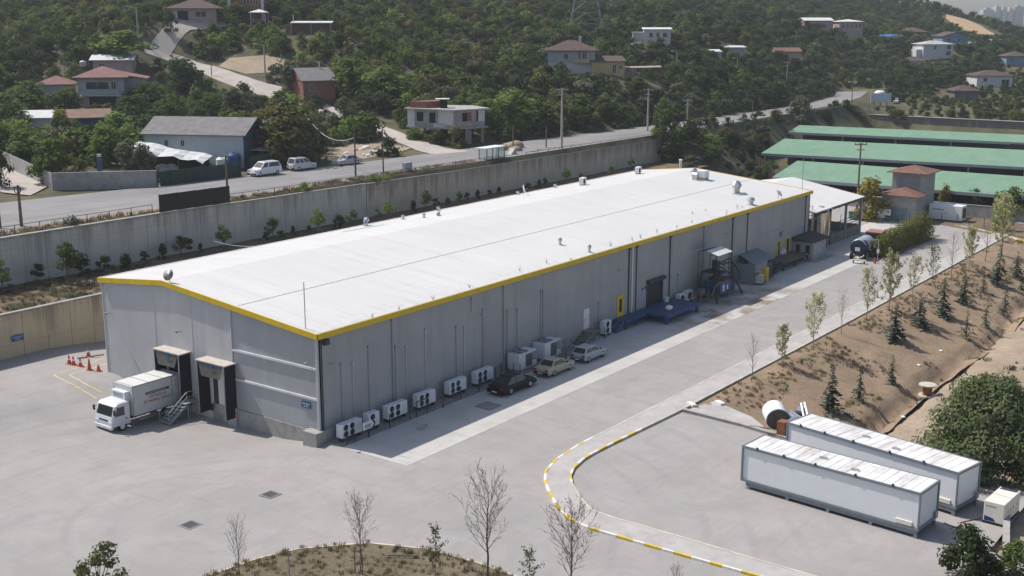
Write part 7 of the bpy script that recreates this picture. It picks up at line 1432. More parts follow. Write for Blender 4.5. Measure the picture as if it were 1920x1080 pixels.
for sx2 in (1, -1):
    for k in range(4):
        z0, z1 = hh * k / 4, hh * (k + 1) / 4; w0 = hw0 + (hw1 - hw0) * k / 4; w1 = hw0 + (hw1 - hw0) * (k + 1) / 4
        m.tube((sx2 * w0, -w0 * .7, z0), (sx2 * w1, w1 * .7, z1), .05, n=4); m.tube((sx2 * w0, w0 * .7, z0), (sx2 * w1, -w1 * .7, z1), .05, n=4)
m.build('lattice', M_PYL, t)
def cable(a, b, sag, l, r=.035, mt=M_BLACK):
    a, b = np.array(a, float), np.array(b, float); m = MB(); P_ = [a + (b - a) * k / 14 - np.array((0, 0, sag * 4 * (k / 14) * (1 - k / 14))) for k in range(15)]; m.path(P_, r, 4); o = m.build('overhead_cable', mt); tag(o, l, 'cable')
p = rb(667, 334); cable((p[0], p[1], zat(p, 258)), at(567, 205, 205), 2.2, 'pale overhead cable sagging from the dark pole to the ochre tree', .06, M_GREYS)
p1 = rb(1053, 282); p2_ = gp(1214, 250, 9.6); cable((p1[0], p1[1], zat(p1, 169)), (p2_[0], p2_[1], zat(p2_, 170)), 2.5, 'thin overhead cable between the two tall pale road poles')
p = hp(259, 72); cable((p[0], p[1], zat(p, 20)), at(330, 55, dist(p)), 1.0, 'thin overhead cable running right from the top left concrete pole', .03)
q = gp(480, 460, 9.3); cable(gp(480, 462, 9.3), wy(387, 447, 47.5), .3, 'thin cable strung from the hall roof to the retaining wall', .03, M_GREYS)
# ------------------------------------------------------------------ vegetation
def unit(rs, n): v = rs.normal(size=(n, 3)); return v / np.linalg.norm(v, axis=1)[:, None]
def leaves(rs, cl, n, size, asp=.6, up=.35, shell=.45):
    """n leaf-sized quads spread through the clumps cl = [(cx, cy, cz, rx, ry, rz)]"""
    cl = np.array(cl, float); wgt = np.prod(cl[:, 3:], 1) ** (2 / 3); idx = rs.choice(len(cl), n, p=wgt / wgt.sum())
    d = unit(rs, n); r = rs.rand(n) ** shell; c = cl[idx, :3] + d * cl[idx, 3:] * r[:, None]
    nn = d * 1.0 + unit(rs, n) * .62 + np.array((0, 0, up)); nn /= np.linalg.norm(nn, axis=1)[:, None]
    a = np.cross(nn, unit(rs, n)); a /= np.linalg.norm(a, axis=1)[:, None]; b = np.cross(nn, a); s = size * (.6 + .8 * rs.rand(n))[:, None] / 2
    V = np.stack([c - a * s - b * s * asp * .4, c - b * s * asp, c + a * s + b * s * asp * .3, c + b * s * asp], 1).reshape(-1, 3)
    return V, np.arange(4 * n).reshape(n, 4)
def bough(rs, p, d, L, r, depth, out, spread=.55, nk=(2, 4), up=.12):
    """recursive limbs: list of (p0, p1, r0, r1, depth)"""
    steps = 3; q = np.array(p, float); d = np.array(d, float)
    for k in range(steps):
        d = d + rs.normal(size=3) * .13 + np.array((0, 0, up * .5)); d /= np.linalg.norm(d); e = q + d * L / steps; r1 = r * (1 - .28 * (k + 1) / steps * 1.2)
        out.append((q.copy(), e.copy(), r * (1 - .28 * k / steps * 1.2), r1, depth)); q = e
        if depth > 0 and k >= (0 if depth < 3 else 1):
            for _ in range(rs.randint(*nk) if k == steps - 1 else rs.randint(1, 3)):
                a = unit(rs, 1)[0]; a -= d * a.dot(d); a /= np.linalg.norm(a); nd = d * (1 - spread) + a * spread + np.array((0, 0, up)); nd /= np.linalg.norm(nd)
                bough(rs, e, nd, L * rs.uniform(.5, .75), r1 * .6, depth - 1, out, spread, nk, up)
def limbs(out, n=5, rmin=.006, skip=-1):
    m = MB()
    for a, b, r0, r1, dp in out:
        if dp > skip: m.tube(a, b, max(r0, rmin), max(r1, rmin), n if r0 > .03 else 3, caps=False)
    return m
class Proto:
    """one modelled plant; the first placement uses it, later ones are copies of it and of its parts"""
    def __init__(s, name, cat, h, parts): s.name, s.cat, s.h, s.parts, s.root = name, cat, h, parts, None
    def place(s, loc, h, label, rz_=0.0, group=None, wide=1.0):
        k = h / s.h
        if s.root is None:
            if len(s.parts) == 1: o = bpy.data.objects.new(s.name, s.parts[0][1]); COL.objects.link(o)
            else:
                o = thing(s.name, label, s.cat)
                for nm, me in s.parts: c = bpy.data.objects.new(nm, me); COL.objects.link(c); c.parent = o
            tag(o, label, s.cat, group); s.root = o
        else:
            o = dup(s.root, label=label)
            if 'group' in o: del o['group']
            if group: o['group'] = group
        o.location = [float(c) for c in loc]; o.rotation_euler = (0, 0, rz_); o.scale = (k * wide, k * wide, k); return o
def mbmesh(m, mat, smooth=False):
    me = bpy.data.meshes.new('limb'); me.from_pydata(m.v, [], m.f); me.materials.append(mat); me.update(); return me
def dome(rs, w, h, z0, n, r):
    """clumps arranged in an uneven dome"""
    o = []
    for _ in range(n):
        a = rs.rand() * 6.28; q = rs.rand() ** .5; z = rs.rand(); k = math.sqrt(max(1 - z * z, .08)); rr = r * rs.uniform(.65, 1.25)
        o.append((math.cos(a) * q * k * w / 2 * .8, math.sin(a) * q * k * w / 2 * .8, z0 + z * (h - z0) * .85, rr, rr, rr * .8))
    return o
def tree_proto(name, seed, h, w, mat, n, leaf, trunk=.3, cat='tree', bark=M_BARK, clumps=14, asp=.6):
    rs = np.random.RandomState(seed); cl = dome(rs, w, h, h * trunk, clumps, w * .2); V, Q = leaves(rs, cl, n, leaf, asp)
    m = MB(); m.tube((0, 0, -.4), (w * .02, 0, h * .5), h * .03, h * .015, 6)
    for c in cl[:7]: m.tube((0, 0, h * trunk * .7), c[:3], h * .014, h * .005, 4)
    return Proto(name, cat, h, [('trunk', mbmesh(m, bark)), ('crown', arrmesh('crown', V, Q, mat))])
def bush_mesh(seed, h, w, mat, n, leaf, clumps=9):
    rs = np.random.RandomState(seed); cl = dome(rs, w, h, h * .12, clumps, w * .24); V, Q = leaves(rs, cl, n, leaf); return arrmesh('bush', V, Q, mat)
def bush_proto(name, seed, h, w, mat, n, leaf, cat='bush', clumps=9): return Proto(name, cat, h, [(name, bush_mesh(seed, h, w, mat, n, leaf, clumps))])
def sapling_proto(name, seed, h, mat, nleaf, leaf, bark=M_BARKP, depth=3, spread=.5, trunk=.22, rad=.055, vase=.1, nb=20):
    """a leader with steep side branches that fork into twigs"""
    rs = np.random.RandomState(seed); tr = []; br = []; q = np.array((0, 0, -.3)); lead = [q.copy()]; n = 10
    for k in range(n): q = q + np.array((rs.normal() * .035, rs.normal() * .035, (h + .3) / n)); lead.append(q.copy())
    for k in range(n): tr.append((lead[k], lead[k + 1], rad * (1 - .085 * k), rad * (1 - .085 * (k + 1)), 4))
    ends = []
    for b in range(nb):
        f = trunk + (.93 - trunk) * (b + rs.rand() * .6) / nb; z = f * n; i = min(int(z), n - 1); p = lead[i] + (lead[i + 1] - lead[i]) * (z - i)
        a = b * 2.4 + rs.rand(); L = h * spread * (.3 + .75 * math.sin(min(1, (1 - f) / (1 - trunk)) * 2.3)) * rs.uniform(.65, 1.05); d = np.array((math.cos(a), math.sin(a), 1.15 + .5 * f)); d /= np.linalg.norm(d); r = rad * .38 * (1.1 - f * .7); pts_ = [p]
        for k in range(4):
            d = d + rs.normal(size=3) * .1 + np.array((0, 0, .12)); d /= np.linalg.norm(d); e = pts_[-1] + d * L / 4; br.append((pts_[-1], e, r * (1 - k * .22), r * (1 - (k + 1) * .22), 2)); pts_.append(e)
            for _ in range(2 if depth > 3 else 1):
                u = unit(rs, 1)[0]; u = d * .75 + u * .6 + np.array((0, 0, .2)); u /= np.linalg.norm(u); l = L * rs.uniform(.2, .42); m_ = e + u * l * .5; e2 = m_ + (u + rs.normal(size=3) * .2) * l * .5; br.append((e, m_, .011, .009, 1)); br.append((m_, e2, .009, .006, 0)); ends += [m_, e2]
                if depth > 3: e3 = m_ + (u + unit(rs, 1)[0] * .7) * l * .4; br.append((m_, e3, .008, .005, 0)); ends.append(e3)
        ends.append(pts_[-1])
    parts = [('trunk', mbmesh(limbs(tr, 6), bark)), ('branches', mbmesh(limbs(br, 4, .0065), bark))]
    if nleaf:
        cl = [(*e, .05 * h, .05 * h, .045 * h) for e in ends]; V, Q = leaves(rs, cl, nleaf, leaf, .7, .2, .6); parts.append(('leaves', arrmesh('leaves', V, Q, mat)))
    return Proto(name, 'tree', h, parts)
def conifer_proto(name, seed, h, w, mat, thin=1.0):
    rs = np.random.RandomState(seed); V = []; n_lv = int(h * 4.2); m = MB(); m.tube((0, 0, -.3), (0, 0, h * .97), h * .017, .01, 5)
    for i in range(n_lv):
        f = i / n_lv; z = h * (.1 + .9 * f); L = w / 2 * (1 - f) ** .85 * rs.uniform(.7, 1.15) + .08; nb = int((5 + 4 * (1 - f)) * thin)
        for b in range(nb):
            a = rs.rand() * 6.28; d = np.array((math.cos(a), math.sin(a), rs.uniform(-.3, .12))); LL = L * rs.uniform(.6, 1.1); s_ = np.array((-math.sin(a), math.cos(a), 0))
            for k in range(4):
                c = np.array((0, 0, z)) + d * LL * (k + .6) / 4 - np.array((0, 0, .06 * k * k * LL)); wd = .17 * (1.2 - k / 5) * (.5 + LL); ln = LL / 3.2
                u = d * ln; v = s_ * wd + np.array((0, 0, rs.normal() * .06))
                V += [c - u * .5 - v * .5, c + u * .3 - v * .7, c + u, c - u * .3 + v * .8]
    V = np.array(V); return Proto(name, 'tree', h, [('trunk', mbmesh(m, M_BARK)), ('crown', arrmesh('crown', V, np.arange(len(V)).reshape(-1, 4), mat))])
L_OLV = leafmat('leaf_olive_green', (.085, .105, .042), (.14, .135, .06), .35, vs=1.5)
rg = random.Random(77); rsv = np.random.RandomState(31)
def hpx(p, pb, ptp): return zat(p, ptp) - zat(p, pb)
# --- shrubs and little trees along the foot of the retaining wall
P_STD = [tree_proto('strip_tree', 3 + i, 3.4, 2.6, (L_LIGHT, L_MID)[i % 2], 800, .24, .42, clumps=14) for i in range(2)]
P_EVG = [bush_proto('strip_shrub', 13 + i, 2.2, 1.5, L_DARK, 520, .24, 'shrub', 10) for i in range(2)]
P_RED = bush_proto('strip_shrub', 19, 2.0, 1.3, L_RED, 150, .22, 'shrub', 5)
PLACE_T = ['left of the yellow eave corner of the hall', 'above the front slope of the white roof', 'by the short left stretch of the wall', 'near the black board', 'where the wall changes colour', 'below the parked vans']
STR = [(5, 548, 487, 't', 'green leafy little tree at the very left edge before the retaining wall'), (128, 532, 455, 't', 'tallest bright green little tree before the retaining wall, with thin stems'), (421, 470, 421, 't', 'yellow-green little tree before the retaining wall right of the hall ridge tip'),
       (512, 449, 407, 't', 'green little tree on the strip left of the brownish-crowned one'), (597, 440, 389, 't', 'round dark-crowned little tree on the strip under the wire fence'), (340, 482, 442, 't', 'small light green tree leaning on a dark shrub below the black board'), (730, 412, 376, 't', 'small umbrella-shaped tree on the strip beyond the wall colour change'), (798, 396, 357, 't', 'light flat-topped little tree on the strip left of the bus shelter'), (660, 424, 392, 't', 'thin pale little tree on the strip right of the damp wall patch'), (860, 386, 358, 't', 'thin yellowish little tree on the strip below the bus shelter'), (1062, 345, 314, 't', 'green little tree before the far half of the retaining wall'), (1145, 334, 310, 't', 'small pale tree before the far wall, second from its end'), (1183, 318, 293, 't', 'last little tree before the end of the retaining wall'),
       (74, 531, 487, 's', ''), (158, 515, 470, 's', ''), (197, 513, 473, 's', ''), (234, 506, 470, 's', ''), (271, 496, 466, 's', ''), (304, 487, 452, 's', ''), (352, 478, 440, 's', ''), (373, 471, 452, 's', ''), (527, 452, 428, 's', ''), (551, 441, 420, 's', ''), (500, 456, 430, 's', ''), (635, 428, 397, 's', ''), (580, 438, 420, 's', ''), (777, 398, 372, 's', ''), (817, 390, 368, 's', ''), (840, 384, 368, 's', ''), (876, 378, 358, 's', ''), (897, 374, 353, 's', ''), (918, 368, 354, 's', ''), (935, 364, 348, 's', ''), (990, 358, 340, 's', ''), (1010, 352, 334, 's', ''), (1022, 350, 330, 's', ''), (1090, 342, 322, 's', ''), (708, 410, 386, 'r', 'reddish dry shrub on the strip near the wall colour change')]
for k_, (px, pb, ptp, ty, lab) in enumerate(STR):
    p = gp(px, pb, 5.05); p[1] = min(max(p[1], 40.5), 46.8)
    if ty == 's': lab = 'dark evergreen shrub planted along the foot of the tall retaining wall'
    P_ = P_STD[k_ % 2] if ty == 't' else (P_RED if ty == 'r' else P_EVG[k_ % 2]); P_.place(p, max(hpx(p, pb, ptp), .9), lab, rg.random() * 6, 'evergreen shrubs along the retaining wall' if ty == 's' else ('little trees along the retaining wall' if ty == 't' else None), rg.uniform(.9, 1.15))
for px, py, w_, lab in ((110, 420, 40, 'green weed clump on the verge near the coil pole'), (555, 355, 60, 'bright green bush hanging over the wall coping right of the black board'), (700, 336, 60, 'bright green creeper clump on the wall beside the dark steel pole'), (735, 334, 40, 'second green creeper clump on the wall left of the grey roadside box')):
    p = gp(px, py, 9.9); p[1] = 48.7; bush_proto('wall_bush', int(px), 1.0, 2.0, L_LIGHT if px > 200 else L_OLIVE, 260, .2, 'bush', 6).place((p[0], 48.7, wtop(p[0]) - .2), .9 + w_ * .008, lab)
# --- row of young trees along the yard road and conifers on the dry bank
P_PALE = [sapling_proto('young_tree', 41, 5.4, L_PALE, 1200, .17, trunk=.22, spread=.36), sapling_proto('young_tree', 43, 5.2, L_PALE, 2300, .17, trunk=.16, spread=.36), sapling_proto('young_tree', 44, 5.0, L_LIGHT, 700, .17, trunk=.2, spread=.36)]
P_BARE = [sapling_proto('bare_tree', 46, 5.0, None, 0, 0, trunk=.3, spread=.34), sapling_proto('bare_tree', 51, 5.5, L_PALE, 130, .15, trunk=.3, spread=.4)]
ROW = [(1409, 716, 632, 'b', 'first bare sapling of the row, standing alone near the lot corner'), (1466, 686, 613, 'p', 'short pale-leaved young tree, second of the row beside the yard road'), (1525, 655, 556, 'p', 'full pale-leaved young tree in the row, the leafiest near the containers'), (1577, 626, 545, 'b', 'bare sapling in the row right of the leafiest pale tree'), (1624, 602, 508, 'p', 'broad thin-leaved young tree where the row begins to close up'), (1666, 582, 480, 'p', 'young tree in the row with a wide airy crown, below the hedge end'), (1711, 559, 485, 'p', 'thin young tree in the row before the tank trailer'), (1747, 536, 463, 'l', 'greener young tree in the row before the long hedge'), (1784, 522, 440, 'b', 'nearly bare young tree in the row right of the long hedge'), (1816, 506, 430, 'p', 'airy young tree in the row, third from the far end'), (1848, 490, 408, 'b', 'bare young tree in the row, second from the far end'), (1877, 478, 372, 'p', 'last tall airy young tree of the row beside the yard road')]
for k_, (px, pb, ptp, ty, lab) in enumerate(ROW):
    p = sp(px, pb); p[1] = min(p[1], -19.2); P_ = {'b': P_BARE[k_ % 2], 'p': P_PALE[k_ % 2], 'l': P_PALE[2]}[ty]; P_.place(p, hpx(p, pb, ptp), lab, rg.random() * 6, 'young trees in a row along the yard road', rg.uniform(.85, 1.1))
P_CON = [conifer_proto('spruce', 61, 4.2, 2.4, L_CON, .85), conifer_proto('spruce', 62, 4.0, 1.8, L_CON, .6)]
CON = [(1678, 637, 568, 0, 'dark spruce in the middle of the dry bank with a long shadow'), (1724, 613, 548, 0, 'grey-green spruce on the bank, next to the right of the middle one'), (1767, 592, 517, 0, 'dense dark spruce high on the bank below the hedge'), (1811, 636, 578, 1, 'thin spruce low on the bank near the ditch bend'), (1848, 615, 562, 1, 'very thin spruce on the bank right of the ditch bend'), (1882, 590, 530, 1, 'thin spruce on the bank towards the right edge'), (1806, 570, 510, 0, 'broad spruce on the upper bank right of the dense dark one'), (1871, 534, 456, 0, 'tall spruce near the top right corner of the dry bank'), (1558, 770, 680, 0, 'bluish spruce at the foot of the bank behind the containers'), (1611, 752, 685, 1, 'slimmer spruce just right of the bluish one behind the containers'), (1672, 720, 662, 1, 'thin staked spruce by the ditch below the middle of the bank'), (1913, 562, 505, 1, 'spruce cut by the right edge of the picture'), (1843, 545, 505, 1, 'small spruce on the upper bank left of the tall one'), (1905, 520, 470, 0, 'spruce at the right edge near the yard road'), (1645, 560, 540, 1, 'tiny spruce at the very top of the bank')]
for k_, (px, pb, ptp, ty, lab) in enumerate(CON): p = sp(px, pb); P_CON[ty].place(p, hpx(p, pb, ptp), lab, rg.random() * 6, 'spruces on the dry bank', rg.uniform(.9, 1.2))
# --- big bushes round the containers, the clipped hedge, foreground island plants
rs = np.random.RandomState(91); p = gp(1838, 895, -.6); W_ = 310 / F * dist(p); H_ = hpx(p, 895, 703)
cl = dome(rs, W_, H_, .1, 60, W_ * .14); V, Q = leaves(rs, cl, 26000, .27, .65, .35, .3); m = MB(); m.tube((0, 0, -.5), (0, 0, H_ * .5), .28, .15, 7); [m.tube((0, 0, .4), c[:3], .12, .04, 4) for c in cl[:12]]
Proto('big_tree', 'tree', H_, [('trunk', mbmesh(m, M_BARK)), ('crown', arrmesh('crown', V, Q, L_BIG))]).place(p + RGT * .2, H_, 'huge round dark olive tree behind the white containers at the right edge')
for px, pb, ptp, w_, lab, mat in ((1815, 1092, 985, 130, 'glossy dark green bush in the lower right corner', L_DARK), (1895, 1100, 1003, 95, 'lighter green bush at the lower right edge beside the glossy one', L_MID)):
    p = gp(px, pb, .0); rs = np.random.RandomState(px); W_ = w_ / F * dist(p); H_ = hpx(p, pb, ptp); V, Q = leaves(rs, dome(rs, W_, H_, .2, 22, W_ * .2), 2600, .24 if mat is L_DARK else .17, .75, .5, .4); Proto('corner_bush', 'bush', H_, [('corner_bush', arrmesh('bush', V, Q, mat))]).place(p, H_, lab)
rs = np.random.RandomState(12); a, b = gp(1640, 482, 0), gp(1724, 446, 0); L_ = np.linalg.norm(b - a); cl = [(t_ * L_, rs.normal() * .25, 1.3 + .7 * (t_) + rs.normal() * .12, 1.3, 1.6 + .4 * t_, 1.5 + .7 * t_) for t_ in np.linspace(0, 1, 17)]; V, Q = leaves(rs, cl, 13000, .26, .6, .4, .35)
o = Proto('hedge', 'hedge', 2.6, [('hedge', arrmesh('hedge', V, Q, L_HEDGE))]).place(a + np.array((0, -.4, 0)), 2.6, 'long dense clipped hedge between the concrete apron and the yard road', math.atan2(b[1] - a[1], b[0] - a[0]))
m = MB(); m.box((95, -10.6, -.1), (117, -7.1, .05)); m.build('hedge_bed', M_STRIP)['kind'] = 'structure'
P_FG = sapling_proto('bare_tree', 71, 6.0, L_RED, 60, .07, M_BARK, depth=4, spread=.42, trunk=.33, rad=.08, nb=24)
P_FG2 = sapling_proto('bare_tree', 73, 5.0, L_RED, 150, .08, M_BARK, depth=4, spread=.45, trunk=.28, rad=.06, nb=24)
P_FG3 = sapling_proto('leafy_sapling', 75, 4.0, L_MID, 420, .14, M_BARK, depth=3, spread=.26, trunk=.2, rad=.035, nb=13)
for px, pb, ptp, P_, lab, wd in ((675, 1072, 940, P_FG2, 'bare young tree with stakes at the top of the foreground island', .8), (914, 1092, 905, P_FG, 'tallest bare tree, on the right part of the foreground island', 1.0), (1074, 1120, 962, P_FG2, 'bare tree with a few brown leaves over the striped kerb', 1.2), (450, 1100, 982, P_FG, 'thin bare sapling at the left end of the foreground island', .6), (816, 1090, 985, P_FG3, 'thin sapling with a few green leaves low on its stem', .9), (990, 1130, 1028, P_FG3, 'small leafy sapling cut by the bottom edge right of the tallest bare tree', 1.1), (1268, 1130, 1066, P_FG2, 'twig tips of a sapling showing at the bottom edge under the striped kerb', .8)):
    p = gp(px, pb, .18); P_.place(p, hpx(p, pb, ptp), lab, rg.random() * 6, None, wd)
p = gp(188, 1150, 0); rs = np.random.RandomState(5); H_ = hpx(p, 1150, 1018); cl = [(x * 1.0, y, z * H_, .52, .5, .42) for x, y, z in ((-1.3, 0, .45), (-.6, .3, .62), (0, -.2, .82), (.5, .2, .86), (.9, 0, .66), (1.5, .1, .4), (-.2, 0, .5), (.5, -.3, .45), (-1.0, -.3, .78), (1.1, .3, .8), (.2, .4, .7))]; V, Q = leaves(rs, cl, 900, .2, .75, .3, .4); m = MB(); m.tube((0, 0, -.2), (0, 0, H_ * .6), .09, .05, 6); [m.tube((0, 0, H_ * .3), c[:3], .04, .015, 4) for c in cl]
Proto('leafy_tree', 'tree', H_, [('trunk', mbmesh(m, M_BARK)), ('crown', arrmesh('crown', V, Q, L_OLV))]).place(p, H_, 'green leafy tree top rising over the bottom edge at the left')
for px, pb, ptp, lab in ((543, 1092, 1027, 'thin grey stake on the left half of the foreground island'), (666, 1075, 1032, 'left wooden stake beside the staked bare tree'), (680, 1078, 1038, 'right wooden stake beside the staked bare tree')):
    p = gp(px, pb, .18); m = MB(); m.tube((0, 0, -.2), (0, 0, hpx(p, pb, ptp)), .03, n=5); o = m.build('stake', M_GREYS if px < 600 else M_WOOD); o.location = p; tag(o, lab, 'stake')
p = gp(756, 1041, .25); m = MB(); m.tube((-.9, 0, .05), (.9, -.3, .06), .05, n=6); o = m.build('fallen_branch', M_WOOD); o.location = p; o.rotation_euler = (0, 0, -AZ + .1); tag(o, 'straight dead branch lying on the foreground island', 'branch')
# --- trees round the square tower and the sheds, bushes on the bank beyond the wall
P_T = {k: [tree_proto('leafy_tree', 100 + 7 * j + i, 5.0, 4.4, mt, 1700, .4, .06, clumps=26) for i in range(2)] for j, (k, mt) in enumerate((('d', L_DARK), ('m', L_MID), ('l', L_LIGHT), ('y', L_YEL), ('o', L_OLIVE), ('c', L_OCHRE)))}
def near(px, pb, ptp, w_, ty, lab, z=None, P_=None, group=None):
    p = gp(px, pb, z) if z is not None else hp(px, pb); H_ = max(hpx(p, pb, ptp), .8); W_ = w_ / F * dist(p); q = (P_ or P_T[ty])[rg.randint(0, 1)]; return q.place(p, H_, lab, rg.random() * 6, group, max(.4, min(2.6, (W_ / H_) / (4.4 / 5.0))))
near(1632, 412, 330, 78, 'y', 'big yellow-green tree left of the square transformer house', 0); near(1565, 372, 325, 72, 'y', 'yellowish thin bushy tree behind the white shed roof', 0); near(1441, 338, 299, 38, 'l', 'bright light green bush behind the far roof edge', 1); near(1400, 338, 306, 46, 'o', 'dry brownish bush left of the bright green one behind the roof', 1)
near(1826, 402, 343, 44, 'm', 'narrow green tree between the white generator and the right edge', 0); near(1896, 412, 338, 74, 'm', 'large green tree in front of the nearest shed at the right edge', 0); near(1872, 432, 372, 40, 'l', 'small yellow-green tree before the large one at the right edge', 0); near(1768, 400, 340, 30, 'y', 'thin yellowish sapling right of the square transformer house', 0); near(1680, 352, 330, 26, 'd', 'dark shrub behind the square transformer house', 1)
BANK = [(1246, 290, 212, 60, 'm', 'tall bushy tree at the end of the concrete wall'), (1285, 292, 240, 60, 'm', 'leafy tree round the rusty-topped pole beyond the wall'), (1332, 290, 250, 62, 'l', 'lighter green tree on the bank right of the rusty-topped pole'), (1372, 284, 246, 58, 'd', 'dark green tree in the middle of the bank beyond the wall'), (1405, 278, 246, 46, 'm', 'green tree on the bank left of the middle shed corner'), (1432, 268, 234, 44, 'o', 'olive bush on the bank just above the middle shed corner'), (1255, 305, 262, 50, 'd', 'dark bush at the foot of the bank by the wall end'), (1300, 320, 292, 52, 'o', 'olive shrub behind the tall cream roof vent'), (1340, 322, 290, 50, 'd', 'dark bush behind the roof extraction unit'), (1500, 240, 180, 56, 'o', 'tall grey-olive tree standing before the bend of the public road'), (1545, 236, 205, 40, 'd', 'dark bush left of the far shed ridge'), (1455, 232, 205, 34, 'c', 'brownish bush on the bank below the public road'), (1336, 224, 209, 16, 'l', 'tiny bright shrub at the road edge beyond the wall'), (1425, 218, 205, 20, 'm', 'small green shrub at the road edge left of the grey-olive tree'), (1600, 232, 205, 60, 'c', 'brownish scrub behind the far shed, left part'), (1680, 226, 206, 70, 'c', 'brownish scrub before the far concrete wall'), (1360, 262, 238, 40, 'c', 'ochre scrub on the upper bank below the road')]
for px, pb, ptp, w_, ty, lab in BANK:
    p = hp(px, pb, d0=185); H_ = max(hpx(p, pb, ptp), 1.0); W_ = w_ / F * dist(p); P_T[ty][rg.randint(0, 1)].place(p, H_, lab, rg.random() * 6, 'bushes on the bank beyond the wall', max(.4, min(2.4, W_ / H_ / .88)))
# --- the trees one can tell apart on the lower hillside
HT = [(102, 345, 262, 76, 'l', 'rounded green tree at the corner of the leafy plot by the road'), (243, 332, 262, 62, 'o', 'olive tree behind the garden wall by the road'), (272, 338, 272, 46, 'o', 'grey-olive tree left of the tarpaulin lean-to'), (150, 338, 298, 36, 'c', 'brown dry shrub behind the garden wall'), (205, 312, 240, 76, 'l', 'broad green tree behind the blue sign post'), (60, 312, 244, 96, 'm', 'broad dark tree at the left edge above the ramp'), (12, 300, 222, 70, 'm', 'green tree cut by the left edge above the ramp'), (8, 420, 352, 44, 'd', 'dark bush at the left edge beside the ramp'),
      (114, 262, 208, 44, 'y', 'pointed yellow-green tree among the left houses'), (25, 245, 176, 84, 'm', 'dark green tree above the white-roofed left shed'), (62, 215, 146, 92, 'm', 'broad green tree left of the red-roofed house'), (122, 226, 160, 74, 'm', 'dark tree right below the red-roofed house'), (250, 240, 180, 80, 'd', 'dark bushy tree right of the red-roofed house porch'), (290, 204, 148, 92, 'm', 'broad dark tree right of the white annex roof'), (350, 176, 112, 84, 'd', 'tall dark tree by the bend of the hill lane'), (230, 118, 62, 130, 'l', 'large bright yellow-green tree behind the annex roof'), (330, 232, 172, 80, 'm', 'green tree behind the grey workshop roof, left part'), (400, 232, 176, 80, 'm', 'green tree behind the grey workshop roof, right part'), (445, 225, 168, 60, 'o', 'olive tree left of the bright lane tree'), (290, 246, 205, 70, 'd', 'dark bush between the shed and the workshop roof'), (225, 262, 212, 70, 'l', 'green bush before the blue-gabled shed'), (150, 300, 250, 70, 'd', 'dark bush below the blue-gabled shed'),
      (535, 308, 200, 130, 'c', 'large ochre-leaved tree behind the parked vans'), (505, 262, 195, 60, 'y', 'yellowish tree beside the ochre house'), (570, 300, 225, 70, 'd', 'dark part-shaded tree right of the large ochre one'), (545, 186, 118, 64, 'o', 'pale olive tree standing on the lane left of the brick house'), (530, 210, 172, 60, 'l', 'bright green tree below the lane bend'), (645, 234, 182, 40, 'o', 'leaning olive tree on the lane below the brick house'), (595, 214, 178, 36, 'd', 'dark small tree at the foot of the brick house'), (660, 182, 112, 84, 'l', 'light yellow-green tree right of the brick house'), (720, 196, 128, 92, 'l', 'second light yellow-green tree right of the brick house'), (760, 190, 150, 60, 'm', 'green bush above the stilt house'), (690, 212, 176, 66, 'o', 'grey-olive bush right of the lane'), (740, 215, 185, 50, 'o', 'olive bush left of the stilt house'), (780, 262, 238, 40, 'm', 'small green bush at the stilt house corner'), (815, 268, 245, 40, 'm', 'green bush below the stilt house'), (915, 252, 190, 60, 'l', 'light green bush right of the stilt house'), (960, 242, 172, 92, 'l', 'large light bush above the road right of the stilt house'), (1010, 240, 182, 70, 'm', 'green bush above the road behind the wooden pole'), (1085, 230, 178, 74, 'l', 'light green bush above the road behind the transformer pole'), (1140, 222, 182, 60, 'm', 'green bush above the road between the tall poles'), (900, 222, 172, 74, 'm', 'green bush up the slope behind the stilt house'), (440, 46, 2, 58, 'm', 'dense green tree right of the brown-roofed bungalow'), (520, 36, 0, 60, 'm', 'green tree at the top edge right of the brick block'), (320, 62, 20, 26, 'd', 'dark shrub left of the bungalow'), (1245, 88, 62, 20, 'd', 'dark small tree before the flat-roofed white house')]
for px, pb, ptp, w_, ty, lab in HT: near(px, pb, ptp - (pb - ptp) * .1, w_ * 1.18, ty, lab)
# --- scrub over the whole hill: the nearest 300 bushes one by one, the rest as one wood
KINDS = [('d', L_DARK, .42), ('m', L_MID, .25), ('o', L_OLIVE, .14), ('c', L_OCHRE, .1), ('l', L_LIGHT, .09)]
SCR = []
for j, (k, mt, pr_) in enumerate(KINDS):
    for i in range(2): SCR.append((k, bush_mesh(200 + 10 * j + i, 3.4, 4.6, mt, 420, .6, 13)))
pts = []
rsp = np.random.RandomState(9)
for _ in range(190000):
    D_ = math.sqrt(rsp.uniform(170 ** 2, 760 ** 2)); sd = rsp.uniform(-.74, .66) * D_
    pts.append((CAM[0] + FWD[0] * D_ + RGT[0] * sd, CAM[1] + FWD[1] * D_ + RGT[1] * sd, D_))
pts = np.array(pts)
nr, fr_ = roadmask(pts[:, 0], pts[:, 1])
inroad = (pts[:, 1] > nr - np.where(pts[:, 0] > 142, 6.5, 3.0)) & (pts[:, 1] < fr_ + 1.5) & (pts[:, 0] < 292)
ok = ~inroad & ((pts[:, 1] > 49.5) | (pts[:, 0] > 243))
bank = (pts[:, 0] > 139) & (pts[:, 0] < 243) & (pts[:, 1] < 49.5); bb = np.interp(pts[:, 0], [137, 150, 166, 190, 240], [25, 32, 42, 46.5, 47.5]); ok |= bank & (pts[:, 1] > bb)
ok &= ~((pts[:, 0] > 241) & (pts[:, 0] < 244))
def away(line, r):
    d = np.full(len(pts), 1e9)
    for q in line: d = np.minimum(d, np.hypot(pts[:, 0] - q[0], pts[:, 1] - q[1]))
    return d > r
for ln, r in ((LANE, 4.6), (LANE2, 4.6), (RAMP, 6), (LOTP, 5.5)): ok &= away(ln, r)
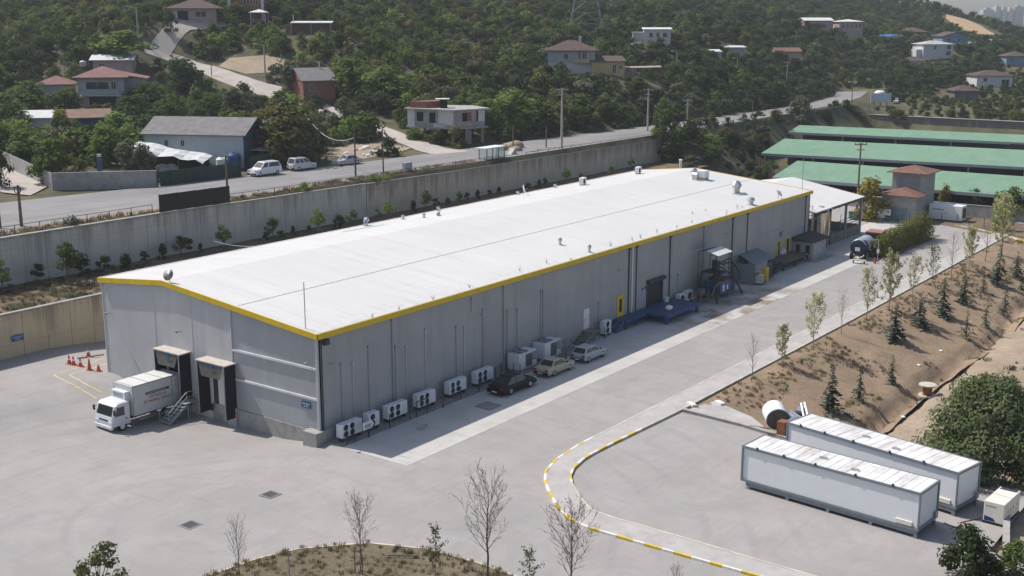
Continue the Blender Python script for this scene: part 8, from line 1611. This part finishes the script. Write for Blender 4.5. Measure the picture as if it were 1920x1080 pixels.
ok &= away([hp(480, 124)[:2], hp(450, 122)[:2], hp(515, 128)[:2]], 5.0) & away([hp(a, b)[:2] for a, b in ((1800, 38), (1816, 50), (1832, 60), (1850, 72), (1880, 76))], 17)
short = np.ones(len(pts))
for o in [o for o in S.objects if o.parent is None and o.get('category') in ('house', 'shed', 'workshop', 'shelter', 'billboard', 'lean-to', 'gazebo')]:
    if o.location.y < 48 and o.location.x < 240: continue
    w_ = max((abs(v[0]) for c in o.children for v in c.bound_box), default=4); l = np.array(o.location); dx = pts[:, 0] - l[0]; dy = pts[:, 1] - l[1]; r_ = dx * RGT[0] + dy * RGT[1]; f_ = dx * FWD[0] + dy * FWD[1]
    ok &= ~((np.abs(r_) < w_ + 1.6) & (f_ > -3.2) & (f_ < 10.5)); front = (np.abs(r_) < w_ + 2) & (f_ > -9) & (f_ <= -3.2); short = np.where(front, np.minimum(short, .8), short)
for c in ((372, 312, 11), (560, 312, 9), (650, 305, 8), (330, 322, 10), (440, 320, 8)):
    q = hp(c[0], c[1]); ok &= np.hypot(pts[:, 0] - q[0], pts[:, 1] - q[1]) > c[2]
hs = hp(1652, 200); ok &= np.hypot(pts[:, 0] - hs[0], pts[:, 1] - hs[1]) > 7
dens = vnoise(pts[:, 0], pts[:, 1], 34, 21); D_ = pts[:, 2]; sel = []
cell = {}
for i in np.where(ok)[0]:
    x, y, d = pts[i]; sp_ = (2.5 if d < 330 else 2.5 + (d - 330) / 190) * (1.0 + .8 * max(0, dens[i] - .8) / .2 * (d < 260)); c = (int(x // 3.5), int(y // 3.5)); good = True
    for a in (-1, 0, 1):
        for b in (-1, 0, 1):
            for (u, v) in cell.get((c[0] + a, c[1] + b), ()):
                if (u - x) ** 2 + (v - y) ** 2 < sp_ * sp_: good = False; break
            if not good: break
        if not good: break
    if good: cell.setdefault(c, []).append((x, y)); sel.append(i)
sel = np.array(sel); P3 = pts[sel]; Z3 = terrain(P3[:, 0], P3[:, 1]); sh = short[sel]
kn = vnoise(P3[:, 0], P3[:, 1], 26, 5); kr = rsp.rand(len(sel)); right_shade = np.clip(((P3[:, 0] - CAM[0]) * RGT[0] + (P3[:, 1] - CAM[1]) * RGT[1]) / P3[:, 2] + .1, 0, .5)  # shade on the right hillside put into leaf colour: darker bush kinds there
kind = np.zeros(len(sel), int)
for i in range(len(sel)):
    v = kr[i] * .65 + kn[i] * .35; v -= right_shade[i] * .75
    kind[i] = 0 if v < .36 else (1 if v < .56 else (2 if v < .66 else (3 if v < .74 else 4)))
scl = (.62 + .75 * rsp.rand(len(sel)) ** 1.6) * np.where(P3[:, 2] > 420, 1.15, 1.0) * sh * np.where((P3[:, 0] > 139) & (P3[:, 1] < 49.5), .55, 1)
order = np.argsort(P3[:, 2] / np.maximum(scl, .3)); NEAR = set(order[:300].tolist())
LB = {0: ('dark green wild bush in the near scrub above the public road', 'dark bushes in the near scrub'), 1: ('mid green wild bush in the near scrub above the public road', 'mid green bushes in the near scrub'), 2: ('grey-olive wild bush in the near scrub above the public road', 'olive bushes in the near scrub'), 3: ('brownish ochre wild bush in the near scrub above the public road', 'ochre bushes in the near scrub'), 4: ('bright light green wild bush in the near scrub above the public road', 'light green bushes in the near scrub')}
PB = [[Proto('wild_bush', 'bush', 3.4, [('wild_bush', SCR[2 * k + i][1])]) for i in range(2)] for k in range(5)]
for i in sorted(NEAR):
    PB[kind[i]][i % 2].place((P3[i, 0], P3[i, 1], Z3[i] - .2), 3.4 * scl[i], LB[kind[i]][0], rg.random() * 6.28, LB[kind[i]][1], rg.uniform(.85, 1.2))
def scatter(name, P, rot, scale, idx, meshes):
    """one stuff object: plants set on its points by geometry nodes"""
    pc = bpy.data.collections.new(name + '_plants')
    for i, me in enumerate(meshes): pc.objects.link(bpy.data.objects.new(f'{name}_plant_{chr(97 + i)}', me))
    me = bpy.data.meshes.new(name); me.vertices.add(len(P)); me.vertices.foreach_set('co', np.ascontiguousarray(P, np.float32).ravel())
    for nm, ty, ar in (('turn', 'FLOAT', rot), ('size', 'FLOAT', scale), ('kind', 'INT', idx)): at_ = me.attributes.new(nm, ty, 'POINT'); at_.data.foreach_set('value', np.ascontiguousarray(ar, np.int32 if ty == 'INT' else np.float32))
    o = bpy.data.objects.new(name, me); COL.objects.link(o); o['kind'] = 'stuff'
    ng = bpy.data.node_groups.new(name, 'GeometryNodeTree'); ng.interface.new_socket('Geometry', in_out='INPUT', socket_type='NodeSocketGeometry'); ng.interface.new_socket('Geometry', in_out='OUTPUT', socket_type='NodeSocketGeometry')
    N = ng.nodes.new; gi = N('NodeGroupInput'); go = N('NodeGroupOutput'); ip = N('GeometryNodeInstanceOnPoints'); ci = N('GeometryNodeCollectionInfo'); ci.inputs['Collection'].default_value = pc; ci.inputs['Separate Children'].default_value = True; ci.inputs['Reset Children'].default_value = True
    def att(nm, ty): a = N('GeometryNodeInputNamedAttribute'); a.data_type = ty; a.inputs['Name'].default_value = nm; return [s_ for s_ in a.outputs if s_.enabled and s_.name == 'Attribute'][0]
    cx_ = N('ShaderNodeCombineXYZ'); L_ = ng.links.new; L_(att('turn', 'FLOAT'), cx_.inputs[2]); L_(gi.outputs[0], ip.inputs['Points']); L_(ci.outputs[0], ip.inputs['Instance']); ip.inputs['Pick Instance'].default_value = True
    L_(att('kind', 'INT'), ip.inputs['Instance Index']); L_(cx_.outputs[0], ip.inputs['Rotation']); L_(att('size', 'FLOAT'), ip.inputs['Scale']); L_(ip.outputs[0], go.inputs[0])
    md = o.modifiers.new('scatter', 'NODES'); md.node_group = ng; return o
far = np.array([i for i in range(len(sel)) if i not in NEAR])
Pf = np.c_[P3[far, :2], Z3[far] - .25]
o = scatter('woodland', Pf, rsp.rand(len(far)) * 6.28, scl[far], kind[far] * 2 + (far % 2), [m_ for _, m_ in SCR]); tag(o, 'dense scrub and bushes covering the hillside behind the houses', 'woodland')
print('BUSHES', len(sel))
# --- dry grass tufts on the bank, the verge, the strip and the island
def tuft_mesh(seed, h, n):
    rs = np.random.RandomState(seed); V = []
    for _ in range(n):
        a = rs.rand() * 6.28; q = np.array((rs.normal() * .18, rs.normal() * .18, 0)); t_ = q + np.array((math.cos(a) * .25 * h, math.sin(a) * .25 * h, h * rs.uniform(.5, 1))); s_ = np.array((-math.sin(a), math.cos(a), 0)) * .035; V += [q - s_, q + s_, t_ + s_ * .3, t_ - s_ * .3]
    return np.array(V)
def tufts(name, label, P, sc, mats):
    ms = [arrmesh('tuft', tuft_mesh(300 + i, .5, 26), np.arange(104).reshape(-1, 4), mt) for i, mt in enumerate(mats)]; n = len(P)
    tag(scatter(name, P, rsp.rand(n) * 6.28, sc, rsp.randint(0, len(ms), n), ms), label, 'grass')
n = 3600; X = rsp.uniform(24, 140, n); Y = rsp.uniform(-31, -19, n); k_ = vnoise(X, Y, 3.5, 8) + .3 * vnoise(X, Y, 11, 4) > .62; X, Y = X[k_], Y[k_]; tufts('dry_grass', 'dry brown grass tufts over the planted bank', np.c_[X, Y, slope(X, Y) - .03], .25 + .45 * rsp.rand(len(X)), [L_DRY, L_DRY, L_OLIVE])
n = 900; X = rsp.uniform(24, 120, n); Y = rsp.uniform(-75, -32, n); k_ = vnoise(X, Y, 5, 18) > .55; X, Y = X[k_], Y[k_]; tufts('dirt_weeds', 'sparse weeds on the pale dirt below the bank', np.c_[X, Y, slope(X, Y) - .1], .4 + .8 * rsp.rand(len(X)), [L_DRY, L_OLIVE])
n = 900; X = rsp.uniform(-14, 136, n); Y = rsp.uniform(48.7, 50.6, n); tufts('verge_grass', 'dry grass on the narrow verge along the public road', np.c_[X, Y, 9.62 + .36 * sstep((Y - 48.4) / 2.6) - .45 * sstep((X - 60) / 75)], .5 + .8 * rsp.rand(n), [L_DRY, L_DRY, L_OLIVE])
n = 1100; A_ = rsp.rand(n); B_ = rsp.rand(n); ii = (A_ * (len(isl) - 1)).astype(int); q = isl[ii] + (np.array(far_isl := [(p[0] - 16, p[1] - 7) for p in isl])[ii] - isl[ii]) * (B_ * .6)[:, None]; tufts('island_grass', 'withered grass on the foreground island', np.c_[q, np.full(n, .12)], .25 + .4 * rsp.rand(n), [L_DRY, L_OLIVE, L_DRY])
n = 500; X = rsp.uniform(-14, 20, n); Y = rsp.uniform(37.6, 47.6, n); tufts('strip_grass', 'dry grass on the strip between the two retaining walls', np.c_[X, Y, np.full(n, 5.05)], .4 + .5 * rsp.rand(n), [L_DRY, L_OLIVE])
# ------------------------------------------------------------------ air
m = MB(); m.box((-420, -1000, -6.5), (2700, 2700, 150)); o = m.build('haze', []); o['kind'] = 'stuff'
hm = bpy.data.materials.new('haze'); hm.use_nodes = True; ht = hm.node_tree; ht.nodes.clear(); ho = ht.nodes.new('ShaderNodeOutputMaterial'); hv = ht.nodes.new('ShaderNodeVolumePrincipled'); hv.inputs['Color'].default_value = (.88, .92, .97, 1); hv.inputs['Density'].default_value = .0002; hv.inputs['Anisotropy'].default_value = .2; ht.links.new(hv.outputs[0], ho.inputs['Volume']); o.data.materials.append(hm)
